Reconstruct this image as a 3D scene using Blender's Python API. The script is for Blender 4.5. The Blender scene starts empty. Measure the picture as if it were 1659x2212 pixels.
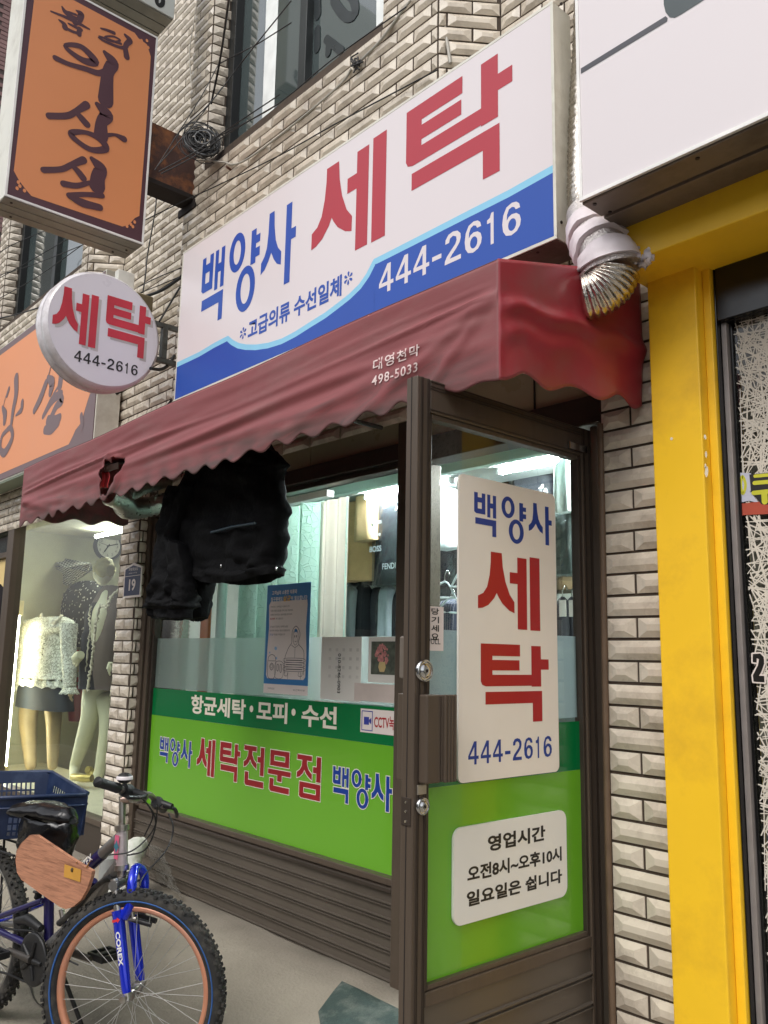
import bpy, bmesh, math, random
from mathutils import Vector, Matrix, noise
from mathutils.geometry import tessellate_polygon
random.seed(7)
rad = math.radians
S = bpy.context.scene
COL = S.collection

# ---------------------------------------------------------------- camera, sky, sun, exposure
# world: X along the shop front (right = +), Y into the building, Z up, origin at the lens, 1.45 m above the pavement
RW = Matrix(((0.66852315, -0.11348696, -0.7349813), (0.74347295, 0.12593466, 0.65680167), (0.0180212, -0.98552583, 0.16856472)))
CX, CY, FOC = 829.5, 1106.0, 1838.0
cd = bpy.data.cameras.new('camera')
cam = bpy.data.objects.new('camera', cd); COL.objects.link(cam)
cd.sensor_fit = 'VERTICAL'; cd.sensor_height = 36.0; cd.lens = FOC / 2212.0 * 36.0
cd.clip_start = 0.02; cd.clip_end = 400
right, down, fwd = RW.col[0], RW.col[1], RW.col[2]
mw = Matrix.Identity(4)
for i in range(3):
    mw[i][0] = right[i]; mw[i][1] = -down[i]; mw[i][2] = -fwd[i]
cam.matrix_world = mw
S.camera = cam

w = bpy.data.worlds.new('World'); S.world = w; w.use_nodes = True
nt = w.node_tree
bg = nt.nodes['Background']
sky = nt.nodes.new('ShaderNodeTexSky'); sky.sky_type = 'NISHITA'; sky.sun_disc = False
sky.sun_elevation = rad(52); sky.sun_rotation = rad(170); sky.dust_density = 3.0; sky.air_density = 1.0
hs = nt.nodes.new('ShaderNodeHueSaturation'); hs.inputs['Saturation'].default_value = 0.22
nt.links.new(sky.outputs[0], hs.inputs['Color']); nt.links.new(hs.outputs[0], bg.inputs['Color'])
bg.inputs['Strength'].default_value = 0.135
sl = bpy.data.lights.new('sun', 'SUN'); sl.energy = 0.7; sl.angle = rad(25); sl.color = (1, .96, .9)
so = bpy.data.objects.new('sun', sl); COL.objects.link(so)
so.rotation_euler = (rad(38), 0, rad(10))
S.view_settings.view_transform = 'Standard'; S.view_settings.look = 'None'
S.view_settings.gamma = 1; S.view_settings.use_curve_mapping = False
S.view_settings.exposure = 0.70
S.cycles.max_bounces = 8; S.cycles.transparent_max_bounces = 16
S.cycles.use_denoising = True

# ---------------------------------------------------------------- rays from the survey of the photograph
def ray(px, py): return RW @ Vector((px - CX, py - CY, FOC))
def oy(px, py, Y): r = ray(px, py); return r * (Y / r.y)
def ox(px, py, X): r = ray(px, py); return r * (X / r.x)
def oz(px, py, Z): r = ray(px, py); return r * (Z / r.z)
def ol(px, py, dist): r = ray(px, py); return r.normalized() * dist
def cr(x0, y0, s):
    k = 0.54861
    return lambda x, y: ((x0 + x / s) * k, (y0 + y / s) * k)
def proj(p):
    c = RW.transposed() @ Vector(p)
    if c.z <= 0.05: return None
    return (CX + FOC * c.x / c.z, CY + FOC * c.y / c.z, c.z)

# ---------------------------------------------------------------- materials
def lin(c):
    out = []
    for v in c:
        v = v / 255.0
        out.append(v / 12.92 if v <= 0.04045 else ((v + 0.055) / 1.055) ** 2.4)
    return tuple(out)
MC = {}
def M(name, rgb, rough=0.5, metal=0.0, var=0.12, scale=9.0, bump=0.0, bscale=60.0, dirt=None, damt=0.0, dscale=2.5,
      stretch=None, rnd=0.0, spec=0.5, coat=0.0, emis=None, estr=0.0, coords='pos', sheen=0.0):
    if name in MC: return MC[name]
    m = bpy.data.materials.new(name); m.use_nodes = True
    n = m.node_tree; b = n.nodes['Principled BSDF']; N = n.nodes.new; L = n.links.new
    base = lin(rgb)
    b.inputs['Roughness'].default_value = rough; b.inputs['Metallic'].default_value = metal
    b.inputs['Specular IOR Level'].default_value = spec
    b.inputs['Coat Weight'].default_value = coat
    if sheen: b.inputs['Sheen Weight'].default_value = sheen
    if coords == 'obj':
        vec = N('ShaderNodeTexCoord').outputs['Object']
    else:
        vec = N('ShaderNodeNewGeometry').outputs['Position']
    if stretch:
        mp = N('ShaderNodeMapping'); mp.inputs['Scale'].default_value = stretch; L(vec, mp.inputs[0]); vec2 = mp.outputs[0]
    else: vec2 = vec
    no = N('ShaderNodeTexNoise'); no.inputs['Scale'].default_value = scale; no.inputs['Detail'].default_value = 6
    L(vec2, no.inputs['Vector'])
    rp = N('ShaderNodeMapRange'); rp.inputs[1].default_value = 0.25; rp.inputs[2].default_value = 0.75
    rp.inputs[3].default_value = 1 - var; rp.inputs[4].default_value = 1 + var
    L(no.outputs['Fac'], rp.inputs[0])
    mul = N('ShaderNodeVectorMath'); mul.operation = 'SCALE'; mul.inputs[0].default_value = base
    L(rp.outputs[0], mul.inputs['Scale'])
    colr = mul.outputs[0]
    if rnd:
        oi = N('ShaderNodeObjectInfo'); r2 = N('ShaderNodeMapRange'); r2.inputs[3].default_value = 1 - rnd; r2.inputs[4].default_value = 1 + rnd
        L(oi.outputs['Random'], r2.inputs[0])
        m2 = N('ShaderNodeVectorMath'); m2.operation = 'SCALE'; L(colr, m2.inputs[0]); L(r2.outputs[0], m2.inputs['Scale']); colr = m2.outputs[0]
    if dirt:
        dn = N('ShaderNodeTexNoise'); dn.inputs['Scale'].default_value = dscale; dn.inputs['Detail'].default_value = 9; dn.inputs['Roughness'].default_value = 0.68
        L(vec2, dn.inputs['Vector'])
        dr = N('ShaderNodeMapRange'); dr.inputs[1].default_value = 0.47; dr.inputs[2].default_value = 0.68
        dr.inputs[3].default_value = 0; dr.inputs[4].default_value = damt; L(dn.outputs['Fac'], dr.inputs[0])
        mx = N('ShaderNodeMix'); mx.data_type = 'RGBA'; L(dr.outputs[0], mx.inputs[0]); L(colr, mx.inputs[6])
        mx.inputs[7].default_value = (*lin(dirt), 1); colr = mx.outputs[2]
    L(colr, b.inputs['Base Color'])
    rr = N('ShaderNodeMapRange'); rr.inputs[3].default_value = max(0.03, rough - 0.08); rr.inputs[4].default_value = min(1, rough + 0.08)
    L(no.outputs['Fac'], rr.inputs[0]); L(rr.outputs[0], b.inputs['Roughness'])
    if bump:
        bn = N('ShaderNodeTexNoise'); bn.inputs['Scale'].default_value = bscale; bn.inputs['Detail'].default_value = 5
        L(vec2, bn.inputs['Vector'])
        bu = N('ShaderNodeBump'); bu.inputs['Strength'].default_value = bump; bu.inputs['Distance'].default_value = 0.01
        L(bn.outputs['Fac'], bu.inputs['Height']); L(bu.outputs[0], b.inputs['Normal'])
    if emis:
        b.inputs['Emission Color'].default_value = (*lin(emis), 1); b.inputs['Emission Strength'].default_value = estr
    MC[name] = m
    return m
def glass(name, tint=(235, 240, 238), refl=1.0, rough=0.01, ior=1.5, milk=0.0, milkcol=(220, 230, 228)):
    if name in MC: return MC[name]
    m = bpy.data.materials.new(name); m.use_nodes = True
    n = m.node_tree; N = n.nodes.new; L = n.links.new
    n.nodes.remove(n.nodes['Principled BSDF'])
    out = n.nodes['Material Output']
    tr = N('ShaderNodeBsdfTransparent'); tr.inputs[0].default_value = (*lin(tint), 1)
    gl = N('ShaderNodeBsdfGlossy'); gl.inputs['Roughness'].default_value = rough; gl.inputs[0].default_value = (refl, refl, refl, 1)
    fr = N('ShaderNodeFresnel'); fr.inputs[0].default_value = ior
    mx = N('ShaderNodeMixShader')
    src = tr.outputs[0]
    if milk:
        tl = N('ShaderNodeBsdfTranslucent'); tl.inputs[0].default_value = (*lin(milkcol), 1)
        df = N('ShaderNodeBsdfDiffuse'); df.inputs[0].default_value = (*lin(milkcol), 1)
        a = N('ShaderNodeMixShader'); a.inputs[0].default_value = 0.45; L(tl.outputs[0], a.inputs[1]); L(df.outputs[0], a.inputs[2])
        b2 = N('ShaderNodeMixShader'); b2.inputs[0].default_value = milk; L(tr.outputs[0], b2.inputs[1]); L(a.outputs[0], b2.inputs[2]); src = b2.outputs[0]
    ge = N('ShaderNodeNewGeometry'); iv = N('ShaderNodeMath'); iv.operation = 'SUBTRACT'; iv.inputs[0].default_value = 1; L(ge.outputs['Backfacing'], iv.inputs[1])
    fm = N('ShaderNodeMath'); fm.operation = 'MULTIPLY'; L(fr.outputs[0], fm.inputs[0]); L(iv.outputs[0], fm.inputs[1])
    L(fm.outputs[0], mx.inputs[0]); L(src, mx.inputs[1]); L(gl.outputs[0], mx.inputs[2]); L(mx.outputs[0], out.inputs[0])
    MC[name] = m
    return m
def emit(name, rgb, strength):
    if name in MC: return MC[name]
    m = bpy.data.materials.new(name); m.use_nodes = True
    b = m.node_tree.nodes['Principled BSDF']; b.inputs['Base Color'].default_value = (.8, .8, .8, 1)
    b.inputs['Emission Color'].default_value = (*lin(rgb), 1); b.inputs['Emission Strength'].default_value = strength
    MC[name] = m
    return m

# ---------------------------------------------------------------- objects
WL = {}          # world offset of each parent
def tag(o, label=None, cat=None, group=None, kind=None):
    if label: o['label'] = label
    if cat: o['category'] = cat
    if group: o['group'] = group
    if kind: o['kind'] = kind
    return o
def thing(name, label, cat, loc=(0, 0, 0), group=None, kind=None):
    o = bpy.data.objects.new(name, None); COL.objects.link(o); o.empty_display_size = 0.1
    o.location = loc; WL[o.name] = Vector(loc)
    return tag(o, label, cat, group, kind)
def put(o, parent):
    if parent is not None:
        o.parent = parent
        o.location = o.location - WL[parent.name]
        WL[o.name] = Vector((0, 0, 0)) + WL[parent.name] + o.location
    else:
        WL[o.name] = o.location.copy()
class G:
    """collects faces, then links them as one mesh object"""
    def __init__(s): s.v = []; s.f = []; s.sm = []; s.mi = []; s.cm = 0
    def face(s, pts, smooth=False):
        i = len(s.v); s.v += [Vector(p) for p in pts]; s.f.append(tuple(range(i, i + len(pts)))); s.sm.append(smooth); s.mi.append(s.cm)
        return s
    def idx(s, vs, fs, smooth=False):
        i = len(s.v); s.v += [Vector(p) for p in vs]
        for f in fs: s.f.append(tuple(k + i for k in f)); s.sm.append(smooth); s.mi.append(s.cm)
        return s
    def box(s, a, b, mtx=None):
        x0, y0, z0 = [min(p, q) for p, q in zip(a, b)]; x1, y1, z1 = [max(p, q) for p, q in zip(a, b)]
        vs = [(x0, y0, z0), (x1, y0, z0), (x1, y1, z0), (x0, y1, z0), (x0, y0, z1), (x1, y0, z1), (x1, y1, z1), (x0, y1, z1)]
        if mtx: vs = [mtx @ Vector(v) for v in vs]
        return s.idx(vs, [(0, 3, 2, 1), (4, 5, 6, 7), (0, 1, 5, 4), (1, 2, 6, 5), (2, 3, 7, 6), (3, 0, 4, 7)])
    def hexa(s, p):   # 8 points bottom 4 (ccw from above) then top 4
        return s.idx(p, [(0, 3, 2, 1), (4, 5, 6, 7), (0, 1, 5, 4), (1, 2, 6, 5), (2, 3, 7, 6), (3, 0, 4, 7)])
    def prism(s, poly, d):
        d = Vector(d); n = len(poly); p = [Vector(q) for q in poly]
        tri = tessellate_polygon([p])
        vs = p + [q + d for q in p]
        fs = [t for t in tri] + [tuple(k + n for k in reversed(t)) for t in tri]
        fs += [(i, (i + 1) % n, (i + 1) % n + n, i + n) for i in range(n)]
        return s.idx(vs, fs)
    def flat(s, loops):
        loops = [[Vector(q) for q in lp] for lp in loops]
        tri = tessellate_polygon(loops)
        return s.idx([q for lp in loops for q in lp], [tuple(t) for t in tri])
    def tube(s, path, r, n=8, cap=True, closed=False, wob=None):
        path = [Vector(p) for p in path]; m = len(path)
        rs = r if isinstance(r, (list, tuple)) else [r] * m
        rings = []; ref = None
        for i, p in enumerate(path):
            a = path[(i - 1) % m] if (closed or i > 0) else p
            b = path[(i + 1) % m] if (closed or i < m - 1) else p
            t = (b - a)
            if t.length < 1e-9: t = Vector((0, 0, 1))
            t.normalize()
            if ref is None:
                ref = t.orthogonal().normalized()
            ref = (ref - t * ref.dot(t))
            if ref.length < 1e-6: ref = t.orthogonal()
            ref.normalize(); bi = t.cross(ref)
            rr = rs[i]
            ring = []
            for k in range(n):
                q = 2 * math.pi * k / n
                w = rr * (wob(i, k) if wob else 1.0)
                ring.append(p + (ref * math.cos(q) + bi * math.sin(q)) * w)
            rings.append(ring)
        return s.loft(rings, cap=cap and not closed, loop=closed)
    def loft(s, rings, cap=True, loop=False, smooth=True):
        n = len(rings[0]); vs = [p for r in rings for p in r]; fs = []
        m = len(rings)
        for i in range(m if loop else m - 1):
            j = (i + 1) % m
            for k in range(n):
                l = (k + 1) % n
                fs.append((i * n + k, i * n + l, j * n + l, j * n + k))
        s.idx(vs, fs, smooth)
        if cap:
            s.face(list(reversed(rings[0]))); s.face(rings[-1])
        return s
    def cyl(s, a, b, r, n=16, r2=None):
        return s.tube([a, b], [r, r if r2 is None else r2], n)
    def grid(s, fn, nu, nv, smooth=True, skip=None):
        vs = [fn(i / nu, j / nv) for j in range(nv + 1) for i in range(nu + 1)]
        fs = []
        for j in range(nv):
            for i in range(nu):
                if skip and skip((i + .5) / nu, (j + .5) / nv): continue
                a = j * (nu + 1) + i
                fs.append((a, a + 1, a + nu + 2, a + nu + 1))
        return s.idx(vs, fs, smooth)
    def ball(s, c, rx, ry=None, rz=None, n=16, m=10, fn=None):
        ry = rx if ry is None else ry; rz = rx if rz is None else rz; c = Vector(c)
        rings = []
        for j in range(1, m):
            t = math.pi * j / m
            rings.append([c + Vector((rx * math.sin(t) * math.cos(2 * math.pi * k / n), ry * math.sin(t) * math.sin(2 * math.pi * k / n), -rz * math.cos(t))) for k in range(n)])
        if fn: rings = [[fn(p) for p in r] for r in rings]
        return s.loft(rings)
    def mesh(s, name, mats):
        me = bpy.data.meshes.new(name)
        me.from_pydata([tuple(v) for v in s.v], [], s.f)
        for m in (mats if isinstance(mats, (list, tuple)) else [mats]): me.materials.append(m)
        me.polygons.foreach_set('use_smooth', s.sm)
        me.polygons.foreach_set('material_index', s.mi)
        me.update()
        return me
    def build(s, name, mats, parent=None, bevel=0, label=None, cat=None, group=None, kind=None, solid=0, sub=0, weld=False):
        me = s.mesh(name, mats)
        if weld:
            bm = bmesh.new(); bm.from_mesh(me); bmesh.ops.remove_doubles(bm, verts=bm.verts, dist=1e-5); bm.to_mesh(me); bm.free()
        o = bpy.data.objects.new(name, me); COL.objects.link(o); put(o, parent)
        if solid:
            md = o.modifiers.new('solid', 'SOLIDIFY'); md.thickness = solid; md.offset = 0
        if bevel:
            md = o.modifiers.new('bevel', 'BEVEL'); md.width = bevel; md.segments = 2; md.limit_method = 'ANGLE'; md.angle_limit = rad(40)
        if sub:
            md = o.modifiers.new('sub', 'SUBSURF'); md.levels = sub; md.render_levels = sub
        return tag(o, label, cat, group, kind)
def boxo(name, a, b, m, parent=None, bevel=0.003, **k):
    return G().box(a, b).build(name, m, parent, bevel, **k)
def smooth_path(pts, n=8, closed=False):
    pts = [Vector(p) for p in pts]; m = len(pts); out = []
    for i in range(m if closed else m - 1):
        p1, p2 = pts[i], pts[(i + 1) % m]
        p0 = pts[i - 1] if (i > 0 or closed) else p1 * 2 - p2
        p3 = pts[(i + 2) % m] if (i + 2 < m or closed) else p2 * 2 - p1
        for k in range(n):
            t = k / n
            out.append(0.5 * ((2 * p1) + (p2 - p0) * t + (2 * p0 - 5 * p1 + 4 * p2 - p3) * t * t + (3 * p1 - p0 - 3 * p2 + p3) * t ** 3))
    if not closed: out.append(pts[-1])
    return out
def sag(a, b, drop, n=14):
    a, b = Vector(a), Vector(b)
    return [a.lerp(b, i / n) - Vector((0, 0, drop * 4 * (i / n) * (1 - i / n))) for i in range(n + 1)]

# ---------------------------------------------------------------- lettering
TXT = {}
def text_mesh(body, bold=0.0, spacing=1.0):
    key = (body, bold, spacing)
    if key in TXT: return TXT[key]
    c = bpy.data.curves.new('lettering', 'FONT'); c.body = body; c.offset = bold; c.space_character = spacing; c.resolution_u = 3
    o = bpy.data.objects.new('lettering', c); COL.objects.link(o)
    dg = bpy.context.evaluated_depsgraph_get()
    me = bpy.data.meshes.new_from_object(o.evaluated_get(dg))
    vs = [v.co.copy() for v in me.vertices]; fs = [tuple(p.vertices) for p in me.polygons]
    bpy.data.objects.remove(o); bpy.data.curves.remove(c); bpy.data.meshes.remove(me)
    x0 = min(v.x for v in vs); x1 = max(v.x for v in vs); y0 = min(v.y for v in vs); y1 = max(v.y for v in vs)
    TXT[key] = ([((v.x - x0) / (x1 - x0), (v.y - y0) / (y1 - y0)) for v in vs], fs)
    return TXT[key]
def text(g, body, bl, br, tl, bold=0.0, spacing=1.0):
    """fit the words into the parallelogram bl-br-tl"""
    vs, fs = text_mesh(body, bold, spacing); bl, br, tl = Vector(bl), Vector(br), Vector(tl)
    g.idx([bl + (br - bl) * x + (tl - bl) * y for x, y in vs], fs)
    return g
DG = {
 '1': (.74, [[[(.16, .70), (.16, .815), (.36, .86), (.46, 1), (.62, 1), (.62, 0), (.41, 0), (.41, .70)]]]),
 '2': (1, [[[(.06, .68), (.08, .82), (.24, .96), (.5, 1), (.75, .96), (.92, .83), (.94, .69), (.87, .54), (.68, .39), (.45, .25), (.33, .145), (.95, .145), (.95, 0), (.03, 0), (.05, .12), (.17, .26), (.42, .42), (.63, .55), (.71, .67), (.68, .79), (.5, .86), (.33, .81), (.28, .68)]]]),
 '4': (1, [[[(.56, 1), (.79, 1), (.79, .37), (.98, .37), (.98, .235), (.79, .235), (.79, 0), (.58, 0), (.58, .235), (.02, .235), (.02, .38)], [(.58, .37), (.58, .76), (.19, .37)]]]),
 '6': (1, [[[(.93, .74), (.88, .88), (.74, .97), (.52, 1), (.25, .93), (.09, .72), (.04, .45), (.08, .22), (.22, .06), (.49, 0), (.76, .06), (.92, .2), (.96, .36), (.9, .52), (.74, .62), (.52, .645), (.36, .60), (.265, .52), (.28, .69), (.37, .83), (.52, .87), (.65, .83), (.71, .74)], [(.53 + .20 * math.cos(k * .4488), .32 + .19 * math.sin(k * .4488)) for k in range(14)]]]),
 '-': (.62, [[[(.06, .31), (.94, .31), (.94, .46), (.06, .46)]]]),
}
def digits(g, body, bl, br, tl, gap=.12):
    """upright grotesque figures filling the parallelogram"""
    bl, br, tl = Vector(bl), Vector(br), Vector(tl); W = sum(DG[c][0] for c in body) + gap * (len(body) - 1); x = 0
    for c in body:
        wd, parts = DG[c]
        for part in parts: g.flat([[bl + (br - bl) * ((x + px * wd) / W) + (tl - bl) * py for px, py in lp] for lp in part])
        x += wd + gap
    return g
def ring(cx, cy, rx, ry, n=28): return [(cx + rx * math.cos(2 * math.pi * k / n), cy + ry * math.sin(2 * math.pi * k / n)) for k in range(n)]
SIOT = [(.198, 1), (.37, 1), (.386, .81), (.426, .627), (.495, .457), (.57, .363), (.57, .216), (.485, .247), (.376, .332), (.317, .41), (.287, .464), (.248, .394), (.158, .30), (.07, .258), (0, .247), (0, .41), (.08, .449), (.139, .534), (.178, .69), (.196, .86)]
JIEUT = [(0, 1), (.62, 1), (.62, .88), (.42, .88), (.42, .78), (.50, .66), (.64, .58), (.64, .44), (.50, .50), (.38, .58), (.32, .66), (.24, .56), (.12, .48), (0, .45), (0, .58), (.12, .64), (.20, .74), (.22, .88), (0, .88)]
GL = {
 '세': [[SIOT], [[(.622, .97), (.778, .97), (.778, .005), (.622, .005), (.622, .61), (.497, .61), (.497, .76), (.622, .76)]], [[(.83, 1), (1, 1), (1, 0), (.83, 0)]]],
 '탁': [[[(0, 1), (.56, 1), (.56, .848), (.16, .848), (.16, .797), (.55, .797), (.55, .665), (.16, .665), (.16, .61), (.73, .61), (.73, .99), (.878, .99), (.878, .816), (1, .816), (1, .678), (.878, .678), (.878, .455), (.73, .455), (.73, .467), (.07, .467), (.02, .485), (0, .53)]],
        [[(.063, .397), (.89, .397), (.89, 0), (.745, 0), (.745, .243), (.063, .243)]]],
 '백': [[[(0, 1), (.16, 1), (.16, .89), (.34, .89), (.34, 1), (.50, 1), (.50, .50), (.08, .50), (0, .54)], [(.16, .77), (.34, .77), (.34, .62), (.16, .62)]],
        [[(.59, 1), (.73, 1), (.73, .80), (.85, .80), (.85, 1), (1, 1), (1, .45), (.85, .45), (.85, .68), (.73, .68), (.73, .45), (.59, .45)]],
        [[(.05, .40), (1, .40), (1, 0), (.82, 0), (.82, .25), (.05, .25)]]],
 '양': [[ring(.264, .765, .264, .235), ring(.264, .765, .12, .145)], [ring(.59, .265, .305, .265), ring(.59, .265, .15, .175)],
        [[(.72, .915), (.875, .915), (.875, .83), (1, .83), (1, .735), (.875, .735), (.875, .68), (1, .68), (1, .575), (.875, .575), (.875, .51), (.72, .51)]]],
 '사': [[[(.20, 1), (.35, 1), (.37, .80), (.42, .62), (.50, .50), (.60, .43), (.60, .27), (.48, .31), (.38, .39), (.30, .49), (.22, .40), (.12, .32), (0, .28), (0, .42), (.10, .49), (.16, .58), (.19, .75)]],
        [[(.71, .97), (.87, .97), (.87, .64), (1, .64), (1, .51), (.87, .51), (.87, 0), (.71, 0)]]],
 '전': [[JIEUT], [[(.82, 1), (1, 1), (1, .3), (.82, .3), (.82, .62), (.68, .62), (.68, .76), (.82, .76)]], [[(.08, .34), (.26, .34), (.26, .15), (1, .15), (1, 0), (.14, 0), (.08, .05)]]],
 '문': [[[(.08, 1), (.92, 1), (.92, .62), (.08, .62)], [(.26, .88), (.74, .88), (.74, .74), (.26, .74)]], [[(0, .53), (1, .53), (1, .41), (.62, .41), (.62, .26), (.42, .26), (.42, .41), (0, .41)]], [[(.08, .31), (.26, .31), (.26, .14), (.95, .14), (.95, 0), (.14, 0), (.08, .05)]]],
 '점': [[JIEUT], [[(.82, 1), (1, 1), (1, .42), (.82, .42), (.82, .62), (.68, .62), (.68, .76), (.82, .76)]], [[(.12, .37), (1, .37), (1, 0), (.2, 0), (.12, .04)], [(.3, .25), (.82, .25), (.82, .12), (.3, .12)]]],
}
def glyph(g, ch, bl, br, tl, line=None, lw=0.0, lo=Vector((0, 0, 0))):
    """a block letter; line = second builder for a rim of width lw laid at offset lo"""
    bl, br, tl = Vector(bl), Vector(br), Vector(tl); u = br - bl; v = tl - bl; nn = u.cross(v).normalized()
    for part in GL[ch]:
        loops = [[bl + u * x + v * y for x, y in lp] for lp in part]
        if g is not None: g.flat(loops)
        if line is not None:
            for lp in loops:
                m = len(lp)
                for i in range(m):
                    a, b = lp[i] + lo, lp[(i + 1) % m] + lo; d = (b - a)
                    if d.length < 1e-6: continue
                    d.normalize(); s = d.cross(nn) * lw; e = d * lw
                    line.face([a - s - e, b - s + e, b + s + e, a + s - e])
    return g
def brush(g, pts, ws, n=6, closed=False):
    """a flat ink stroke along pts (3D, one plane) with varying width"""
    pts = [Vector(p) for p in pts]; P = smooth_path(pts, n, closed); m = len(P); k = len(pts)
    nrm = None
    for i in range(1, k - 1):
        c = (pts[i] - pts[0]).cross(pts[-1] - pts[0]) if not closed else (pts[1] - pts[0]).cross(pts[2] - pts[0])
        if c.length > 1e-9: nrm = c.normalized(); break
    return P, m, nrm
def stroke(g, pts, ws, nrm, n=6, closed=False):
    pts = [Vector(p) for p in pts]; P = smooth_path(pts, n, closed); m = len(P); k = len(pts)
    if not isinstance(ws, (list, tuple)): ws = [ws] * k
    nrm = Vector(nrm); L, Rr = [], []
    for i, p in enumerate(P):
        a = P[(i - 1) % m] if (closed or i > 0) else p
        b = P[(i + 1) % m] if (closed or i < m - 1) else p
        t = (b - a).normalized() if (b - a).length > 1e-9 else Vector((1, 0, 0))
        q = i / n; i0 = int(q) % k; i1 = (i0 + 1) % k if closed else min(i0 + 1, k - 1); f = q - int(q)
        wd = ws[i0] * (1 - f) + ws[i1] * f
        s = t.cross(nrm).normalized() * wd * 0.5
        L.append(p - s); Rr.append(p + s)
    for i in range(m if closed else m - 1):
        j = (i + 1) % m
        g.face([L[i], Rr[i], Rr[j], L[j]])
    if not closed:      # rounded ends
        for e, q in ((0, -1), (m - 1, 1)):
            c = (L[e] + Rr[e]) * .5; r = (Rr[e] - L[e]) * .5; tt = r.cross(nrm).normalized() * r.length
            if (P[e] - P[e - q if 0 <= e - q < m else e]).dot(tt) < 0: tt = -tt
            g.face([c + r * math.cos(x) + tt * math.sin(x) for x in [math.pi * h / 6 for h in range(7)]])
    return g
# ================================================================ MATERIAL PALETTE
m_tile = M('glazed_tile', (214, 203, 186), .27, var=.05, scale=14, rnd=.06, dirt=(112, 94, 78), damt=.5, dscale=4.5, bump=.05, bscale=90, coat=.25)
m_grout = M('grout', (74, 62, 52), .9, var=.25, scale=30)
m_brown = M('brown_aluminium', (92, 80, 69), .38, .25, var=.09, scale=3, stretch=(6, 6, 1), dirt=(60, 52, 44), damt=.35, dscale=3)
m_brownd = M('brown_aluminium_dark', (66, 57, 50), .4, .25, var=.1, scale=4, dirt=(50, 44, 38), damt=.5)
m_slat = M('brown_slat', (98, 90, 81), .34, .3, var=.05, scale=3, dirt=(74, 66, 58), damt=.35, dscale=2.2)
m_yellow = M('yellow_paint', (250, 200, 40), .45, var=.05, scale=3, bump=.06, bscale=22, dirt=(190, 140, 40), damt=.4, dscale=3)
m_black = M('black_paint', (22, 22, 24), .35, var=.2, scale=8)
m_silver = M('silver_strip', (150, 142, 138), .45, .35, var=.1, scale=20)
m_white = M('sign_white', (224, 216, 218), .3, var=.015, scale=1.2, coat=.15)
m_whitef = M('sign_frame_white', (222, 220, 208), .38, .1, var=.04, scale=6, dirt=(150, 140, 120), damt=.4, dscale=5)
m_steel = M('sign_soffit_metal', (128, 116, 106), .42, .4, var=.08, scale=8, dirt=(70, 58, 48), damt=.6, dscale=4)
m_screw = M('screw_head', (60, 52, 48), .5, .5)
m_blue = M('sign_blue', (30, 78, 172), .35, var=.04, scale=2)
m_lblue = M('sign_light_blue', (140, 205, 235), .35, var=.03)
m_signred = M('sign_faded_red', (178, 50, 64), .35, var=.03)
m_red = M('print_red', (172, 24, 34), .35, var=.03)
m_navy = M('print_navy', (12, 58, 146), .35, var=.04)
m_ink = M('print_black', (26, 25, 24), .4, var=.1)
m_orange = M('sign_orange', (226, 146, 96), .35, var=.03, scale=2)
m_maroon = M('sign_maroon', (84, 52, 62), .38, var=.06, scale=6)
m_mauve = M('sign_mauve', (112, 90, 92), .38, var=.06, scale=6)
m_green = M('film_light_green', (106, 172, 42), .22, var=.03, scale=1.5, coat=.3)
m_dgreen = M('film_dark_green', (0, 112, 58), .22, var=.03, scale=1.5, coat=.3)
m_paper = M('paper_white', (226, 214, 208), .7, var=.03)
m_concrete = M('concrete', (140, 133, 121), .85, var=.14, scale=4.5, bump=.5, bscale=70, dirt=(92, 87, 79), damt=.75, dscale=1.9)
m_asphalt = M('asphalt', (66, 66, 68), .9, var=.2, scale=60, bump=.4, bscale=120)
m_wire = M('black_cable', (24, 24, 26), .55, var=.2)
m_wireg = M('grey_cable', (170, 166, 156), .5, var=.1)
m_darkint = M('interior_dark', (60, 56, 54), .7)
m_glass = glass('window_glass', (247, 251, 249))
m_chrome = M('chrome', (200, 200, 200), .16, 1.0, var=.03)
m_pinkbrick = M('pink_brick', (150, 118, 114), .8, var=.12, scale=10, rnd=.14, bump=.2, bscale=90)

# ================================================================ GROUND
YW, YR, YG = 2.42, 2.65, 2.52           # tile face of the bays, of the recesses, shop glass
C0, CW, CH = 0.0695, 0.232, 0.0605      # tile course, tile pitch, tile height
def gz(x, y):
    n = noise.noise(Vector((x * 1.7, y * 1.7, 3))) * .008 + noise.noise(Vector((x * 6, y * 6, 8))) * .0025
    if y > 2.3: z = -1.30
    elif y > 1.55: z = -1.30 - (2.3 - y) / .75 * .125
    else: z = -1.425 - (1.55 - y) * .018
    if y > 2.3: z += min(.035, (y - 2.3) * .09)
    return z + n
g = G(); g.grid(lambda u, v: Vector((-14 + 18 * u, -.55 + 3.6 * v, gz(-14 + 18 * u, -.55 + 3.6 * v))), 360, 110)
pave = g.build('pavement', m_concrete, None, kind='structure')
at = pave.data.attributes.new('soil', 'FLOAT', 'POINT'); at2 = pave.data.attributes.new('cement', 'FLOAT', 'POINT')
for i, v in enumerate(pave.data.vertices):
    x, y, _ = v.co
    s_ = max(0, min(1, (y - 2.28) / .22)) * (.75 + .5 * noise.noise(Vector((x * 3, y * 9, 2))))
    s_ = max(s_, .55 * max(0, noise.noise(Vector((x * 1.1 + 4, y * 1.6, 9))) - .12))
    at.data[i].value = s_; e_ = 1.62 + .10 * noise.noise(Vector((x * 1.4, 3, 3))) + .03 * noise.noise(Vector((x * 6, 5, 3)))
    at2.data[i].value = max(0, min(1, (y - e_) / .05))
n_ = m_concrete.node_tree; b_ = n_.nodes['Principled BSDF']; old_ = b_.inputs['Base Color'].links[0].from_socket
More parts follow.
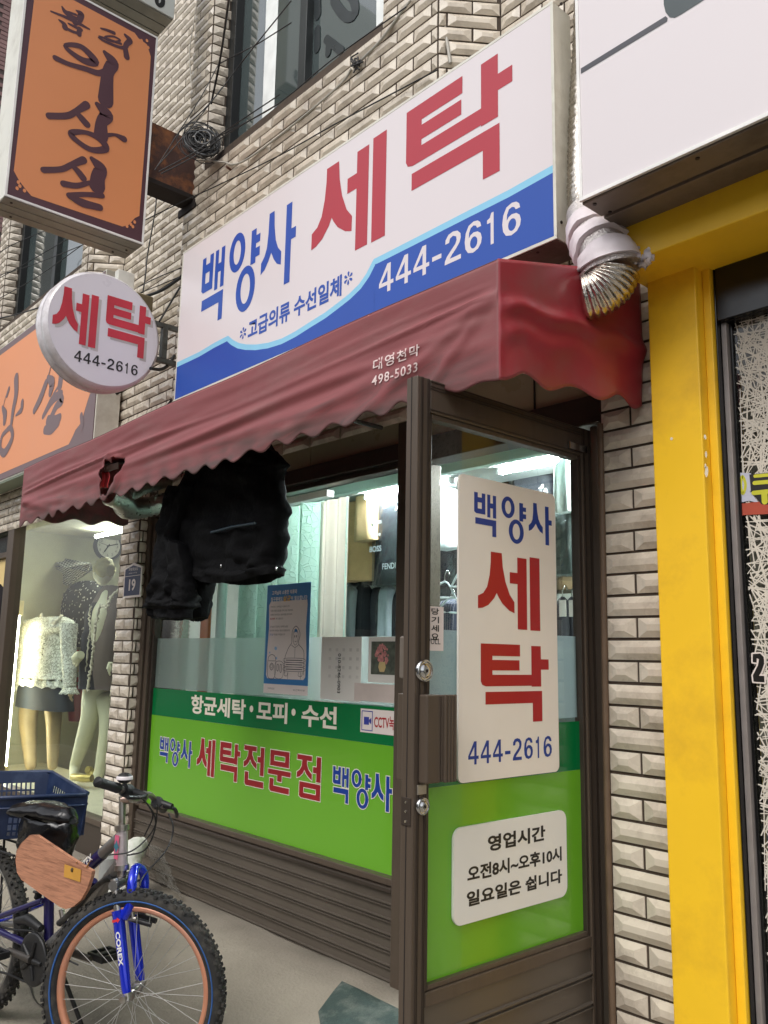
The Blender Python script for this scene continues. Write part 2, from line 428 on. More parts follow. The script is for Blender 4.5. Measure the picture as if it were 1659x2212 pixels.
for nm_, col_, k_ in (('cement', (172, 163, 147), .45), ('soil', (84, 78, 68), .85)):
    a_ = n_.nodes.new('ShaderNodeAttribute'); a_.attribute_name = nm_; mm_ = n_.nodes.new('ShaderNodeMath'); mm_.operation = 'MULTIPLY'; mm_.inputs[1].default_value = k_; mm_.use_clamp = True
    n_.links.new(a_.outputs['Fac'], mm_.inputs[0]); mx_ = n_.nodes.new('ShaderNodeMix'); mx_.data_type = 'RGBA'; n_.links.new(mm_.outputs[0], mx_.inputs[0]); n_.links.new(old_, mx_.inputs[6]); mx_.inputs[7].default_value = (*lin(col_), 1); old_ = mx_.outputs[2]
n_.links.new(old_, b_.inputs['Base Color'])
g = G()
g.grid(lambda u, v: Vector((-40 + 60 * u, -40 + 39.45 * v, -1.60)), 12, 8)
road = g.build('road', m_asphalt, None, kind='structure')
g = G()
for i in range(30):
    g.box((-14 + i * .6 + .004, -.68, -1.62), (-14 + (i + 1) * .6 - .004, -.551, -1.462))
g.build('kerb', M('kerb_stone', (150, 148, 142), .8, bump=.2), None, .01, kind='structure')
mk = M('road_paint', (212, 196, 150), .7, var=.2, scale=30)
g = G()
for i in range(9): g.face([(-12.2 + i * .95, -4.6, -1.596), (-11.75 + i * .95, -4.6, -1.596), (-11.75 + i * .95, -1.5, -1.596), (-12.2 + i * .95, -1.5, -1.596)])
g.build('road_markings', mk, None, kind='structure')
# shallow crack between the pavement slab and the ramp, and the rubber mat
g = G()
pth = [(-4.4 + .22 * i, 1.52 + .03 * math.sin(i * 1.7) + .02 * math.sin(i * 4.1), 0) for i in range(15)]
pth = [Vector((p[0], p[1], gz(p[0], p[1]) + .003)) for p in smooth_path([Vector(q) for q in pth], 4)]
for i in range(len(pth) - 1):
    a, b = pth[i], pth[i + 1]; n = Vector((0, .004 + .003 * noise.noise(a * 9), 0)); g.face([a - n, b - n, b + n, a + n])
g.build('pavement_crack', M('crack_dark', (52, 49, 45), .95), None, kind='structure')
f5 = cr(1000, 3000, 1.659)
def on_ground(px, py, dz=0):
    p = oz(px, py, -1.36)
    for _ in range(12): p = oz(px, py, gz(p.x, p.y) + dz)
    return p
m_mat = M('rubber_mat', (62, 78, 74), .75, var=.2, scale=25, bump=.4, bscale=140, dirt=(134, 138, 130), damt=.55, dscale=9)
c = [on_ground(*f5(575, 1440)), on_ground(*f5(940, 1585)), Vector((-1.75, 2.32, 0)), Vector((-1.7, 1.5, 0)), on_ground(*f5(420, 1640))]
c[1] = c[0] + (c[1] - c[0]) * 1.12
g = G(); P = [Vector((p.x, p.y, 0)) for p in c]
x0 = min(p.x for p in P); y0 = min(p.y for p in P)
def mat_pt(u, v, h):
    a = P[4].lerp(P[0], v); b = P[3].lerp(P[1].lerp(P[2], .75), v); q = a.lerp(b, u)
    e = min(u, 1 - u, v, 1 - v)
    return Vector((q.x, q.y, gz(q.x, q.y) + h * (1 if e > .012 else .4)))
g.grid(lambda u, v: mat_pt(u, v, .014), 24, 16)
for e in range(24):
    for v in (0, 1):
        a, b = mat_pt(e / 24, v, .014), mat_pt((e + 1) / 24, v, .014); dz = Vector((0, 0, .02)); g.face([a, b, b - dz, a - dz])
for e in range(16):
    a, b = mat_pt(0, e / 16, .014), mat_pt(0, (e + 1) / 16, .014); dz = Vector((0, 0, .02)); g.face([a, b, b - dz, a - dz])
tag(g.build('door_mat', m_mat), 'dark green worn rubber mat on the ground before the open door', 'mat')

# ================================================================ TILED WALLS
TM = {}
def tile_mesh(wd, ht):
    k = (round(wd, 3), round(ht, 3))
    if k in TM: return TM[k]
    a, h = wd / 2, ht / 2
    big = wd > ht
    ix = min(.036 if big else .016, wd * .36); iz = min(.0205 if big else .04, ht * .34)
    r0, r1 = .0035, .0145
    vs = []
    for (ex, ez, d) in ((0, 0, 0), (0, 0, -r0), (ix, iz, -r1)):
        vs += [(-a + ex, d, -h + ez), (a - ex, d, -h + ez), (a - ex, d, h - ez), (-a + ex, d, h - ez)]
    fs = []
    for L in (0, 4):
        for i in range(4): j = (i + 1) % 4; fs.append((L + i, L + j, L + 4 + j, L + 4 + i))
    fs.append((8, 9, 10, 11))
    me = bpy.data.meshes.new('tile'); me.from_pydata(vs, [], fs); me.materials.append(m_tile); me.update()
    TM[k] = me
    return me
def tile_run(o, ang, length, z0, z1, zline, phase=0, holes=(), soldier=False):
    """tiles of one wall: origin o (x,y) runs length along angle ang; a course line lies at zline"""
    out = []
    d = Vector((math.cos(ang), math.sin(ang)))
    ch, pw, th, tw = (C0, CW, CH, .2235) if not soldier else (.2325, .0665, .2235, .0585)
    k0 = math.floor((z0 - zline) / ch); k1 = math.ceil((z1 - zline) / ch)
    for k in range(k0, k1):
        zb = max(zline + k * ch, z0); zt = min(zline + (k + 1) * ch, z1)
        if zt - zb < .02: continue
        u = -pw + (phase + (k % 2 if not soldier else 0) * .5) * pw
        while u < length:
            a, b = max(u, 0), min(u + pw, length)
            segs = [(a, b)]
            for (h0, h1, hz0, hz1) in holes:
                if zb + .01 < hz1 and zt - .01 > hz0:
                    ns = []
                    for (p, q) in segs:
                        if q <= h0 or p >= h1: ns.append((p, q))
                        else:
                            if p < h0: ns.append((p, h0))
                            if q > h1: ns.append((h1, q))
                    segs = ns
            for (p, q) in segs:
                if q - p < .018: continue
                c = Vector((o[0], o[1])) + d * ((p + q) / 2)
                out.append((Vector((c.x, c.y, (zb + zt) / 2)), ang, q - p - (pw - tw), zt - zb - (ch - th)))
            u += pw
    return out
def place_tiles(parent, tiles, limit=300, margin=30):
    seen = []
    for t in tiles:
        q = proj(t[0])
        if q is None: continue
        s = FOC * t[2] / q[2]
        vis = -margin < q[0] < 1659 + margin and -margin < q[1] < 2212 + margin
        seen.append((s if vis else s * 1e-3, t))
    seen.sort(key=lambda a: -a[0])
    rest = G()
    for i, (s, t) in enumerate(seen):
        p, ang, wd, ht = t
        if wd < .012 or ht < .012: continue
        tilt = Matrix.Rotation(ang + random.gauss(0, .002), 4, 'Z') @ Matrix.Rotation(random.gauss(0, .004), 4, 'X') @ Matrix.Rotation(random.gauss(0, .002), 4, 'Y')
        loc = p + Vector((random.gauss(0, .0006), random.gauss(0, .0006), random.gauss(0, .0005)))
        if i < limit and s > 1:
            o = bpy.data.objects.new('tile', tile_mesh(wd, ht)); COL.objects.link(o)
            o.parent = parent; o.matrix_local = Matrix.Translation(loc - WL[parent.name]) @ tilt
        else:
            me = tile_mesh(wd, ht); mm = Matrix.Translation(loc) @ tilt
            rest.idx([mm @ v.co for v in me.vertices], [tuple(f.vertices) for f in me.polygons])
    if rest.v: rest.build('tile_field', m_tile, parent, kind='stuff')

bld = thing('tiled_building', 'two storey shop building clad in cream glazed tiles with slanted window bays', 'building', (-3.6, 3.2, -1.3))
ANG = rad(53.0)
BX0, BX1 = -4.713, -2.402               # the bay over the shop
RX0 = -6.09                              # recess between this bay and the next
ZT = 6.3
WX0, WX1, WZ0 = -4.467, -2.78, 0        # window in the bay
# window sill height from the photograph
WZ0 = oy(*cr(550, 350, 3.0164)(1110, 625), YW).z
cbx = .285 * math.cos(ANG); cby = YR - YW
tiles = []
tiles += tile_run((BX0, YW), 0, BX1 - BX0, 1.0, ZT, 2.8027, .29, [(WX0 - BX0, WX1 - BX0, WZ0, 99)])
tiles += tile_run((BX1, YW), ANG, .285, 1.0, ZT, 2.8027, .17)
tiles += tile_run((BX1 + cbx, YR), 0, 3.2, 1.2, ZT, 2.8027, .5)
tiles += tile_run((RX0, YR), 0, BX0 - cbx - RX0, 1.9, ZT, 3.0945, .1)
tiles += tile_run((RX0 - cbx, YW), ANG, .285, 1.9, ZT, 3.0945, .2)
NX1 = RX0 - cbx; NX0 = NX1 - 2.311       # next bay to the left
W2X0, W2X1 = NX0 + .246, NX1 - .12
WZ2 = WZ0
tiles += tile_run((NX0, YW), 0, NX1 - NX0, 1.0, ZT, 3.0945, .3, [(W2X0 - NX0, W2X1 - NX0, WZ2, 99)])
LX0, LX1 = -5.60, BX0                    # fascia strip below the recess, flush with the bays
LED = oy(345, 735, YW).z
tiles += tile_run((NX1, YW), 0, LX1 - NX1, 1.571, LED, 1.571, .35)
tiles += tile_run((NX1, YW), 0, -2.3 - NX1, 1.571 - .2325, 1.571, 1.571 - .2325, .3, soldier=True)
# chamfered reveals of the window openings
RV = .1215; RA = rad(74.95)
tiles += tile_run((WX0, YW), RA, RV, WZ0, ZT, 2.8027, .45)
tiles += tile_run((W2X0, YW), RA, RV, WZ2, ZT, 3.0945, .45)
place_tiles(bld, tiles, 300)
# backing walls behind the tiles
g = G(); e = .012
def wallp(a, b, z0, z1):   # a vertical sheet with thickness
    a = Vector((a[0], a[1], 0)); b = Vector((b[0], b[1], 0)); t = (b - a).normalized(); n = Vector((-t.y, t.x, 0)) * .12
    f = Vector((0, 0, 0))
    g.hexa([a + Vector((0, 0, z0)), b + Vector((0, 0, z0)), b + n + Vector((0, 0, z0)), a + n + Vector((0, 0, z0)),
            a + Vector((0, 0, z1)), b + Vector((0, 0, z1)), b + n + Vector((0, 0, z1)), a + n + Vector((0, 0, z1))])
E1 = .001
wallp((BX0, YW + E1), (WX0, YW + E1), WZ0, ZT); wallp((BX0, YW + E1), (BX1, YW + E1), 1.2, WZ0); wallp((WX1, YW + E1), (BX1, YW + E1), WZ0, ZT)
wallp((BX1, YW + E1 * 2), (BX1 + cbx, YR + E1 * 2), 1.2, ZT); wallp((BX1 + cbx, YR + E1), (.8, YR + E1), 1.2, ZT)
wallp((BX0 - cbx, YR + E1), (BX0, YW + E1), LED, ZT)
wallp((RX0, YR + E1), (BX0 - cbx, YR + E1), LED - .1, ZT); wallp((RX0 - cbx, YW + E1), (RX0, YR + E1), LED, ZT)
wallp((NX0, YW + E1), (W2X0, YW + E1), WZ2, ZT); wallp((NX0, YW + E1), (NX1, YW + E1), 1.2, WZ2); wallp((W2X1, YW + E1), (NX1, YW + E1), WZ2, ZT)
wallp((NX1, YW + E1), (BX0, YW + E1), 1.2, LED)
wallp((WX0, YW + E1), (WX0 + RV * math.cos(RA), YW + RV * math.sin(RA)), WZ0, ZT)
wallp((W2X0, YW + E1), (W2X0 + RV * math.cos(RA), YW + RV * math.sin(RA)), WZ2, ZT)
g.build('wall', m_grout, bld)
g = G(); g.box((NX1, YW + .002, LED), (BX0, YR, LED + .03)); g.build('ledge', M('ledge_stone', (176, 168, 156), .7), bld)
boxo('floor_slab', (-9.5, 2.75, 1.22), (3.5, 6.5, 1.40), M('slab', (70, 66, 62), .9), bld, 0)

# windows of the two bays
m_wf = M('window_frame_dark', (52, 56, 56), .4, .3)
m_wg = M('upper_glass', (54, 66, 68), .03, 0, var=.05, spec=1.0, coat=1.0)
m_dark_frame = M('window_frame_black', (30, 32, 32), .4, .2)
def bay_window(x0, x1, z0, n):
    yb = YW + .118
    wn = boxo('window', (x0 + .02, yb + .05, z0), (x1 - .0, yb + .06, ZT), M('upper_pane', (66, 78, 78), .04, var=.25, scale=1.6, spec=1.0, coat=1.0), bld, 0)
    fr = G()
    fr.box((x0 + .005, yb - .01, z0), (x0 + .10, yb + .05, ZT)); fr.box((x1 - .03, yb - .01, z0), (x1 + .03, yb + .05, ZT)); fr.box((x0 + .1, yb - .02, z0 - .02), (x1 - .03, yb + .05, z0 + .015))
    fr.build('frame', m_dark_frame, wn, .003)
    for k in range(n):
        xm = x0 + (x1 - x0) * (k + 1) / (n + 1)
        boxo('mullion', (xm - .035, yb, z0 + .015), (xm + .035, yb + .05, ZT - .01), m_wf, wn, .003)
    return wn
wn1 = bay_window(WX0, WX1, WZ0, 1)
wn2 = bay_window(W2X0, W2X1, WZ2, 1)
# reflections in the upstairs pane, painted as pale strips and dark letters on it
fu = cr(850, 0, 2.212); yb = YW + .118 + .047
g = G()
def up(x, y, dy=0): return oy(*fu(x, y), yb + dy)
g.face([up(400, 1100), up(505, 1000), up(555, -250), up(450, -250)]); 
g.build('painted_reflection_strip', M('reflection_white', (238, 242, 240), .5), wn1)
g = G(); g.face([up(1395, 600), up(1760, 600), up(1760, -300), up(1400, -300)]); g.build('painted_reflection_strip', M('reflection_white', (238, 242, 240), .5), wn1)
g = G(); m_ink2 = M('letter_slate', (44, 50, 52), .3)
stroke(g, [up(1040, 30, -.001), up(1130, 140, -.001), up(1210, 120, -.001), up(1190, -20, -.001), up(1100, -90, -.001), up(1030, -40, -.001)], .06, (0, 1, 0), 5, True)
g.build('reflected_letter', m_ink2, wn1); g = G(); stroke(g, [up(880, -60, -.0012), up(885, 130, -.0012)], .06, (0, 1, 0)); g.build('reflected_letter', m_ink2, wn1); g = G(); stroke(g, [up(880, 260, -.0012), up(880, 420, -.0012)], .055, (0, 1, 0)); g.build('reflected_letter', m_ink2, wn1); g = G()
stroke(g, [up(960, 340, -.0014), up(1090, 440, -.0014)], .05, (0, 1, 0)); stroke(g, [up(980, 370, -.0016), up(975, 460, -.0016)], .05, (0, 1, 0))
g.build('reflected_letter', m_ink2, wn1)

# ================================================================ GROUND FLOOR PILLARS
def pillar(name, label, x0, x1, back, phase, zline, ret=None):
    t = thing(name, label, 'pillar', ((x0 + x1) / 2, YW, -1.4))
    ts = tile_run((x0, YW), 0, x1 - x0, -1.42, 1.335, zline, phase)
    if ret: ts += tile_run((x1, YW), rad(90), back, -1.42, 1.335, zline, .1)
    place_tiles(t, ts, 300)
    boxo('core', (x0 + .001, YW + .0015, -1.5), (x1 - .001, YW + .26, 1.32), m_grout, t, 0)
    return t
zl = atz = oy(*cr(2024, 2000, 1.659)(597, 998), YW).z
pillar('tiled_pillar', 'cream tiled pillar between the open door and the yellow post', -1.605, -1.28, .1, .0, zl)
zl2 = oy(*cr(0, 2500, 2.765)(1505, 440), YW).z
pillar('tiled_pillar', 'cream tiled pillar carrying the blue house number plate', -5.30, -5.04, .1, .56, zl2, True)

# ================================================================ BRICK HOUSE FAR LEFT
bk = thing('brick_building', 'pinkish brick building seen behind the orange projecting sign, top left', 'building', (-12, 3, -1.5))
BXX = -9.3
BXX = -12.0
g = G(); g.box((-16, .9, -1.5), (BXX, 7.5, 13)); g.build('wall', M('brick_mortar', (96, 84, 80), .9), bk)
bme = G().box((0, -.102, -.0285), (.014, .102, .0285)).mesh('brick', m_pinkbrick)
lst = []
for k in range(10, 190):
    for i in range(30):
        x = 1.0 + i * .22 + (k % 2) * .11
        q = proj((BXX, x, k * .068))
        if q and -8 < q[0] < 75 and -10 < q[1] < 700: lst.append((q[1], x, k * .068))
lst.sort()
gk = G()
for j, (q, x, z) in enumerate(lst):
    if j < 300:
        o = bpy.data.objects.new('brick', bme); COL.objects.link(o); o.parent = bk
        o.location = Vector((BXX - .002 + random.gauss(0, .001), x, z)) - WL[bk.name]
    else: gk.box((BXX - .002, x - .102, z - .0285), (BXX + .012, x + .102, z + .0285))
if gk.v: gk.build('brick_field', m_pinkbrick, bk, kind='stuff')

# ================================================================ ACROSS THE STREET (seen only as reflections)
op = thing('opposite_building', 'long pale building across the street behind the viewer', 'building', (-4, -9, -1.6))
boxo('wall', (-24, -13, -1.6), (8, -9.0, 4.6), M('opposite_render', (150, 142, 134), .85, var=.15, scale=.8), op, 0)
for i in range(9):
    x = -22.5 + i * 3.3
    wv = boxo('window', (x, -8.99, 1.6), (x + 1.7, -8.97, 3.4), M('opposite_glass', (40, 48, 52), .1), op, 0)
    boxo('frame', (x + .8, -8.969, 1.6), (x + .9, -8.95, 3.4), m_whitef, wv, 0)
    sv = boxo('shop_front', (x, -8.99, -1.5), (x + 2.4, -8.97, .7), M('opposite_shop', (72, 74, 76), .3), op, 0)
# ================================================================ MAIN FASCIA SIGN
def plane_rect(px_l, px_r, px_t, px_b, Y):
    x0 = oy(*px_l, Y).x; x1 = oy(*px_r, Y).x; z1 = oy(*px_t, Y).z; z0 = oy(*px_b, Y).z
    return x0, x1, z0, z1
YS = 2.20
SX0, SX1 = oy(385, 700, YS).x, oy(1194, 300, YS).x
SZ0, SZ1 = oy(780, 696, YS).z, 2.311
SX0 = -1.9393 * YS; SX1 = -.7335 * YS; SZ0 = .6378 * YS; SZ1 = 1.0504 * YS
def signbox(name, label, a, b, face_side, mats, group=None, trim=.014, soffit=2):
    """a light box: body, white edge trim around the face, screwed soffit panels"""
    t = thing(name, label, 'sign', ((a[0] + b[0]) / 2, (a[1] + b[1]) / 2, a[2]), group)
    return t
fs = thing('fascia_sign', 'wide white and blue laundry sign box above the red awning', 'sign', ((SX0 + SX1) / 2, YS, SZ0))
boxo('body', (SX0 + .002, YS + .006, SZ0 + .002), (SX1 - .002, YS + .107, SZ1 - .002), m_whitef, fs, .002)
g = G(); g.box((SX0, YS, SZ0), (SX1, YS + .006, SZ0 + .012)); g.box((SX0, YS, SZ1 - .012), (SX1, YS + .006, SZ1)); g.box((SX0, YS, SZ0 + .012), (SX0 + .012, YS + .006, SZ1 - .012)); g.box((SX1 - .012, YS, SZ0 + .012), (SX1, YS + .006, SZ1 - .012))
g.build('trim', m_whitef, fs, .001)
boxo('face', (SX0 + .012, YS + .001, SZ0 + .012), (SX1 - .012, YS + .0055, SZ1 - .012), m_white, fs, 0)
boxo('soffit', (SX0 + .004, YS + .008, SZ0 - .003), (SX1 - .004, YS + .106, SZ0 + .0018), m_steel, fs, 0)
boxo('rear_soffit', (SX0 + .02, YS + .109, SZ0 + .02), (SX1 - .03, YW - .02, SZ0 + .07), m_steel, fs, .002)
for (px, py) in ((1213, 8), (1213, 480)):
    p = ox(px, py, SX1); g = G(); g.cyl((SX1 - .004, p.y, p.z), (SX1 + .0015, p.y, p.z), .0055, 10); g.build('screw', m_screw, fs)
for i in range(6):
    x = SX0 + .2 + i * .47; g = G(); g.cyl((x, YS + .03, SZ0 - .005), (x, YS + .03, SZ0 + .002), .006, 10); g.build('screw', m_screw, fs)
# the wave: blue field and light-blue band
f700 = cr(700, 850, 2.0737); f1000 = cr(1000, 0, 1.659); f2024 = cr(2024, 0, 1.659); f0 = cr(0, 1000, 1.659)
yp = YS + .0004
edge = [f0(1150, 712), f0(1300, 640)] + [f700(*q) for q in [(300, 1035), (400, 983), (412, 978), (425, 990), (450, 1012), (500, 1038), (560, 1049), (640, 1050), (740, 1035), (850, 1000), (960, 942), (1080, 865), (1200, 790), (1300, 714), (1400, 635), (1480, 556), (1540, 470), (1585, 380), (1600, 352), (1630, 338)]] + [f1000(1100, 1530), f1000(1400, 1375), f1000(1659, 1243), f2024(248, 1080)]
E3 = [oy(*q, yp) for q in edge]
E3[0].x = SX0 + .012; E3[-1].x = SX1 - .012
BW = .0285
low = []
for i, p in enumerate(E3):
    a = E3[max(0, i - 1)]; b = E3[min(len(E3) - 1, i + 1)]; t = (b - a).normalized(); n = Vector((t.z, 0, -t.x)); n = n if n.z < 0 else -n
    low.append(p + n * BW)
low[0].x = SX0 + .012; low[-1].x = SX1 - .012
g = G()
for i in range(len(E3) - 1): g.face([low[i], low[i + 1], E3[i + 1], E3[i]])
g.build('wave_band', m_lblue, fs)
g = G()
for i in range(len(E3) - 1):
    a, b = low[i], low[i + 1]; g.face([(a.x, yp, SZ0 + .0125), (b.x, yp, SZ0 + .0125), b, a])
g.build('wave_field', m_blue, fs)
def sign_glyph(g, ch, l, r, t, b, Y):
    x0, x1, z0, z1 = plane_rect(l, r, t, b, Y); glyph(g, ch, (x0, Y, z0), (x1, Y, z0), (x0, Y, z1))
yl = YS + .0001
def letter_parts(items, fn, mat, par):
    for it in items:
        g = G(); fn(g, *it); g.build('letter', mat, par)
letter_parts([('백', f700(185, 735), f700(386, 300), f700(384, 243), f700(330, 852), yl),
 ('양', f700(421, 345), f700(676, 120), f700(500, 137), f700(520, 791), yl),
 ('사', f700(676, 480), f700(965, 100), f1000(125, 1383), f700(885, 552), yl)], sign_glyph, m_blue, fs)
f15 = cr(1500, 0, 1.8433)
letter_parts([('세', f1000(375, 1600), f1000(865, 1000), f1000(865, 848), f1000(695, 1622), yl), ('탁', f1000(995, 900), f15(953, 510), f15(847, 380), f1000(1530, 1155), yl)], sign_glyph, m_signred, fs)
g = G()
x0 = oy(*f700(1640, 600), yl).x; x1 = oy(1127, 470, yl).x
zb, zt = oy(832, 632, yl).z, oy(1105, 436, yl).z
zb = (oy(832, 630, yl).z + oy(1110, 508, yl).z) / 2; zt = (oy(835, 570, yl).z + oy(1110, 436, yl).z) / 2
digits(g, '444-2616', (x0, yl, zb), (x1, yl, zb), (x0, yl, zt))
g.build('lettering', m_white, fs)
g = G()
x0 = oy(*f700(570, 1000), yl).x; x1 = oy(*f700(1338, 560), yl).x
zb = (oy(*f700(572, 1018), yl).z + oy(*f700(1325, 650), yl).z) / 2; zt = (oy(*f700(640, 835), yl).z + oy(*f700(1330, 470), yl).z) / 2
text(g, '고급의류 수선일체', (x0, yl, zb), (x1, yl, zb), (x0, yl, zt), .03)
for q in ((533, 957), (1392, 508)):
    c = oy(*f700(*q), yl)
    for k in range(6):
        a = math.pi * k / 3 + .5; d = Vector((math.cos(a), 0, math.sin(a)))
        s = Vector((-d.z, 0, d.x)); g.flat([[c + d * .008 + s * .002, c + d * .026 + s * .0075, c + d * .033, c + d * .026 - s * .0075, c + d * .008 - s * .002]])
g.build('lettering', m_blue, fs)

# ================================================================ ROUND SIGN
XR = -4.42
rl, rr_ = ox(88, 700, XR), ox(347, 720, XR); rt, rb = ox(225, 586, XR), ox(212, 838, XR)
rc = Vector((XR, (ox(97, 690, XR).y + rr_.y) / 2, (rt.z + rb.z) / 2)); RR = ((rt.z - rb.z) / 2 + (rr_.y - ox(97, 690, XR).y) / 2) / 2
rs = thing('round_sign', 'round white double sided laundry sign on a bracket beside the orange signs', 'sign', rc)
TH = .15
g = G()
prof = [(RR - .018, .0), (RR - .012, -.006), (RR, -.02), (RR, -.06), (RR - .008, -.066), (RR - .008, -.082), (RR, -.088), (RR, -.13), (RR - .012, -.144), (RR - .03, -TH), (0, -TH)]
n = 72
rings = [[rc + Vector((dx, max(r, .001) * math.cos(2 * math.pi * k / n), max(r, .001) * math.sin(2 * math.pi * k / n))) for k in range(n)] for r, dx in prof]
g.loft(rings, cap=False)
g.build('drum', M('drum_plastic', (226, 222, 226), .3, var=.02, coat=.2, dirt=(120, 104, 92), damt=.5, dscale=5), rs)
g = G(); g.flat([[rc + Vector((-.0003, (RR - .0185) * math.cos(2 * math.pi * k / n), (RR - .0185) * math.sin(2 * math.pi * k / n))) for k in range(n)]]); g.build('face', M('round_face_white', (226, 222, 228), .3, var=.01, coat=.2), rs)
def seg(parent, name, a, b, w, h, m):
    a, b = Vector(a), Vector(b); d = (b - a).normalized(); s = d.cross(Vector((0, 0, 1)))
    s = s.normalized() if s.length > .01 else Vector((1, 0, 0)); u = s.cross(d).normalized()
    g = G(); q = []
    for p in (a, b):
        q.append([p - s * w - u * h, p + s * w - u * h, p + s * w + u * h, p - s * w + u * h])
    g.loft(q, smooth=False); return g.build(name, m, parent, .001)
xf = XR + .0006
def rp(px, py, dx=0): p = ox(px, py, xf + dx); return p
def round_glyph(g, ch, l, r, t, b, dx=0, sh=(0, 0)):
    y0 = rp(*l).y + sh[0]; y1 = rp(*r).y + sh[0]; z1 = rp(*t).z + sh[1]; z0 = rp(*b).z + sh[1]
    glyph(g, ch, (xf + dx, y0, z0), (xf + dx, y1, z0), (xf + dx, y0, z1))
fr_ = cr(0, 1000, 1.659); fr2 = cr(250, 950, 4.74)
args = [('세', fr_(340, 450), fr_(636, 420), fr_(590, 262), fr_(600, 612)), ('탁', fr_(693, 400), fr_(985, 420), fr_(925, 336), fr_(915, 680))]
for a in args:
    g = G(); round_glyph(g, *a, dx=0, sh=(.017, -.014)); g.build('letter_shadow', M('print_grey', (190, 184, 182), .4), rs)
    g = G(); round_glyph(g, *a, dx=.0012); g.build('letter', M('print_rose_red', (196, 48, 64), .35), rs)
g = G()
a, b, t = rp(*fr_(480, 712)), rp(*fr_(900, 782)), rp(*fr_(510, 655))
zb = (rp(*fr_(510, 720)).z + rp(*fr_(880, 778)).z) / 2; zt = (rp(*fr_(515, 650)).z + rp(*fr_(880, 706)).z) / 2
digits(g, '444-2616', (xf + .001, a.y, zb), (xf + .001, b.y, zb), (xf + .001, a.y, zt), .15)
g.build('lettering', m_ink, rs)
m_br = M('bracket_steel', (104, 108, 104), .55, .4, dirt=(60, 44, 36), damt=.7, dscale=12)
xb = XR - .075
f5c = cr(500, 1000, 3.6885)
def bp(x, y): return ox(*f5c(x, y), xb)
z1 = bp(600, 1065).z; z2 = bp(560, 1565).z; yv = bp(535, 1250).y
seg(rs, 'bracket_arm', (xb, rc.y + RR * .8, z1), (xb, 2.41, z1), .014, .014, m_br)
seg(rs, 'bracket_arm', (xb, rc.y + RR * .7, z2), (xb, 2.41, z2), .014, .014, m_br)
seg(rs, 'bracket_post', (xb, yv, z1 - .014), (xb, yv, z2 + .014), .017, .017, m_br)
# small items behind the drum
boxo('lamp_box', (xb - .03, rc.y + RR * .22, rc.z + RR * .9), (xb + .02, rc.y + RR * .52, rc.z + RR + .075), m_whitef, rs, .004)
boxo('rusty_cap', (xb - .035, rc.y + RR * .56, rc.z + RR * .62), (xb + .02, rc.y + RR * .9, rc.z + RR * .92), M('rust_olive', (96, 84, 58), .8, var=.3, scale=20), rs, .012)

# ================================================================ ORANGE PROJECTING SIGN
XO = -4.52
oL, oR = 1.405 / 5.0 * 4.52, 2.095 / 4.55 * 4.52
oL = ox(32, 200, XO).y; oR = ox(325, 310, XO).y
oB = (ox(14, 432, XO).z + ox(310, 522, XO).z) / 2; oT = ox(339, 80, XO).z
osn = thing('projecting_sign', 'tall orange dressmaker sign with brush lettering projecting over the street', 'sign', (XO - .12, (oL + oR) / 2, oB))
OD = .24
boxo('body', (XO - OD, oL, oB), (XO - .004, oR, oT), m_whitef, osn, .002)
g = G(); bw = .012
g.box((XO - .004, oL, oB), (XO + .003, oR, oB + bw)); g.box((XO - .004, oL, oT - bw), (XO + .003, oR, oT)); g.box((XO - .004, oL, oB + bw), (XO + .003, oL + bw, oT - bw)); g.box((XO - .004, oR - bw, oB + bw), (XO + .003, oR, oT - bw))
g.build('trim', M('trim_white', (238, 236, 232), .35), osn)
boxo('face', (XO - .003, oL + bw, oB + bw), (XO + .0005, oR - bw, oT - bw), m_maroon, osn, 0)
fo = cr(0, 0, 1.659); fo2 = cr(0, 0, 4.1475)
xo = XO + .0012
def po(x, y, dx=0): return ox(*fo(x, y), xo + dx)
def po2(x, y, dx=0): return ox(*fo2(x, y), xo + dx)
pl = [po(215, 0), po(505, 0), po(880, 215), po(905, 250), po(960, 290), po(985, 370), po(950, 900), po(910, 1410), po(880, 1425), po(840, 1470), po(800, 1480), po(205, 1280), po(175, 1245), po(125, 1180), po(90, 1115)]
mid = (pl[0].y, pl[0].z)
pl[0].z = oT - .05; pl[1] = Vector((xo, po(505, 0).y, oT - .05)); pl[0].y = po(225, 0).y
g = G(); g.flat([[pl[0]] + pl[1:]]); g.build('orange_panel', m_orange, osn)
g = G()
for q in [(960, 265), (945, 290), (968, 310), (925, 265), (120, 1190), (130, 1215), (112, 1230), (160, 1245), (855, 1465), (868, 1480), (880, 1450), (830, 1478)]:
    p = po(*q, .0008); g = G(); g.flat([[p + Vector((0, .009 * math.cos(k * math.pi / 5), .011 * math.sin(k * math.pi / 5))) for k in range(10)]]); g.build('corner_ornament', m_orange, osn)
K = 1.0 / 1.659 * .54861 / 700.0
def wpx(wpx_, s): return wpx_ / s * .54861 / FOC * 6.3
g = G(); NX_ = (1, 0, 0); cnt = [0]
def bs(f, s, pts, ws, closed=False, x=None):
    cnt[0] += 1; dx = .0010 + cnt[0] * .00006
    ws = [wpx(q, s) for q in (ws if isinstance(ws, (list, tuple)) else [ws] * len(pts))]
    stroke(g, [f(*p, dx) for p in pts], ws, NX_, 7, closed)
bs(po2, 4.1475, [(1015, 110), (1055, 180), (1115, 230)], [24, 60, 80]); bs(po2, 4.1475, [(1130, 200), (1240, 240)], [34, 34])
bs(po2, 4.1475, [(1245, 170), (1320, 230), (1300, 325)], [20, 90, 80]); bs(po2, 4.1475, [(1110, 245), (1250, 305)], [50, 50])
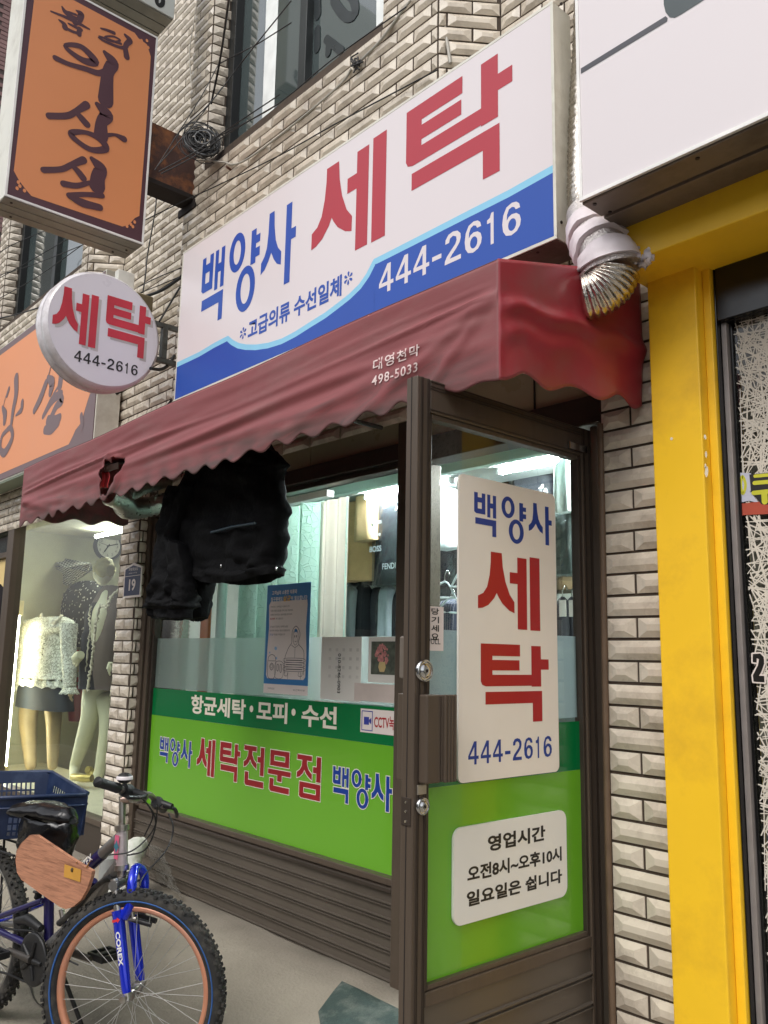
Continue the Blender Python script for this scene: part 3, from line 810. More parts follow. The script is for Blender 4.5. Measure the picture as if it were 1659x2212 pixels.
bs(po2, 4.1475, [(835, 185), (1100, 292), (1300, 390), (1460, 475)], [24, 44, 50, 22]); bs(po2, 4.1475, [(1170, 270), (1230, 370)], [60, 80])
bs(po2, 4.1475, [(965, 325), (1045, 390), (1065, 450)], [24, 60, 80]); bs(po2, 4.1475, [(1120, 385), (1230, 440), (1325, 485)], [26, 40, 50])
bs(po2, 4.1475, [(1300, 470), (1290, 555)], [60, 70]); bs(po2, 4.1475, [(1060, 450), (1180, 510), (1300, 555)], [40, 40, 40])
g.build('letter', m_maroon, osn); g = G()
bs(po, 1.659, [(660, 185), (700, 197), (745, 215)], [10, 16, 20]); bs(po, 1.659, [(650, 238), (720, 262), (790, 285)], [12, 16, 14])
bs(po, 1.659, [(690, 240), (740, 238), (785, 262), (745, 272), (695, 258)], 11, True); bs(po, 1.659, [(645, 245), (690, 272), (790, 310), (830, 300)], [10, 14, 18, 20])
bs(po, 1.659, [(818, 228), (848, 265), (820, 300), (828, 372)], [16, 34, 26, 34])
g.build('letter', m_maroon, osn); g = G()
bs(po, 1.659, [(425, 302), (530, 305), (620, 400), (540, 392)], [20, 30, 48, 34], True); bs(po, 1.659, [(362, 378), (450, 418), (560, 450), (650, 478), (715, 455)], [30, 26, 30, 34, 40])
bs(po, 1.659, [(685, 342), (735, 410), (705, 480), (690, 655)], [24, 70, 62, 84])
g.build('letter', m_maroon, osn); g = G()
bs(po, 1.659, [(565, 685), (500, 725), (440, 755), (320, 757)], [42, 30, 34, 34]); bs(po, 1.659, [(500, 735), (535, 775), (568, 812)], [28, 36, 38])
bs(po, 1.659, [(635, 680), (695, 750), (665, 800), (660, 885)], [26, 76, 60, 78]); bs(po, 1.659, [(690, 885), (750, 880), (810, 908)], [24, 16, 36])
bs(po, 1.659, [(465, 870), (560, 865), (655, 910), (690, 970), (600, 978), (510, 925)], [34, 24, 34, 40, 30, 28], True)
g.build('letter', m_maroon, osn); g = G()
bs(po, 1.659, [(545, 1045), (470, 1075), (400, 1105), (285, 1110)], [40, 30, 30, 32]); bs(po, 1.659, [(480, 1088), (515, 1125), (545, 1165)], [26, 34, 36])
bs(po, 1.659, [(600, 1035), (655, 1100), (640, 1160), (635, 1215)], [24, 70, 74, 84]); bs(po, 1.659, [(415, 1200), (500, 1212), (590, 1192)], [34, 30, 22])
bs(po, 1.659, [(585, 1195), (660, 1270)], [24, 30]); bs(po, 1.659, [(668, 1278), (560, 1270), (450, 1275)], [28, 26, 28]); bs(po, 1.659, [(455, 1280), (540, 1325), (652, 1355)], [30, 44, 36])
g.build('letter', m_maroon, osn)
# soffit panels with screws
sd = OD / 3
for k in range(3):
    boxo('soffit_panel', (XO - OD + k * sd + .004, oL + .004, oB - .006), (XO - OD + (k + 1) * sd - .004, oR - .004, oB - .0005), M('soffit_grey', (138, 136, 126), .45, .3, dirt=(92, 86, 76), damt=.4), osn, .002)
for (k, yy) in ((0, oL + .1), (0, oR - .1), (2, oL + .05), (1, oR - .05)):
    g = G(); x = XO - OD + (k + .5) * sd; g.cyl((x, yy, oB - .010), (x, yy, oB), .007, 10); g.build('screw', m_screw, osn)
# rusty box beam carrying it
bm_ = thing('steel_beam', 'rusty brown box beam carrying the orange projecting sign', 'beam', (XO - .1, 2.25, oB + .3))
zt = ox(326, 262, XO - .06).z; zb = ox(325, 385, XO - .06).z
m_rust = M('rusted_steel', (84, 60, 54), .75, .3, var=.25, scale=9, dirt=(176, 112, 66), damt=.75, dscale=7, bump=.25, bscale=70)
boxo('beam_body', (XO - .17, oR - .05, zb), (XO - .06, YW - .004, zt), m_rust, bm_, .004)
boxo('lower_flange', (XO - .20, oR - .05, zb - .035), (XO - .045, YW - .004, zb - .001), M('black_rust', (40, 33, 30), .8, .2, var=.3), bm_, .004)
boxo('wall_plate', (XO - .24, YW - .019, zb - .09), (XO - .02, YW - .0045, zb - .036), M('black_rust', (40, 33, 30), .8, .2, var=.3), bm_, .004)
# sign box above it, of which only the foot shows
us = thing('upper_sign', 'white sign box with a dark numeral just above the orange projecting sign', 'sign', (XO - .1, 1.8, oT + .02))
uL, uR = oL + .2, ox(372, 40, XO).y
uB = ox(373, 38, XO + .03).z
boxo('body', (XO - OD, oL + .05, uB), (XO + .025, uR, uB + 1.0), M('upper_sign_face', (200, 202, 196), .35, var=.03), us, .003)
for k in range(3):
    boxo('soffit_panel', (XO - OD + k * (OD + .02) / 3 + .004, oL + .055, uB - .008), (XO - OD + (k + 1) * (OD + .02) / 3 - .004, uR - .004, uB - .0005), M('soffit_grey', (138, 136, 126), .45, .3), us, .002)
g = G(); ff = cr(550, 0, 3.0164)
stroke(g, [ox(*ff(*q), XO + .0262) for q in [(205, -60), (205, 30), (240, 65), (275, 35), (275, -60)]], .028, (1, 0, 0), 6)
g.build('lettering', m_ink, us)

# ================================================================ ORANGE WALL SIGN (left shop)
YO = 2.22
ws = thing('wall_sign', 'wide orange dressmaker sign box on the wall left of the round sign', 'sign', (-6, YO, 1.3))
fw = cr(0, 1300, 3.16)
def pw(x, y, dy=0): return oy(*fw(x, y), YO - .0012 - dy)
wx1 = pw(1182, 1000).x; wzt = (pw(0, 218).z + pw(400, -60).z) / 2; wzb = (pw(0, 1920).z + pw(330, 1790).z) / 2
wx0 = -8.6
ZL = pw(1135, 1380).z
wzb = pw(10, 1880).z
boxo('body', (wx0, YO + .005, wzb), (wx1, YO + .17, wzt), m_whitef, ws, .003)
boxo('face', (wx0 + .01, YO - .0005, wzb + .012), (wx1 - .012, YO + .0048, wzt - .012), m_mauve, ws, 0)
boxo('soffit', (wx0, YO + .006, wzb - .02), (wx1 - .01, YO + .16, wzb - .001), M('soffit_green_grey', (120, 130, 112), .5, .2), ws, .002)
g = G()
orp = [Vector((wx0 + .05, pw(0, 0).y, pw(0, 305).z)), pw(0, 310), pw(400, 20), Vector((pw(1100, 740).x, pw(0, 0).y, pw(0, 305).z)), pw(1135, 735), pw(1060, 960), pw(1040, 1080), pw(990, 1200), pw(930, 1290), pw(860, 1400), pw(0, 1800)]
zt_ = pw(200, 168).z; zb_ = (pw(0, 1800).z + pw(860, 1408).z) / 2
yo = YO - .0012
orp = [(wx0 + .06, yo, zt_), (pw(1040, 0).x, yo, zt_), (pw(1100, 0).x, yo, zt_ - .10), pw(1135, 740), pw(1090, 880), pw(1050, 1010), pw(1010, 1150), pw(940, 1240), pw(900, 1330), (pw(855, 1408).x, yo, zb_), (wx0 + .06, yo, zb_)]
g.flat([orp]); g.build('orange_panel', m_orange, ws)
g = G()
def bw_(pts, ws_, closed=False):
    cnt[0] += 1; dy = .0008 + (cnt[0] % 40) * .00005
    P = [pw(*p, dy) for p in pts]; dd = 6.6
    stroke(g, P, [q / 3.16 * .54861 / FOC * dd * 1.9 for q in ws_], (0, -1, 0), 6, closed)
bw_([(110, 730), (85, 810)], [40, 40]); bw_([(70, 820), (40, 950)], [8, 12]); bw_([(30, 960), (60, 1050), (55, 1140)], [30, 80, 60])
bw_([(200, 600), (200, 790), (165, 980), (140, 1160)], [84, 76, 66, 50]); bw_([(275, 900), (265, 985), (195, 1060)], [54, 54, 14])
bw_([(130, 1215), (150, 1340), (60, 1520), (5, 1480), (20, 1330), (70, 1260)], [46, 60, 66, 50, 40, 36], True)
g.build('letter', m_mauve, ws); g = G()
bw_([(640, 420), (600, 570)], [10, 14]); bw_([(595, 590), (645, 660), (625, 775)], [40, 90, 60]); bw_([(570, 660), (500, 850), (425, 1000)], [60, 70, 50])
bw_([(770, 500), (745, 690)], [80, 76]); bw_([(725, 700), (660, 800)], [22, 16]); bw_([(760, 795), (650, 870), (535, 1075)], [56, 70, 40])
bw_([(745, 805), (770, 880), (700, 950), (635, 1090)], [50, 60, 56, 60]); bw_([(600, 1130), (660, 1160), (740, 1090)], [80, 110, 60]); bw_([(560, 1240), (640, 1230), (720, 1150)], [60, 70, 60])
for q in [((1075, 975), 14), ((1050, 1215), 14), ((955, 1270), 14)]:
    pass
g.build('letter', m_mauve, ws); g = G()
bw_([(1010, 1060), (1020, 1160), (1010, 1220)], [40, 50, 40])
g.build('corner_ornament', m_mauve, ws)

# ================================================================ BIG WHITE SIGN (right shop)
YB = 1.95
bx0 = oy(1253, 440, YB).x; bz0 = (oy(1253, 440, YB).z + oy(1600, 275, YB).z) / 2
bs_ = thing('white_sign', 'large white sign box with dark grey emblem at the upper right', 'sign', (-.9, YB, bz0))
yback = bz0 / (ray(1600, 392).z / ray(1600, 392).y)
boxo('body', (bx0 + .002, YB + .006, bz0 + .003), (.35, yback, bz0 + 1.5), m_whitef, bs_, .002)
boxo('face', (bx0 + .010, YB, bz0 + .012), (.34, YB + .0055, bz0 + 1.5), m_white, bs_, 0)
g = G(); g.box((bx0, YB - .004, bz0), (.35, YB + .006, bz0 + .0115)); g.box((bx0, YB - .004, bz0 + .0115), (bx0 + .0098, YB + .006, bz0 + 1.5)); g.build('trim', M('trim_white', (238, 236, 232), .35), bs_, .001)
ym = YB + (yback - YB) * .48
boxo('soffit_panel', (bx0 + .002, YB + .008, bz0 - .006), (.35, ym - .004, bz0 + .002), m_steel, bs_, .002)
boxo('soffit_panel', (bx0 + .004, ym + .004, bz0 - .010), (.35, yback - .002, bz0 + .0025), m_steel, bs_, .002)
for (dx, dy) in ((.03, .03), (.035, .1), (.35, .03)):
    g = G(); g.cyl((bx0 + dx, YB + dy, bz0 - .009), (bx0 + dx, YB + dy, bz0), .006, 10); g.build('screw', m_screw, bs_)
g = G(); yq = YB - .0008
def pb(x, y): return oy(*f2024(x, y), yq)
g.flat([[pb(436, 447), pb(990, 105), pb(1004, 118), pb(1000, 140), pb(437, 482)]])
g.build('emblem_stroke', M('print_dark_grey', (74, 74, 80), .4), bs_)
g = G(); g.flat([[pb(976, -60), pb(978, 30), pb(990, 80), pb(1015, 112), pb(1050, 117), pb(1090, 95), pb(1240, 0), pb(1340, -70)]])
g.build('emblem_block', M('print_slate', (70, 80, 82), .4), bs_)
# ================================================================ LAUNDRY SHOP FRONT
GZ0, GZ1 = -.885, .822           # glass bottom and top
fx0, fx1 = -5.04, -2.60          # window frame outer edges; doorway from -2.56 to -1.62
sf = thing('shop_window', 'brown framed laundry window with green lettered film beside the open door', 'shop window', (-3.8, YG, -1.3))
def frame_bar(name, a, b, par, m=m_brown, bev=.004): return boxo(name, a, b, m, par, bev)
frame_bar('frame_stile', (fx0, YG - .055, -1.34), (fx0 + .055, YG + .05, 1.02), sf)
frame_bar('frame_stile', (fx0 + .058, YG - .04, GZ0 - .02), (fx0 + .10, YG + .04, GZ1 + .03), sf)
frame_bar('frame_stile', (fx0 + .103, YG - .022, GZ0 - .004), (fx0 + .125, YG + .02, GZ1 + .004), sf, m_brownd)
frame_bar('frame_stile', (fx1 - .075, YG - .055, -1.34), (fx1, YG + .05, 1.02), sf)
frame_bar('head_rail', (fx0 + .058, YG - .05, GZ1 + .033), (fx1 - .078, YG + .05, GZ1 + .11), sf, m_brownd)
frame_bar('head_rail', (fx0 + .103, YG - .03, GZ1 + .003), (fx1 - .078, YG + .03, GZ1 + .03), sf, m_brownd)
frame_bar('sill_rail', (fx0 + .103, YG - .04, GZ0 - .032), (fx1 - .078, YG + .04, GZ0 - .003), sf)
frame_bar('sill_rail', (fx0 + .103, YG - .052, GZ0 - .055), (fx1 - .078, YG + .04, GZ0 - .035), sf, m_brownd)
# horizontal panelling under the glass: every strip a part
def slat_mesh(L, h):
    """extruded strip: flat face with two thin ribs along its lower edge; x along, -y outwards"""
    prof = [(0, 0), (.013, 0), (.013, .0035), (.005, .005), (.005, .0105), (.013, .012), (.013, .0155), (.004, .018), (.004, h), (0, h)]
    g = G(); n = len(prof)
    A = [(0, -d, z) for d, z in prof]; B = [(L, -d, z) for d, z in prof]
    g.idx(A + B, [(i, (i + 1) % n, (i + 1) % n + n, i + n) for i in range(n)])
    g.face([A[i] for i in range(n)]); g.face([B[i] for i in reversed(range(n))])
    return g.mesh('slat', m_slat)
def slats(par, o, ang, L, z0, z1, n):
    h = (z1 - z0) / n; me = slat_mesh(L, h - .0015)
    for k in range(n):
        ob = bpy.data.objects.new('slat', me); COL.objects.link(ob); ob.parent = par
        ob.matrix_local = Matrix.Translation(Vector((o[0], o[1], z0 + k * h)) - WL[par.name]) @ Matrix.Rotation(ang, 4, 'Z')
slats(sf, (fx0 + .058, YG - .03), 0, fx1 - .078 - fx0 - .058, -1.345, GZ0 - .0555, 7)
boxo('panel_back', (fx0 + .058, YG - .0295, -1.345), (fx1 - .078, YG + .03, GZ0 - .056), m_brownd, sf, 0)
# the pane
gx0, gx1 = fx0 + .125, fx1 - .075
boxo('pane', (gx0, YG, GZ0 - .003), (gx1, YG + .005, GZ1 + .003), m_glass, sf, 0)
# films on the pane (outside face)
fz0, fz1, fz2 = -.3695, -.2095, .091
yf = YG - .0015
g = G(); g.face([(gx0, yf, GZ0 - .002), (gx1, yf, GZ0 - .002), (gx1, yf, fz0), (gx0, yf, fz0)]); g.build('light_green_film', m_green, sf)
g = G(); g.face([(gx0, yf, fz0 + .0005), (gx1, yf, fz0 + .0005), (gx1, yf, fz1), (gx0, yf, fz1)]); g.build('dark_green_film', m_dgreen, sf)
m_frost = glass('frosted_film', (226, 232, 230), .6, .35, 1.35, .66, (206, 212, 210))
g = G(); g.face([(gx0, YG + .0065, fz1 + .004), (gx1, YG + .0065, fz1 + .004), (gx1, YG + .0065, fz2), (gx0, YG + .0065, fz2)]); g.build('frosted_film', m_frost, sf)
fl = cr(600, 2650, 1.659); yl = yf - .001
def pg(x, y, dy=0): return oy(*fl(x, y), yl - dy)
def wtext(g, body, l, r, tl, bl_, tr, br, bold, dy=0):
    x0, x1 = pg(*l).x, pg(*r).x; z0 = (pg(*bl_).z + pg(*br).z) / 2; z1 = (pg(*tl).z + pg(*tr).z) / 2
    text(g, body, (x0, yl - dy, z0), (x1, yl - dy, z0), (x0, yl - dy, z1), bold)
m_cream = M('print_cream', (232, 226, 208), .4, var=.02)
g = G()
wtext(g, '항균세탁', (255, 160), (612, 180), (280, 140), (295, 272), (600, 175), (598, 300), .03)
wtext(g, '모피', (680, 300), (884, 200), (700, 180), (715, 312), (875, 195), (868, 335), .03)
wtext(g, '수선', (974, 290), (1207, 225), (1020, 208), (1020, 352), (1200, 220), (1190, 370), .03)
for q in ((647, 234), (922, 256)):
    p = pg(*q); g.flat([[p + Vector((.017 * math.cos(k * math.pi / 8), 0, .017 * math.sin(k * math.pi / 8))) for k in range(16)]])
g.build('lettering', m_cream, sf)
def wglyphs(chars, mcol):
    o = G()
    for ch, l, r, t, b in chars:
        x0, x1, z1, z0 = pg(*l).x, pg(*r).x, pg(*t).z, pg(*b).z
        g = G(); glyph(g, ch, (x0, yl - .0012, z0), (x1, yl - .0012, z0), (x0, yl - .0012, z1), o, .0036 if (x1 - x0) < .3 else .0046, Vector((0, .0006, 0))); g.build('letter', mcol, sf)
    # every rim strip a hair nearer than the last, so that no two share a plane
    for i in range(0, len(o.v), 4):
        for k in range(4): o.v[i + k].y -= (i / 4 % 9) * .00005
    o.build('lettering_rim', m_cream, sf, kind='stuff')
wglyphs([('백', (48, 520), (106, 470), (60, 417), (94, 585)), ('양', (116, 480), (182, 470), (140, 428), (150, 610)), ('사', (186, 575), (260, 530), (215, 437), (240, 620)),
         ('백', (1180, 700), (1282, 760), (1200, 610), (1265, 852)), ('양', (1302, 690), (1428, 680), (1340, 632), (1375, 888)), ('사', (1432, 830), (1567, 760), (1490, 660), (1540, 908))], m_navy)
wglyphs([('세', (290, 600), (411, 500), (400, 438), (385, 678)), ('탁', (445, 480), (576, 510), (540, 462), (545, 712)), ('전', (597, 600), (730, 600), (700, 485), (700, 750)),
         ('문', (760, 560), (908, 560), (830, 508), (880, 793)), ('점', (948, 560), (1103, 600), (1020, 540), (1080, 836))], M('print_crimson', (150, 24, 34), .35))
# CCTV sticker
ck = G(); P = [pg(1358, 384, .0003), pg(1612, 408, .0003), pg(1615, 246, .0003), pg(1358, 230, .0003)]
cx0, cz0, cz1 = P[0].x, P[0].z, P[3].z; yc = yl - .0004
cs = thing('cctv_sticker', 'white camera warning sticker with red words on the dark green band', 'sticker', (cx0 + .2, yc, cz0))
boxo('sheet', (cx0, yc, cz0), (cx0 + .62, yc + .0009, cz1), m_paper, cs, 0)
h = cz1 - cz0
g = G(); ta, tb_ = pg(1450, 300).x, pg(1652, 330).x; text(g, 'CCTV녹화중', (ta, yc - .0006, cz0 + h * .22), (tb_, yc - .0006, cz0 + h * .22), (ta, yc - .0006, cz0 + h * .78), .02); g.build('lettering', m_red, cs)
g = G(); a, b = pg(1370, 300).x, pg(1438, 300).x
stroke(g, [(a, yc - .0006, cz0 + .01), (a, yc - .0006, cz1 - .01), (b, yc - .0006, cz1 - .01), (b, yc - .0006, cz0 + .01)], .006, (0, -1, 0), 1, True)
ww = b - a; g.box((a + ww * .2, yc - .0008, cz0 + h * .33), (b - ww * .32, yc - .0004, cz0 + h * .66)); g.flat([[(b - ww * .30, yc - .0007, cz0 + h * .45), (b - ww * .1, yc - .0007, cz0 + h * .36), (b - ww * .1, yc - .0007, cz0 + h * .64), (b - ww * .30, yc - .0007, cz0 + h * .55)]])
g.build('camera_symbol', M('print_violet_blue', (52, 62, 150), .4), cs)
# poster
pp = [oy(*cr(1000, 2250, 4.4233)(*q), YG - .004) for q in ((255, 245), (1012, 182), (920, 2172), (147, 2108))]
px0, px1 = (pp[0].x + pp[3].x) / 2, (pp[1].x + pp[2].x) / 2; pz1, pz0 = (pp[0].z + pp[1].z) / 2, (pp[2].z + pp[3].z) / 2
ps = thing('poster', 'blue bordered notice with a drawn worker carrying folded clothes, taped to the window', 'poster', (px0, YG - .004, pz0))
pwid, phei = px1 - px0, pz1 - pz0
def q_(u, v, dy=0): return Vector((px0 + pwid * u, YG - .0045 - dy + .0018 * math.sin(u * 5 + v * 3) * 0, pz0 + phei * v))
g = G(); g.face([q_(0, 0), q_(1, 0), q_(1, .085), q_(0, .085)]); g.build('footer_strip', m_paper, ps)
g = G(); g.face([q_(0, .0852), q_(1, .0852), q_(1, 1), q_(0, 1)]); g.build('sheet', M('poster_blue', (38, 116, 176), .5, var=.04), ps)
g = G(); lp = [(.08, .135), (.90, .135), (.94, .16), (.95, .35), (.92, .6), (.94, .8), (.93, .845), (.10, .845), (.06, .81), (.08, .6), (.06, .4), (.05, .17)]
g.flat([[q_(u, v, .0006) for u, v in lp]]); g.build('text_field', m_paper, ps)
g = G(); text(g, '고객님의 소중한 의류와', q_(.12, .905, .0008), q_(.70, .905, .0008), q_(.12, .945, .0008), .02)
text(g, '침구류에도', q_(.10, .845, .0012), q_(.38, .845, .0012), q_(.10, .885, .0012), .02); text(g, '이 필요합니다', q_(.57, .845, .0012), q_(.93, .845, .0012), q_(.57, .885, .0012), .02)
g.build('lettering', M('poster_white', (236, 230, 226), .5), ps)
g = G(); text(g, '살균', q_(.385, .84, .0013), q_(.565, .84, .0013), q_(.385, .893, .0013), .03); g.build('lettering', M('poster_yellow', (226, 178, 60), .5), ps)
m_gr = M('print_mid_grey', (96, 88, 88), .6)
g = G()
for k, (t, wd) in enumerate((('바이러스, 유해세균 사멸되는 중', .44), ('각종 유해균 멸균을 위해 고급 세정제와', .52), ('유해성 바이러스 살균제를 첨가하여', .50))):
    v = .785 - k * .037; text(g, t, q_(.10, v, .0011), q_(.10 + wd, v, .0011), q_(.10, v + .018, .0011))
text(g, '해 드립니다', q_(.24, .674, .0011), q_(.40, .674, .0011), q_(.24, .692, .0011))
for k, (t, wd) in enumerate((('고객님의 건강하고 행복한 삶을', .42), ('위하여 저희는 항상 친절하게', .46), ('최선을 다하겠습니다', .36))):
    v = .600 - k * .036; text(g, t, q_(.10 + (.1 if k == 2 else 0), v, .0011), q_(.10 + wd, v, .0011), q_(.10 + (.1 if k == 2 else 0), v + .018, .0011))
text(g, '한국세탁업중앙회', q_(.10, .035, .0003), q_(.26, .035, .0003), q_(.10, .052, .0003)); text(g, '보건복지부', q_(.68, .035, .0003), q_(.94, .035, .0003), q_(.68, .052, .0003))
g.build('small_print', m_gr, ps)
g = G(); text(g, '항균세탁', q_(.10, .674, .0011), q_(.22, .674, .0011), q_(.10, .692, .0011), .02); g.build('lettering', m_red, ps)
g = G(); text(g, '한편 살균', q_(.10, .528, .0011), q_(.19, .528, .0011), q_(.10, .546, .0011)); g.build('lettering', m_blue, ps)
m_line = M('drawing_line', (70, 58, 62), .6)
g = G(); lz = [0]
def ln(pts, wd=.0022, closed=False):
    lz[0] += 1; stroke(g, [q_(u, v, .0012 + lz[0] * .00003) for u, v in pts], wd, (0, -1, 0), 4, closed)
ln([(.62, .50), (.63, .57), (.70, .61), (.77, .58), (.80, .53), (.77, .47)], .003); ln([(.66, .47), (.65, .55), (.70, .585), (.755, .55), (.75, .47), (.70, .44)], .002, True)
ln([(.62, .50), (.62, .46), (.56, .42), (.52, .38), (.48, .32), (.48, .19)], .003); ln([(.77, .47), (.79, .44), (.86, .41), (.90, .36), (.90, .18)], .003)
ln([(.62, .44), (.70, .42), (.78, .445)]); ln([(.70, .42), (.70, .33)])
ln([(.685, .525), (.685, .512)], .005); ln([(.725, .525), (.725, .512)], .005); ln([(.69, .475), (.71, .470), (.725, .476)])
for k, v in enumerate((.305, .265, .225)):
    ln([(.49, v - .016), (.49, v + .016), (.89, v + .016), (.89, v - .016)], .002, True); ln([(.51, v), (.87, v)], .004)
ln([(.50, .20), (.48, .17), (.54, .165), (.56, .2)]); ln([(.80, .20), (.79, .17), (.86, .165), (.88, .2)]); ln([(.56, .14), (.56, .2)]); ln([(.84, .14), (.84, .2)])
ln([(.10, .15), (.10, .33), (.26, .33), (.26, .15)], .003, True); ln([(.10, .295), (.26, .295)]); ln([(.18, .275), (.23, .245), (.18, .21), (.135, .245)], .003, True); ln([(.18, .262), (.205, .245), (.18, .228), (.155, .245)], .002, True)
ln([(.27, .15), (.27, .28), (.44, .28), (.44, .15)], .002, True); ln([(.31, .26), (.31, .21), (.34, .21), (.34, .26)], .003, True); ln([(.38, .26), (.38, .20), (.41, .20), (.41, .26)], .003, True)
g.build('drawing', m_line, ps)
g = G(); g.flat([[q_(*a, .0014) for a in ((.665, .545), (.68, .575), (.70, .585), (.73, .577), (.745, .545), (.72, .558), (.69, .558))]]); g.build('drawn_cap', M('poster_blue', (38, 116, 176), .5), ps)
g = G()
for (u, v, r) in ((.26, .41, .016), (.12, .37, .008), (.28, .32, .011)): g.flat([[q_(u + r * math.cos(a) * 2, v + r * math.sin(a), .0013) for a in [k * math.pi / 8 for k in range(16)]]])
g.build('drawn_bubble', M('poster_pale_blue', (140, 180, 216), .5), ps)
# sheets of paper and a calendar picture inside the glass
yi = YG - .0075
def sheet(name, label, cat, f, quad, m, par=None, dy=0.0):
    P = [oy(*f(*q), yi + dy) for q in quad]; x0 = (P[0].x + P[3].x) / 2; x1 = (P[1].x + P[2].x) / 2; z1 = (P[0].z + P[1].z) / 2; z0 = (P[2].z + P[3].z) / 2
    t = thing(name, label, cat, (x0, yi + dy, z0)) if par is None else par
    boxo('sheet', (x0, yi + dy, z0), (x1, yi + dy + .001, z1), m, t, 0)
    return t, x0, x1, z0, z1
f12 = cr(1000, 2000, 1.659)
tpaper = M('paper_thin', (212, 208, 200), .8, var=.03, scale=4)
t, a, b, c, d = sheet('paper_sheet', 'large pale calendar sheet behind the frosted glass, left of the flower picture', 'paper', f12, ((442, 842), (745, 842), (655, 1262), (432, 1250)), tpaper, dy=.004)
g = G()
for i in range(5):
    for j in range(4):
        x = a + (b - a) * (.2 + .17 * i); z = c + (d - c) * (.35 + .14 * j); g.face([(x, yi + .0034, z), (x + .018, yi + .0034, z), (x + .018, yi + .0034, z + .014), (x, yi + .0034, z + .014)])
g.build('calendar_digits', M('print_pale_grey', (194, 190, 183), .8), t, kind='stuff')
g = G(); x = oy(*f12(545, 1000), yi).x; zz = oy(*f12(545, 1080), yi).z; text(g, '010-8246-0903', (x, yi + .003, zz + .09), (x, yi + .003, zz - .09), (x + .022, yi + .003, zz + .09), .01); g.build('handwriting', m_ink, t)
t, a, b, c, d = sheet('flower_picture', 'small picture of pink flowers in a cream vase stuck inside the window', 'picture', f12, ((752, 842), (990, 842), (985, 1145), (742, 1142)), tpaper, dy=.001)
aa, bb, cc, dd = a + .02, b - .02, c + .035, d - .02
g = G(); g.face([(aa, yi, cc), (bb, yi, cc), (bb, yi, dd), (aa, yi, dd)]); g.build('painted_ground', M('painted_foliage', (78, 84, 72), .7, var=.55, scale=38), t)
g = G(); random.seed(3)
xm = (aa + bb) / 2 - .025; HH = dd - cc
for i in range(46):
    r = random.random() ** .6 * HH * .30; th = random.random() * 6.28; q = Vector((xm + r * math.cos(th) * .95, yi - .0004 - i * .00001, dd - HH * .40 + r * math.sin(th))); s = HH * (.035 + random.random() * .04)
    g.flat([[q + Vector((s * math.cos(k * 1.047), 0, s * math.sin(k * 1.047))) for k in range(6)]])
g.build('painted_flowers', M('painted_pink', (186, 122, 118), .7, var=.4, scale=70), t)
g = G(); vz = cc + HH * .08; k = HH
g.flat([[(xm - .10 * k, yi - .001, vz), (xm + .10 * k, yi - .001, vz), (xm + .17 * k, yi - .001, vz + .14 * k), (xm + .13 * k, yi - .001, vz + .30 * k), (xm - .13 * k, yi - .001, vz + .30 * k), (xm - .17 * k, yi - .001, vz + .14 * k)]]); g.build('painted_vase', M('painted_vase', (196, 172, 120), .7), t)
sheet('paper_sheet', 'pale pinkish sheet under the flower picture at the window corner', 'paper', f12, ((655, 1150), (990, 1150), (985, 1275), (655, 1262)), M('paper_pinkish', (196, 182, 174), .8), dy=.0022)
# fascia boards above the window, under the awning
m_board = M('transom_board', (176, 166, 138), .3, var=.04, coat=.4)
tb = thing('transom', 'beige boards above the laundry window in the shade of the awning', 'panel', (-3.8, YG, .95))
for (a, b) in ((fx0 + .058, -3.36), (-3.356, -2.63), (-2.56, -1.95), (-1.945, -1.62)):
    boxo('board', (a, YG - .02, GZ1 + .113), (b, YG + .02, 1.28), m_board, tb, .002)
boxo('joint_bar', (-2.625, YG - .05, GZ1 + .113), (-2.565, YG + .03, 1.28), m_brownd, tb, .003)
boxo('joint_bar', (-1.948, YG - .028, GZ1 + .114), (-1.944, YG - .0205, 1.28), m_brownd, tb, 0)
# door jambs and head
jm = thing('door_frame', 'brown aluminium frame around the open doorway', 'door frame', (-2.1, YG, -1.3))
frame_bar('jamb', (-1.70, YG - .03, -1.34), (-1.64, YG + .05, .82), jm)
frame_bar('jamb', (-1.637, YG - .06, -1.34), (-1.607, YG + .05, 1.02), jm, m_brownd)
frame_bar('jamb', (-2.56, YG - .05, -1.34), (-2.51, YG + .05, .82), jm)
frame_bar('head', (-2.56, YG - .05, .823), (-1.64, YG + .05, .93), jm, m_brownd)
boxo('threshold', (-2.5, YG - .03, -1.345), (-1.71, YG + .05, -1.285), m_brownd, jm, .003)

# ---------------------------------------------------------------- the open door
XD = -1.66; DT = .045; DY0, DY1 = 1.602, 2.44; DZ0, DZ1 = -1.265, .789
dr = thing('shop_door', 'brown framed glass door standing open towards the street, lettered white board on it', 'door', (XD, DY1, DZ0))
s0, s1 = 1.667, 2.368           # glass limits along Y
q0, q1 = -.826, .676
def dbox(name, y0, y1, z0, z1, m=m_brown, out=0.0, bev=.003): return boxo(name, (XD - DT - out, y0, z0), (XD + out, y1, z1), m, dr, bev)
dbox('stile', DY0, s0 - .014, DZ0, DZ1); dbox('stile', s1 + .014, DY1, DZ0, DZ1)
boxo('glazing_bead', (XD - DT + .006, s0 - .0135, q0 - .014), (XD - .006, s0, q1 + .014), m_brownd, dr, .002)
boxo('glazing_bead', (XD - DT + .006, s1, q0 - .014), (XD - .006, s1 + .0135, q1 + .014), m_brownd, dr, .002)
boxo('glazing_bead', (XD - DT + .006, s0 + .001, q1), (XD - .006, s1 - .001, q1 + .0135), m_brown, dr, .002)
boxo('glazing_bead', (XD - DT + .006, s0 + .001, q0 - .0135), (XD - .006, s1 - .001, q0), m_brown, dr, .002)
dbox('top_rail', s0 - .0135, s1 + .0135, q1 + .0145, DZ1)
dbox('bottom_rail', s0 - .0135, s1 + .0135, q0 - .05, q0 - .0145)
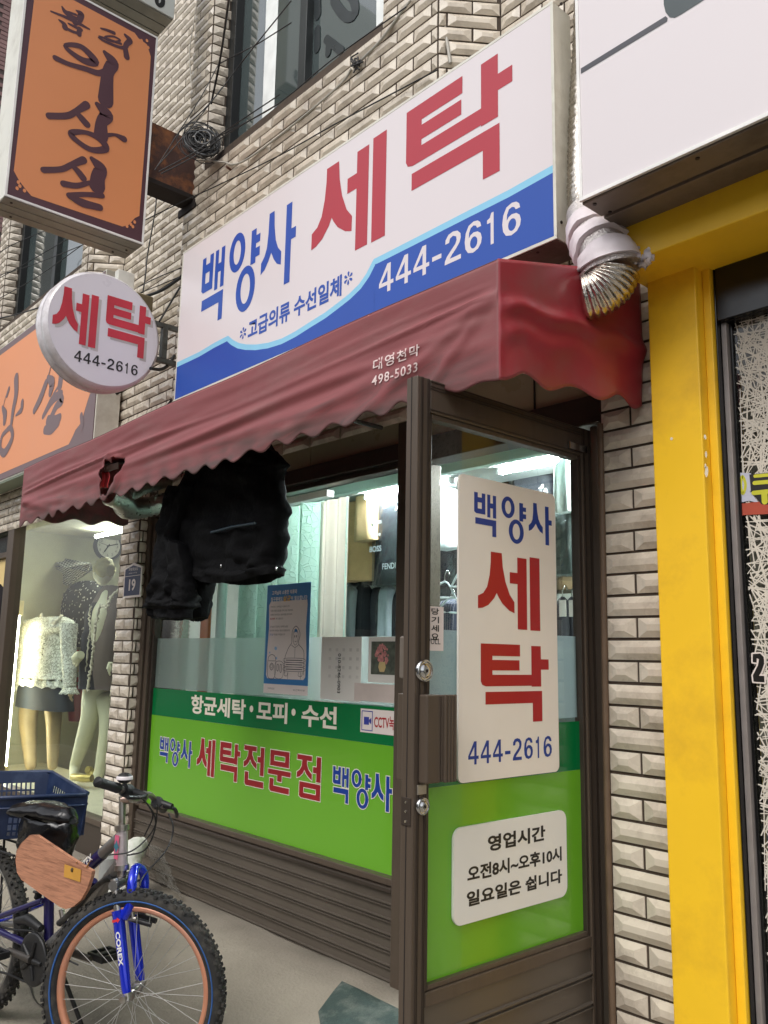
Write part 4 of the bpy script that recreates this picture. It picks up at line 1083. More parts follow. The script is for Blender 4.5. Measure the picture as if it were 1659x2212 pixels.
# raised lines of the extrusion on the stiles and the top rail
g = G()
for y in (DY0 + .014, DY0 + .019, s0 - .026, s0 - .021): g.box((XD + .0004, y, DZ0 + .01), (XD + .003, y + .0025, DZ1 - .002))
for y in (s1 + .022, s1 + .027, DY1 - .02): g.box((XD + .0004, y, DZ0 + .01), (XD + .003, y + .0025, DZ1 - .002))
for z in (q1 + .022, DZ1 - .030, DZ1 - .022, DZ1 - .008): g.box((XD + .0004, s0 - .013, z), (XD + .003, s1 + .013, z + .0025))
g.build('extrusion_ribs', m_brownd, dr)
boxo('edge_seam', (XD - DT * .55, DY0 - .0012, DZ0), (XD - DT * .5, DY0 + .0005, DZ1), M('seam_dark', (30, 26, 24), .7), dr, 0)
slats(dr, (XD - .011, s0 - .013), rad(90), s1 - s0 + .026, DZ0 + .05, q0 - .051, 4)
boxo('panel_back', (XD - DT + .004, s0 - .013, DZ0 + .002), (XD - .0115, s1 + .013, q0 - .051), m_brownd, dr, 0)
boxo('pane', (XD - .028, s0, q0), (XD - .023, s1, q1), m_glass, dr, 0)
xd = XD - .0215
dz0, dz1, dz2 = -.343, -.192, .080
g = G(); g.face([(xd, s0, q0), (xd, s1, q0), (xd, s1, dz0), (xd, s0, dz0)]); g.build('light_green_film', m_green, dr)
g = G(); g.face([(xd, s0, dz0 + .0005), (xd, s1, dz0 + .0005), (xd, s1, dz1), (xd, s0, dz1)]); g.build('dark_green_film', m_dgreen, dr)
m_frost2 = glass('pale_film', (226, 234, 236), .6, .3, 1.35, .78, (176, 192, 196))
g = G(); g.face([(xd - .008, s0, dz1 + .012), (xd - .008, s1, dz1 + .012), (xd - .008, s1, dz2), (xd - .008, s0, dz2)]); g.build('pale_film', m_frost2, dr)
# white board
def rrect(y0, y1, z0, z1, r, n=6):
    out = []
    for (cy, cz, a0) in ((y1 - r, z0 + r, -90), (y1 - r, z1 - r, 0), (y0 + r, z1 - r, 90), (y0 + r, z0 + r, 180)):
        for k in range(n + 1): a = rad(a0 + 90 * k / n); out.append((cy + r * math.cos(a), cz + r * math.sin(a)))
    return out
m_boardw = M('board_white', (240, 232, 220), .4, var=.02)
def board(name, label, y0, y1, z0, z1, r, m):
    t = thing(name, label, 'sign', (xd + .006, y0, z0))
    G().prism([(xd + .002, y, z) for y, z in rrect(y0, y1, z0, z1, r)], (.007, 0, 0)).build('plate', m, t, .0008)
    return t
xb_ = xd + .0096
by0, by1, bz0_, bz1_ = 1.787, 2.246, -.339, .537
b1 = board('door_board', 'tall white board with red and blue laundry lettering on the open door', by0, by1, bz0_, bz1_, .02, m_boardw)
fd1, fd2 = cr(1600, 1500, 2.0737), cr(1600, 2000, 2.0737)
def pd(f, x, y): return ox(*f(x, y), xb_)
def dglyph(g, ch, l, r, t, b):
    y0, y1, z1, z0 = pd(*l).y, pd(*r).y, pd(*t).z, pd(*b).z; glyph(g, ch, (xb_, y0, z0), (xb_, y1, z0), (xb_, y0, z1))
letter_parts([('백', (fd1, 554, 990), (fd1, 733, 1000), (fd1, 640, 922), (fd1, 715, 1274)), ('양', (fd1, 777, 1030), (fd1, 977, 1020), (fd1, 830, 944), (fd1, 895, 1329)), ('사', (fd1, 1000, 1230), (fd1, 1187, 1150), (fd1, 1052, 998), (fd1, 1152, 1342))], dglyph, m_navy, b1)
z0 = pd(cr(1000, 2000, 1.659), 1400, 1650).z
fb_ = cr(1600, 2700, 2.0737)
letter_parts([('세', (fd2, 585, 800), (fd2, 1090, 700), (fd2, 728, 362), (fd2, 945, 997)), ('탁', (fd2, 608, 1200), (fd2, 1162, 1270), (fd2, 1053, 1122), (fd2, 1062, 1744))], dglyph, m_red, b1)
g = G()
y0, y1 = ox(1011, 1640, xb_).y, ox(1193, 1620, xb_).y
zb = (ox(1015, 1650, xb_).z + ox(1180, 1638, xb_).z) / 2; zt = (ox(1015, 1601, xb_).z + ox(1180, 1591, xb_).z) / 2
digits(g, '444-2616', (xb_, y0, zb), (xb_, y1, zb), (xb_, y0, zt), .16); g.build('lettering', m_navy, b1)
# opening hours
b2 = board('hours_board', 'white opening hours board with three black lines on the green door film', 1.770, 2.277, -.708, -.456, .03, M('board_cool_white', (236, 234, 226), .4, var=.015))
fh = cr(1750, 3150, 3.0164)
g = G()
for body, l, r, (tlx, tly), (trx, try_), (blx, bly), (brx, bry) in (
    ('영업시간', (515, 470), (1197, 340), (560, 410), (1180, 305), (600, 605), (1180, 480)),
    ('오전8시~오후10시', (273, 940), (1392, 640), (340, 765), (1375, 562), (430, 940), (1380, 725)),
    ('일요일은 쉽니다', (265, 1110), (1396, 880), (310, 1065), (1375, 835), (290, 1255), (1370, 1000))):
    y0, y1 = pd(fh, *l).y, pd(fh, *r).y; zt = (pd(fh, tlx, tly).z + pd(fh, trx, try_).z) / 2; zb = (pd(fh, blx, bly).z + pd(fh, brx, bry).z) / 2
    text(g, body, (xb_, y0, zb), (xb_, y1, zb), (xb_, y0, zt), .034)
g.build('lettering', m_ink, b2)
# pull label
b3 = thing('pull_label', 'small white pull label stuck to the door glass beside the stile', 'label', (xd, 1.672, .05))
pz = [ox(*fd2(*q), xd) for q in ((212, 803), (300, 810), (297, 1168), (212, 1166))]
ly0, ly1, lz0, lz1 = s0 + .002, pz[1].y, (pz[2].z + pz[3].z) / 2, (pz[0].z + pz[1].z) / 2
boxo('sheet', (xd + .001, ly0, lz0), (xd + .0022, ly1, lz1), m_paper, b3, 0)
g = G(); wdt = (ly1 - ly0)
for k, ch in enumerate('당기세요'):
    z = lz1 - (k + 1) * (lz1 - lz0) * .19; text(g, ch, (xd + .003, ly0 + wdt * .22, z), (xd + .003, ly1 - wdt * .3, z), (xd + .003, ly0 + wdt * .22, z + (lz1 - lz0) * .15), .02)
text(g, 'PULL', (xd + .003, ly0 + wdt * .02, lz0 + .018), (xd + .003, ly1 - wdt * .2, lz0 + .018), (xd + .003, ly0 + wdt * .02, lz0 + .034))
g.build('lettering', m_ink, b3)
# handle: ribbed pull box wrapping the stile
hz0, hz1 = -.322, -.095
hd = boxo('handle', (XD + .002, 1.618, hz0), (XD + .034, 1.672, hz1), m_brown, dr, .004)
g = G()
for k in range(4): g.box((XD + .0345, 1.676 + k * .0120, hz0), (XD + .0440, 1.6865 + k * .0120, hz1))
g.box((XD + .020, 1.673, hz0 + .001), (XD + .0343, 1.724, hz1 - .001)); g.build('grip_ribs', m_brown, hd, .003)
boxo('inner_handle', (XD - DT - .032, DY0 + .012, hz0), (XD - DT - .002, DY0 + .05, hz1), m_brown, dr, .003)
def lock(name, y, z, r, par):
    g = G(); c = Vector((XD + .0032, y, z))
    prof = [(r, 0), (r, .006), (r * .86, .010), (r * .78, .008), (r * .62, .008), (r * .56, .012), (r * .3, .013), (.002, .013)]
    g.loft([[c + Vector((d, q * math.cos(2 * math.pi * k / 28), q * math.sin(2 * math.pi * k / 28))) for k in range(28)] for q, d in prof], cap=True)
    o = g.build(name, m_chrome, par)
    boxo('keyhole', (c.x + .0128, y - .003, z - .004), (c.x + .0145, y + .003, z + .004), m_ink, o, 0)
lock('lock_cylinder', 1.634, -.033, .030, dr); lock('lock_cylinder', 1.632, -.381, .0225, dr)
boxo('lock_patch', (XD + .0005, 1.615, -.352), (XD + .004, 1.648, -.327), M('bare_metal', (178, 172, 162), .3, .8), dr, .001)
boxo('strike_plate', (XD - DT + .004, DY0 - .003, -.43), (XD - .006, DY0 - .0003, -.36), m_brownd, dr, .001)
for z in (-.372, -.395, -.42):
    g = G(); g.cyl((XD - DT / 2, DY0 - .005, z), (XD - DT / 2, DY0, z), .0035, 10); g.build('screw', m_chrome, dr)
boxo('latch_box', (XD - DT - .028, DY0 + .012, -.055), (XD - DT - .002, DY0 + .048, .058), M('latch_grey', (122, 112, 102), .45, .3), dr, .004)
for z in (-.012, .008):
    g = G(); g.cyl((XD - DT - .029, DY0 + .03, z), (XD - DT - .0265, DY0 + .03, z), .004, 10); g.build('screw', m_chrome, dr)
boxo('closer_arm', (XD + .001, 2.30, .70), (XD + .012, 2.40, .725), m_chrome, dr, .002)
# ribbed conduit up the tiled pillar
cx_ = -1.592
cnd = thing('corrugated_conduit', 'brown corrugated cable conduit running up between the door frame and pillar', 'conduit', (cx_, YW - .02, -1.35))
zz = [-1.36 + i * .004 for i in range(540)]
g = G(); g.tube([(cx_ - .016 + .005 * math.sin(z * 2.1), YW - .008, z) for z in zz if z < .80], [.0125 if i % 2 else .0102 for i in range(len([z for z in zz if z < .80]))], 8)
g.build('pipe', M('conduit_brown', (104, 84, 66), .55, var=.2, scale=18), cnd)

# ================================================================ HOUSE NUMBER PLATE
fp = cr(450, 2100, 2.2111)
Yp = YW - .028
P = [oy(*fp(*q), Yp) for q in ((72, 560), (222, 555), (242, 300), (160, 258), (92, 300))]
xl = (P[0].x + P[4].x) / 2; xr = (P[1].x + P[2].x) / 2; zb = (P[0].z + P[1].z) / 2; zs = (P[2].z + P[4].z) / 2; zt = P[3].z
hp = thing('house_number_plate', 'blue pentagon house number plate reading 19 on the tiled pillar', 'plate', (xl, Yp, zb))
G().prism([(xl, Yp + .006, zb), (xr, Yp + .006, zb), (xr, Yp + .006, zs), ((xl + xr) / 2, Yp + .006, zt), (xl, Yp + .006, zs)], (0, -.005, 0)).build('backing', M('plate_white', (226, 214, 206), .4), hp, .0015)
i = .012
G().flat([[(xl + i, Yp + .0003, zb + i), (xr - i, Yp + .0003, zb + i), (xr - i, Yp + .0003, zs - i * .5), ((xl + xr) / 2, Yp + .0003, zt - i * 1.3), (xl + i, Yp + .0003, zs - i * .5)]]).build('blue_field', M('plate_navy', (44, 50, 82), .4), hp)
g = G(); wd = xr - xl; hh = zs - zb
text(g, '19', (xl + wd * .32, Yp - .0006, zb + hh * .22), (xl + wd * .70, Yp - .0006, zb + hh * .22), (xl + wd * .32, Yp - .0006, zb + hh * .62), .03)
g.face([(xl + i, Yp - .0003, zb + hh * .72), (xr - i, Yp - .0003, zb + hh * .72), (xr - i, Yp - .0003, zb + hh * .735), (xl + i, Yp - .0003, zb + hh * .735)])
text(g, '자양로22길', (xl + wd * .25, Yp - .0006, zb + hh * .90), (xl + wd * .78, Yp - .0006, zb + hh * .90), (xl + wd * .25, Yp - .0006, zb + hh * 1.01), .01)
text(g, 'Jayang-ro 22-gil', (xl + wd * .27, Yp - .0006, zb + hh * .80), (xl + wd * .74, Yp - .0006, zb + hh * .80), (xl + wd * .27, Yp - .0006, zb + hh * .85))
g.build('lettering', M('plate_white', (226, 214, 206), .4), hp)
# ================================================================ AWNING
AX0, AX1, AYF = -5.15, -1.455, 1.715
AZB0, AZB1 = .735, .748           # scallop line at the front
AZT0, AZT1 = 1.072, 1.106
m_awn = M('awning_vinyl', (134, 70, 72), .55, var=.06, scale=3, stretch=(1, 1, 3), dirt=(138, 104, 100), damt=.4, dscale=2.6, bump=.12, bscale=260)
# faded outside, deep red inside and on the sheltered end
def awning_mat():
    m = m_awn; n = m.node_tree; N = n.nodes.new; L = n.links.new; b = n.nodes['Principled BSDF']
    old = b.inputs['Base Color'].links[0].from_socket
    geo = N('ShaderNodeNewGeometry'); sep = N('ShaderNodeSeparateXYZ'); L(geo.outputs['Position'], sep.inputs[0])
    # soot along the scalloped hem
    at = N('ShaderNodeAttribute'); at.attribute_name = 'hem'
    no = N('ShaderNodeTexNoise'); no.inputs['Scale'].default_value = 7; no.inputs['Detail'].default_value = 5
    ad = N('ShaderNodeMath'); ad.operation = 'MULTIPLY_ADD'; L(no.outputs['Fac'], ad.inputs[0]); ad.inputs[1].default_value = .9; ad.inputs[2].default_value = -.45
    sm = N('ShaderNodeMath'); L(at.outputs['Fac'], sm.inputs[0]); L(ad.outputs[0], sm.inputs[1])
    rp = N('ShaderNodeMapRange'); rp.inputs[1].default_value = .70; rp.inputs[2].default_value = 1.10; rp.inputs[4].default_value = .85; L(sm.outputs[0], rp.inputs[0])
    mx = N('ShaderNodeMix'); mx.data_type = 'RGBA'; L(rp.outputs[0], mx.inputs[0]); L(old, mx.inputs[6]); mx.inputs[7].default_value = (*lin((78, 66, 62)), 1)
    L(mx.outputs[2], b.inputs['Base Color'])
awning_mat()
m_awnr = M('awning_deep_red', (146, 36, 42), .45, var=.06, scale=3, dirt=(104, 40, 42), damt=.35, dscale=4)
aw = thing('awning', 'faded red vinyl shop awning with a scalloped hem and a torn hole', 'awning', ((AX0 + AX1) / 2, AYF, .9))
fa5 = cr(1000, 1000, 1.659)
NSC = 22
random.seed(11)
def scal(u):            # scalloped hem, one lobe per unit
    return .5 - .5 * math.cos(2 * math.pi * (u + .07 * math.sin(u * 1.9)))
# crease and fold lines: (height fraction at left, at right, amplitude, half width)
HOLE = (ox(1, 1, 1), 0)
hp_ = oy(*cr(0, 1750, 2.37)(1040, 290), AYF); HU = (hp_.x - AX0) / (AX1 - AX0); HV = (hp_.z - .74) / (.34)
def front_d(u, v):
    d = 0
    for (va, vb, am, wd) in ((.56, .70, .016, .022), (.62, .80, .004, .016), (.34, .52, .012, .05), (.46, .62, -.009, .04), (.22, .34, .006, .07), (.28, .44, -.006, .05)):
        c = va + (vb - va) * u + .03 * math.sin(u * 9 + va * 20)
        k = .55 + .45 * math.sin(u * 7.3 + va * 11)
        d += am * k * math.exp(-((v - c) / wd) ** 2)
    # tension folds running down from the right corner
    for (sl, am) in ((.9, .011), (1.7, .012), (3.4, .009)):
        uu = (1 - u) * 3.69 / .34; t = (1 - v) * 1.0; d += am * math.exp(-((uu * .22 * sl - t + .28) / .07) ** 2) * math.exp(-uu * .28)
    for (sl, am) in ((1.1, .010), (2.0, .010)):
        uu = u * 3.69 / .34; t = 1 - v; d += am * math.exp(-((uu * .10 * sl - t + .62) / .07) ** 2) * math.exp(-uu * .30)
    hu, hv = (u - HU) * 10.8, v - HV
    r = math.hypot(hu, hv)
    d += .016 * math.exp(-((r - .26) / .09) ** 2)
    hem = max(0, .25 - v) / .25
    d += .0015 * hem * math.sin(u * math.pi * NSC * 2 + 1) + .008 * noise.noise(Vector((u * 5, v * 3.4, 1))) + .0030 * noise.noise(Vector((u * 9, v * 11 - u * 3, 4)))
    return d * min(1, (1 - u) * 40) * min(1, u * 40)
def hem_front(u): return .718 + .030 * u + .012 * max(0, u - .75) + .028 * (1 - scal(u * NSC + .35)) * min(1, (1 - u) * 20) + .008 * noise.noise(Vector((u * 9, 0, 5)))
def front_pt(u, v):
    zt = AZT0 + (AZT1 - AZT0) * u + .004 * math.sin(u * 17); zb = hem_front(u)
    z = zb + (zt - zb) * v; va = (z - .742) / (zt - .742)
    return Vector((AX0 + (AX1 - AX0) * u, AYF - .004 - front_d(u, va) * min(1, (1 - v) * 8), z))
def hole_skip(u, v):
    z = front_pt(u, v).z; zt = AZT0 + (AZT1 - AZT0) * u
    hu, hv = (u - HU) * 10.8, (z - .742) / (zt - .742) - HV
    a = math.atan2(hv, hu)
    return math.hypot(hu * .55 - hv * .3, hv * .66) < .17 + .035 * math.sin(a * 3 + 1) + .025 * math.sin(a * 7)
def sheet_obj(name, fn, nu, nv, mats, par, skip=None, solid=.0025, inner=None):
    g = G(); g.grid(fn, nu, nv, True, skip)
    o = g.build(name, mats, par)
    at = o.data.attributes.new('hem', 'FLOAT', 'POINT')
    for i in range(len(o.data.vertices)): at.data[i].value = 1 - (i // (nu + 1)) / nv
    md = o.modifiers.new('solid', 'SOLIDIFY'); md.thickness = solid; md.offset = -1
    if len(mats) > 1: md.material_offset = 1; md.material_offset_rim = 0
    return o
sheet_obj('front_valance', front_pt, 420, 44, [m_awn, m_awnr], aw, hole_skip)
# sloped top from the front edge up to the wall
def top_pt(u, v):
    a = front_pt(u, 1.0); zw = 1.262 + .02 * u
    p = a.lerp(Vector((a.x, YW - .02, zw)), v); p.z += -.012 * math.sin(math.pi * v) * (.6 + .4 * math.sin(u * 25)) + .003; return p
sheet_obj('top_sheet', top_pt, 120, 12, [m_awn, m_awnr], aw)
def end_pt(X, s):
    def f(u, v):       # u from the front edge to the wall
        nl = 3.2
        hem = .752 + .050 * u + .030 * (1 - scal(u * nl + .5)) * min(1, u * 8)
        zt = AZT1 + (1.275 - AZT1) * u if s > 0 else AZT0 + (1.262 - AZT0) * u
        z = hem + (zt - hem) * v
        tp = min(1, u * 14)
        d = .016 * math.exp(-((v - (.62 - .22 * u)) / .06) ** 2) + .012 * math.exp(-((v - (.40 - .20 * u)) / .08) ** 2) * (1 - u) + .010 * max(0, .35 - v) / .35 * math.sin(u * 11)
        return Vector((X + s * d * tp + (.038 * u if s > 0 else 0), AYF - .004 + (YW - .03 - AYF) * u, z))
    return f
o1 = sheet_obj('end_flap', end_pt(AX1, 1), 60, 30, [M('awning_end_red', (150, 44, 52), .4, var=.05, scale=2, dirt=(128, 84, 80), damt=.5, dscale=3.5, coat=.15), m_awnr], aw)
o2 = sheet_obj('end_flap', end_pt(AX0, -1), 60, 30, [m_awn, m_awnr], aw)
m_pipe = M('awning_pipe', (96, 92, 90), .5, .5)
for (a, b) in (((AX0 + .01, AYF + .03, .98), (AX1 - .012, AYF + .03, 1.0)), ((AX0 + .01, AYF + .03, 1.06), (AX1 - .012, AYF + .03, 1.085)), ((AX0 + .012, YW - .04, 1.24), (AX1 - .014, YW - .04, 1.25))):
    g = G(); g.cyl(a, b, .011, 10); g.build('frame_pipe', m_pipe, aw)
for x in (AX0 + .02, -3.9, -2.7, AX1 - .025):
    g = G(); g.cyl((x, AYF + .03, .99), (x, YW - .03, .99), .010, 10); g.build('frame_pipe', m_pipe, aw)
    g = G(); g.cyl((x, AYF + .03, 1.07), (x, YW - .03, 1.23), .010, 10); g.build('frame_pipe', m_pipe, aw)
g = G(); g.cyl((AX1 - .01, YW - .03, .84), (AX1 - .01, YW - .03, 1.27), .012, 10); g.build('frame_pipe', M('black_pipe', (36, 34, 36), .5, .3), aw)
for z in (1.17, 1.05, .92):
    g = G(); c = Vector((AX1 + .006, YW - .055, z)); g.tube([c + Vector((0, .009 * math.cos(k * math.pi / 6), .009 * math.sin(k * math.pi / 6))) for k in range(12)], .0028, 6, closed=True); g.build('eyelet', m_chrome, aw)
    g = G(); g.tube([c, c + Vector((-.005, .03, .004))], .003, 6); g.build('lacing', M('cord_white', (200, 196, 190), .8), aw)
# maker's stencil on the valance
def on_front(px, py, off=.0022):
    p = oy(px, py, AYF)
    for _ in range(8):
        u = (p.x - AX0) / (AX1 - AX0); zb = hem_front(u); zt = AZT0 + (AZT1 - AZT0) * u
        v = min(1, max(0, (p.z - zb) / (zt - zb))); p = oy(px, py, front_pt(u, v).y - off)
    return p
def draped_text(g, body, bl, br, tl, bold=0.0):
    vs, fs = text_mesh(body, bold, 1.12); bl, br, tl = [Vector((*q, 0)) for q in (bl, br, tl)]
    pts = []
    for x, y in vs:
        q = bl + (br - bl) * x + (tl - bl) * y; pts.append(on_front(q.x, q.y))
    g.idx(pts, fs)
g = G(); F = fa5
draped_text(g, '대영천막', F(776, 768), F(1078, 662), F(779, 690), .015)
draped_text(g, '498-5033', F(768, 864), F(1066, 768), F(771, 800), .012)
g.build('stencil_lettering', M('stencil_white', (226, 206, 202), .6, dirt=(176, 110, 110), damt=.8, dscale=30), aw)

# ================================================================ FLEXIBLE DUCTS
m_foil = M('duct_foil', (206, 198, 188), .22, 1.0, var=.12, scale=60, bump=.45, bscale=48)
m_tape = M('white_tape', (226, 216, 220), .45, var=.05, bump=.25, bscale=40)
def duct(par, name, pts, r, pitch=.011, n=20, m=m_foil, amp=.07, wob=.05):
    P = smooth_path(pts, 14); L = sum((P[i + 1] - P[i]).length for i in range(len(P) - 1))
    k = int(L / (pitch * .5)); out = []; acc = [0]
    for i in range(len(P) - 1): acc.append(acc[-1] + (P[i + 1] - P[i]).length)
    j = 0
    for q in range(k + 1):
        s = L * q / k
        while j < len(P) - 2 and acc[j + 1] < s: j += 1
        f = (s - acc[j]) / max(1e-9, acc[j + 1] - acc[j]); out.append(P[j].lerp(P[j + 1], f))
    kk = len(out); rs = r if isinstance(r, (list, tuple)) else [r] * len(pts); rr = []
    for i in range(kk):
        t = i / (kk - 1) * (len(rs) - 1); a = min(int(t), len(rs) - 2); base = rs[a] + (rs[a + 1] - rs[a]) * (t - a)
        rr.append(base * (1 + (amp if i % 2 else -amp)))
    g = G(); g.tube(out, rr, n, wob=lambda i, k_: 1 + wob * noise.noise(Vector((i * .35, k_ * 1.1, r if isinstance(r, float) else 3))))
    return g.build(name, m, par)
dk = thing('foil_duct', 'crumpled silver duct wrapped in white tape, entering the awning end beside the white sign', 'duct', (-1.45, 2.2, 1.0))
d_pts = [oy(1272, -120, 2.32), oy(1270, 60, 2.32), oy(1262, 220, 2.31), oy(1258, 400, 2.28), oy(1264, 470, 2.24)]
duct(dk, 'upper_hose', d_pts, .050, .024, 22, m_foil, .06, .05)
RT = Vector((.88, .47, 0)).normalized(); PV = ox(1256, 598, AX1 + .012)
def elbow(th, R, sq=.80): return PV + RT * (R * math.cos(th)) + Vector((0, 0, -sq * R * math.sin(th)))
def pleats(name, t0, t1, n, R, r0, r1, amp, m, top=None):
    rings = []
    N_ = n * 4
    for i in range(N_ + 1):
        th = t0 + (t1 - t0) * i / N_; f = i / N_; r = (r0 + (r1 - r0) * f) * (1 + amp * (abs(math.sin(math.pi * n * f)) - .5))
        c = elbow(th, R); ax_n = RT * math.cos(th) + Vector((0, 0, -math.sin(th))); bn = RT.cross(Vector((0, 0, 1))).normalized(); rg = []
        for k in range(40):
            q = 2 * math.pi * k / 40; w_ = 1 + .035 * noise.noise(Vector((math.cos(q) * 2.4, math.sin(q) * 2.4, f * n * .9))); rg.append(c + ax_n * (r * .93 * w_ * math.cos(q)) + bn * (r * w_ * math.sin(q)))
        rings.append(rg)
    g = G(); g.loft(rings); return g.build(name, m, dk)
pleats('pleated_elbow', rad(4), rad(86), 10, .088, .088, .074, .10, m_foil)
e0 = elbow(rad(-4), .088)
pA, pB, pC, pD = oy(1262, 462, 2.24), oy(1282, 515, 2.18), e0 + Vector((-.012, -.004, .052)), e0 + Vector((0, 0, -.004))
pth = smooth_path([pA, pB, pC, pD], 12)
def wrap(path, r0, r1, m, nm, wob=.05, n=30, sh=0):
    k = len(path); g = G(); g.tube(path, [r0 + (r1 - r0) * i / (k - 1) for i in range(k)], n, wob=lambda i, q: 1 + wob * noise.noise(Vector((i * .6 + sh, q * .42, 3 + sh)))); return g.build(nm, m, dk)
m_foilw = M('foil_tape_woven', (212, 206, 204), .3, .9, var=.1, scale=120, bump=.7, bscale=190)
wrap(pth, .060, .092, m_foilw, 'foil_wrap', .05)
wrap(pth[6:13], .075, .083, m_tape, 'tape_band', .10, 30, 5)
wrap(pth[15:22], .086, .093, m_tape, 'tape_band', .10, 30, 9)
wrap(pth[25:31], .093, .097, m_tape, 'tape_band', .08, 30, 14)
wrap(pth[33:37], .0955, .0955, m_foilw, 'foil_band', .03, 30, 2)
for j, (pi, off) in enumerate(((17, (.085, .035, .02)), (29, (.09, .03, .0)))):
    c = pth[pi] + Vector(off)
    for q in range(3):
        g = G(); cc_ = c + Vector((random.gauss(0, .012), random.gauss(0, .01), random.gauss(0, .018)))
        g.ball(cc_, .020, .016, .022, 12, 8, lambda p: p + Vector((noise.noise(p * 70), noise.noise(p * 80), noise.noise(p * 75))) * .016); g.build('tape_knot', m_tape, dk)
# the other duct, leaving through the tear at the left end
fd = cr(0, 1750, 2.37)
dk2 = thing('foil_duct', 'grey corrugated duct under the left end of the awning', 'duct', (-4.7, 2.2, .8))
m_foild = M('duct_foil_grey', (168, 164, 158), .3, .95, var=.15, scale=40, bump=.5, bscale=60)
yd = 2.15
duct(dk2, 'hose', [oy(*fd(1010, 470), 1.82), oy(*fd(1130, 520), 1.92), oy(*fd(1190, 590), 2.05), oy(*fd(1330, 590), 2.2), oy(*fd(1480, 560), 2.3), oy(*fd(1640, 520), 2.42)], [.05, .056, .06, .058, .056, .056], .034, 20, m_foild, .10)
duct(dk2, 'hose', [oy(*fd(1180, 470), 1.95), oy(*fd(1330, 400), 2.12), oy(*fd(1470, 360), 2.3), oy(*fd(1600, 330), 2.45)], .04, .034, 16, m_foild, .10)
tr = thing('torn_flap', 'frayed red strip hanging in the torn hole of the awning', 'cloth', hp_)
g = G(); fh_ = cr(0, 1750, 2.37)
def pf(x, y, d): return oy(*fh_(x, y), AYF + d)
g.grid(lambda u, v: pf(945 + 70 * u + 10 * math.sin(v * 5), 255 + 150 * v, .02 + .02 * math.sin(u * 3)), 8, 8); g.build('flap', M('torn_inside_red', (214, 74, 76), .5), tr, solid=.002)
g = G(); g.grid(lambda u, v: pf(975 + 130 * u, 205 + 60 * v - 40 * u, .012 + .02 * v), 8, 5); g.build('folded_strip', M('torn_grey', (120, 96, 92), .5), tr, solid=.002)

# ================================================================ BLACK JACKETS HUNG OUT UNDER THE AWNING
def garment(g, rows, n=36, fold=.10, seed=0, k1=5, sq=.8):
    """rows: (z, xl, xr, y, half depth) -> closed cloth body with folds"""
    rings = []
    for (z, xl, xr, y, d) in rows:
        cx, hw = (xl + xr) / 2, (xr - xl) / 2; r = []
        for k in range(n):
            a = 2 * math.pi * k / n; c, s = math.cos(a), math.sin(a)
            px = math.copysign(abs(c) ** sq, c); py = math.copysign(abs(s) ** sq, s)
            f = 1 + fold * math.sin(k1 * a + seed + z * 3) + fold * .8 * noise.noise(Vector((c * 2 + seed, s * 2, z * 4)))
            zz = z + .006 * noise.noise(Vector((c * 3, s * 3 + seed, z * 9)))
            r.append(Vector((cx + hw * px * (1 + (f - 1) * .15), y + d * py * f, zz)))
        rings.append(r)
    g.loft(rings); return g
def dense(rows, n=4):
    out = []
    for i in range(len(rows) - 1):
        for k in range(n): out.append(tuple(a + (b - a) * k / n for a, b in zip(rows[i], rows[i + 1])))
    out.append(rows[-1]); return out
m_blk = M('black_nylon', (5, 5, 7), .8, var=.5, scale=9, bump=.6, bscale=34, spec=.18)
fj = cr(550, 1750, 2.5523)
YJ = 2.02
def cloth_body(rows, n=64, sub=6, seed=0, fold=.5, kx=7):
    """rows: ((xl, yl), (xr, yr), depth axis Y, half depth, sag) from the hem up, photo pixels; a hollow hanging cloth body"""
    R_ = []
    for (l, r, Y, d, sg) in rows: R_.append((oy(*fj(*l), Y), oy(*fj(*r), Y), d, sg))
    rings = []
    m = len(R_)
    for i in range((m - 1) * sub + 1):
        t = i / sub; i0 = min(int(t), m - 2); f = t - i0; f2 = f * f * (3 - 2 * f)
        a, b = R_[i0], R_[i0 + 1]; L_ = a[0].lerp(b[0], f); Q = a[1].lerp(b[1], f); d = a[2] + (b[2] - a[2]) * f2; sg = a[3] + (b[3] - a[3]) * f
        C_ = (L_ + Q) / 2; H_ = (Q - L_) / 2; rg = []
        for k in range(n):
            an = 2 * math.pi * k / n; c, s_ = math.cos(an), math.sin(an)
            px = math.copysign(abs(c) ** .75, c); py = math.copysign(abs(s_) ** .6, s_)
            wv = noise.noise(Vector((px * kx * .5 + seed, t * .55, seed * 2 + (1 if s_ > 0 else 4)))); wv2 = abs(noise.noise(Vector((px * kx + t * .5, t * .8 - px, seed + 7)))) - .2
            dd = d * py * (1 + fold * (wv * .8 + wv2))
            p = C_ + H_ * px * (1 + .025 * noise.noise(Vector((seed + s_, t * 1.3, px * 2)))) + Vector((0, dd, -sg * (1 - px * px) + .006 * noise.noise(Vector((px * 5, t * 2, seed)))))
            rg.append(p)
        rings.append(rg)
    g = G(); g.loft(rings, cap=False)
    # turned-in hem so that the body reads as hollow cloth
    inner = [[q.lerp(sum(rings[0], Vector()) / n, .07) + Vector((0, 0, .012)) for q in rings[0]], [q.lerp(sum(rings[0], Vector()) / n, .12) + Vector((0, 0, .10)) for q in rings[0]]]
    g.loft([rings[0]] + inner, cap=False); g.face(rings[-1])
    return g, rings
jk = thing('black_jacket', 'large black jacket hanging out under the awning, hem just above the poster', 'jacket', oy(*fj(900, 1390), YJ))
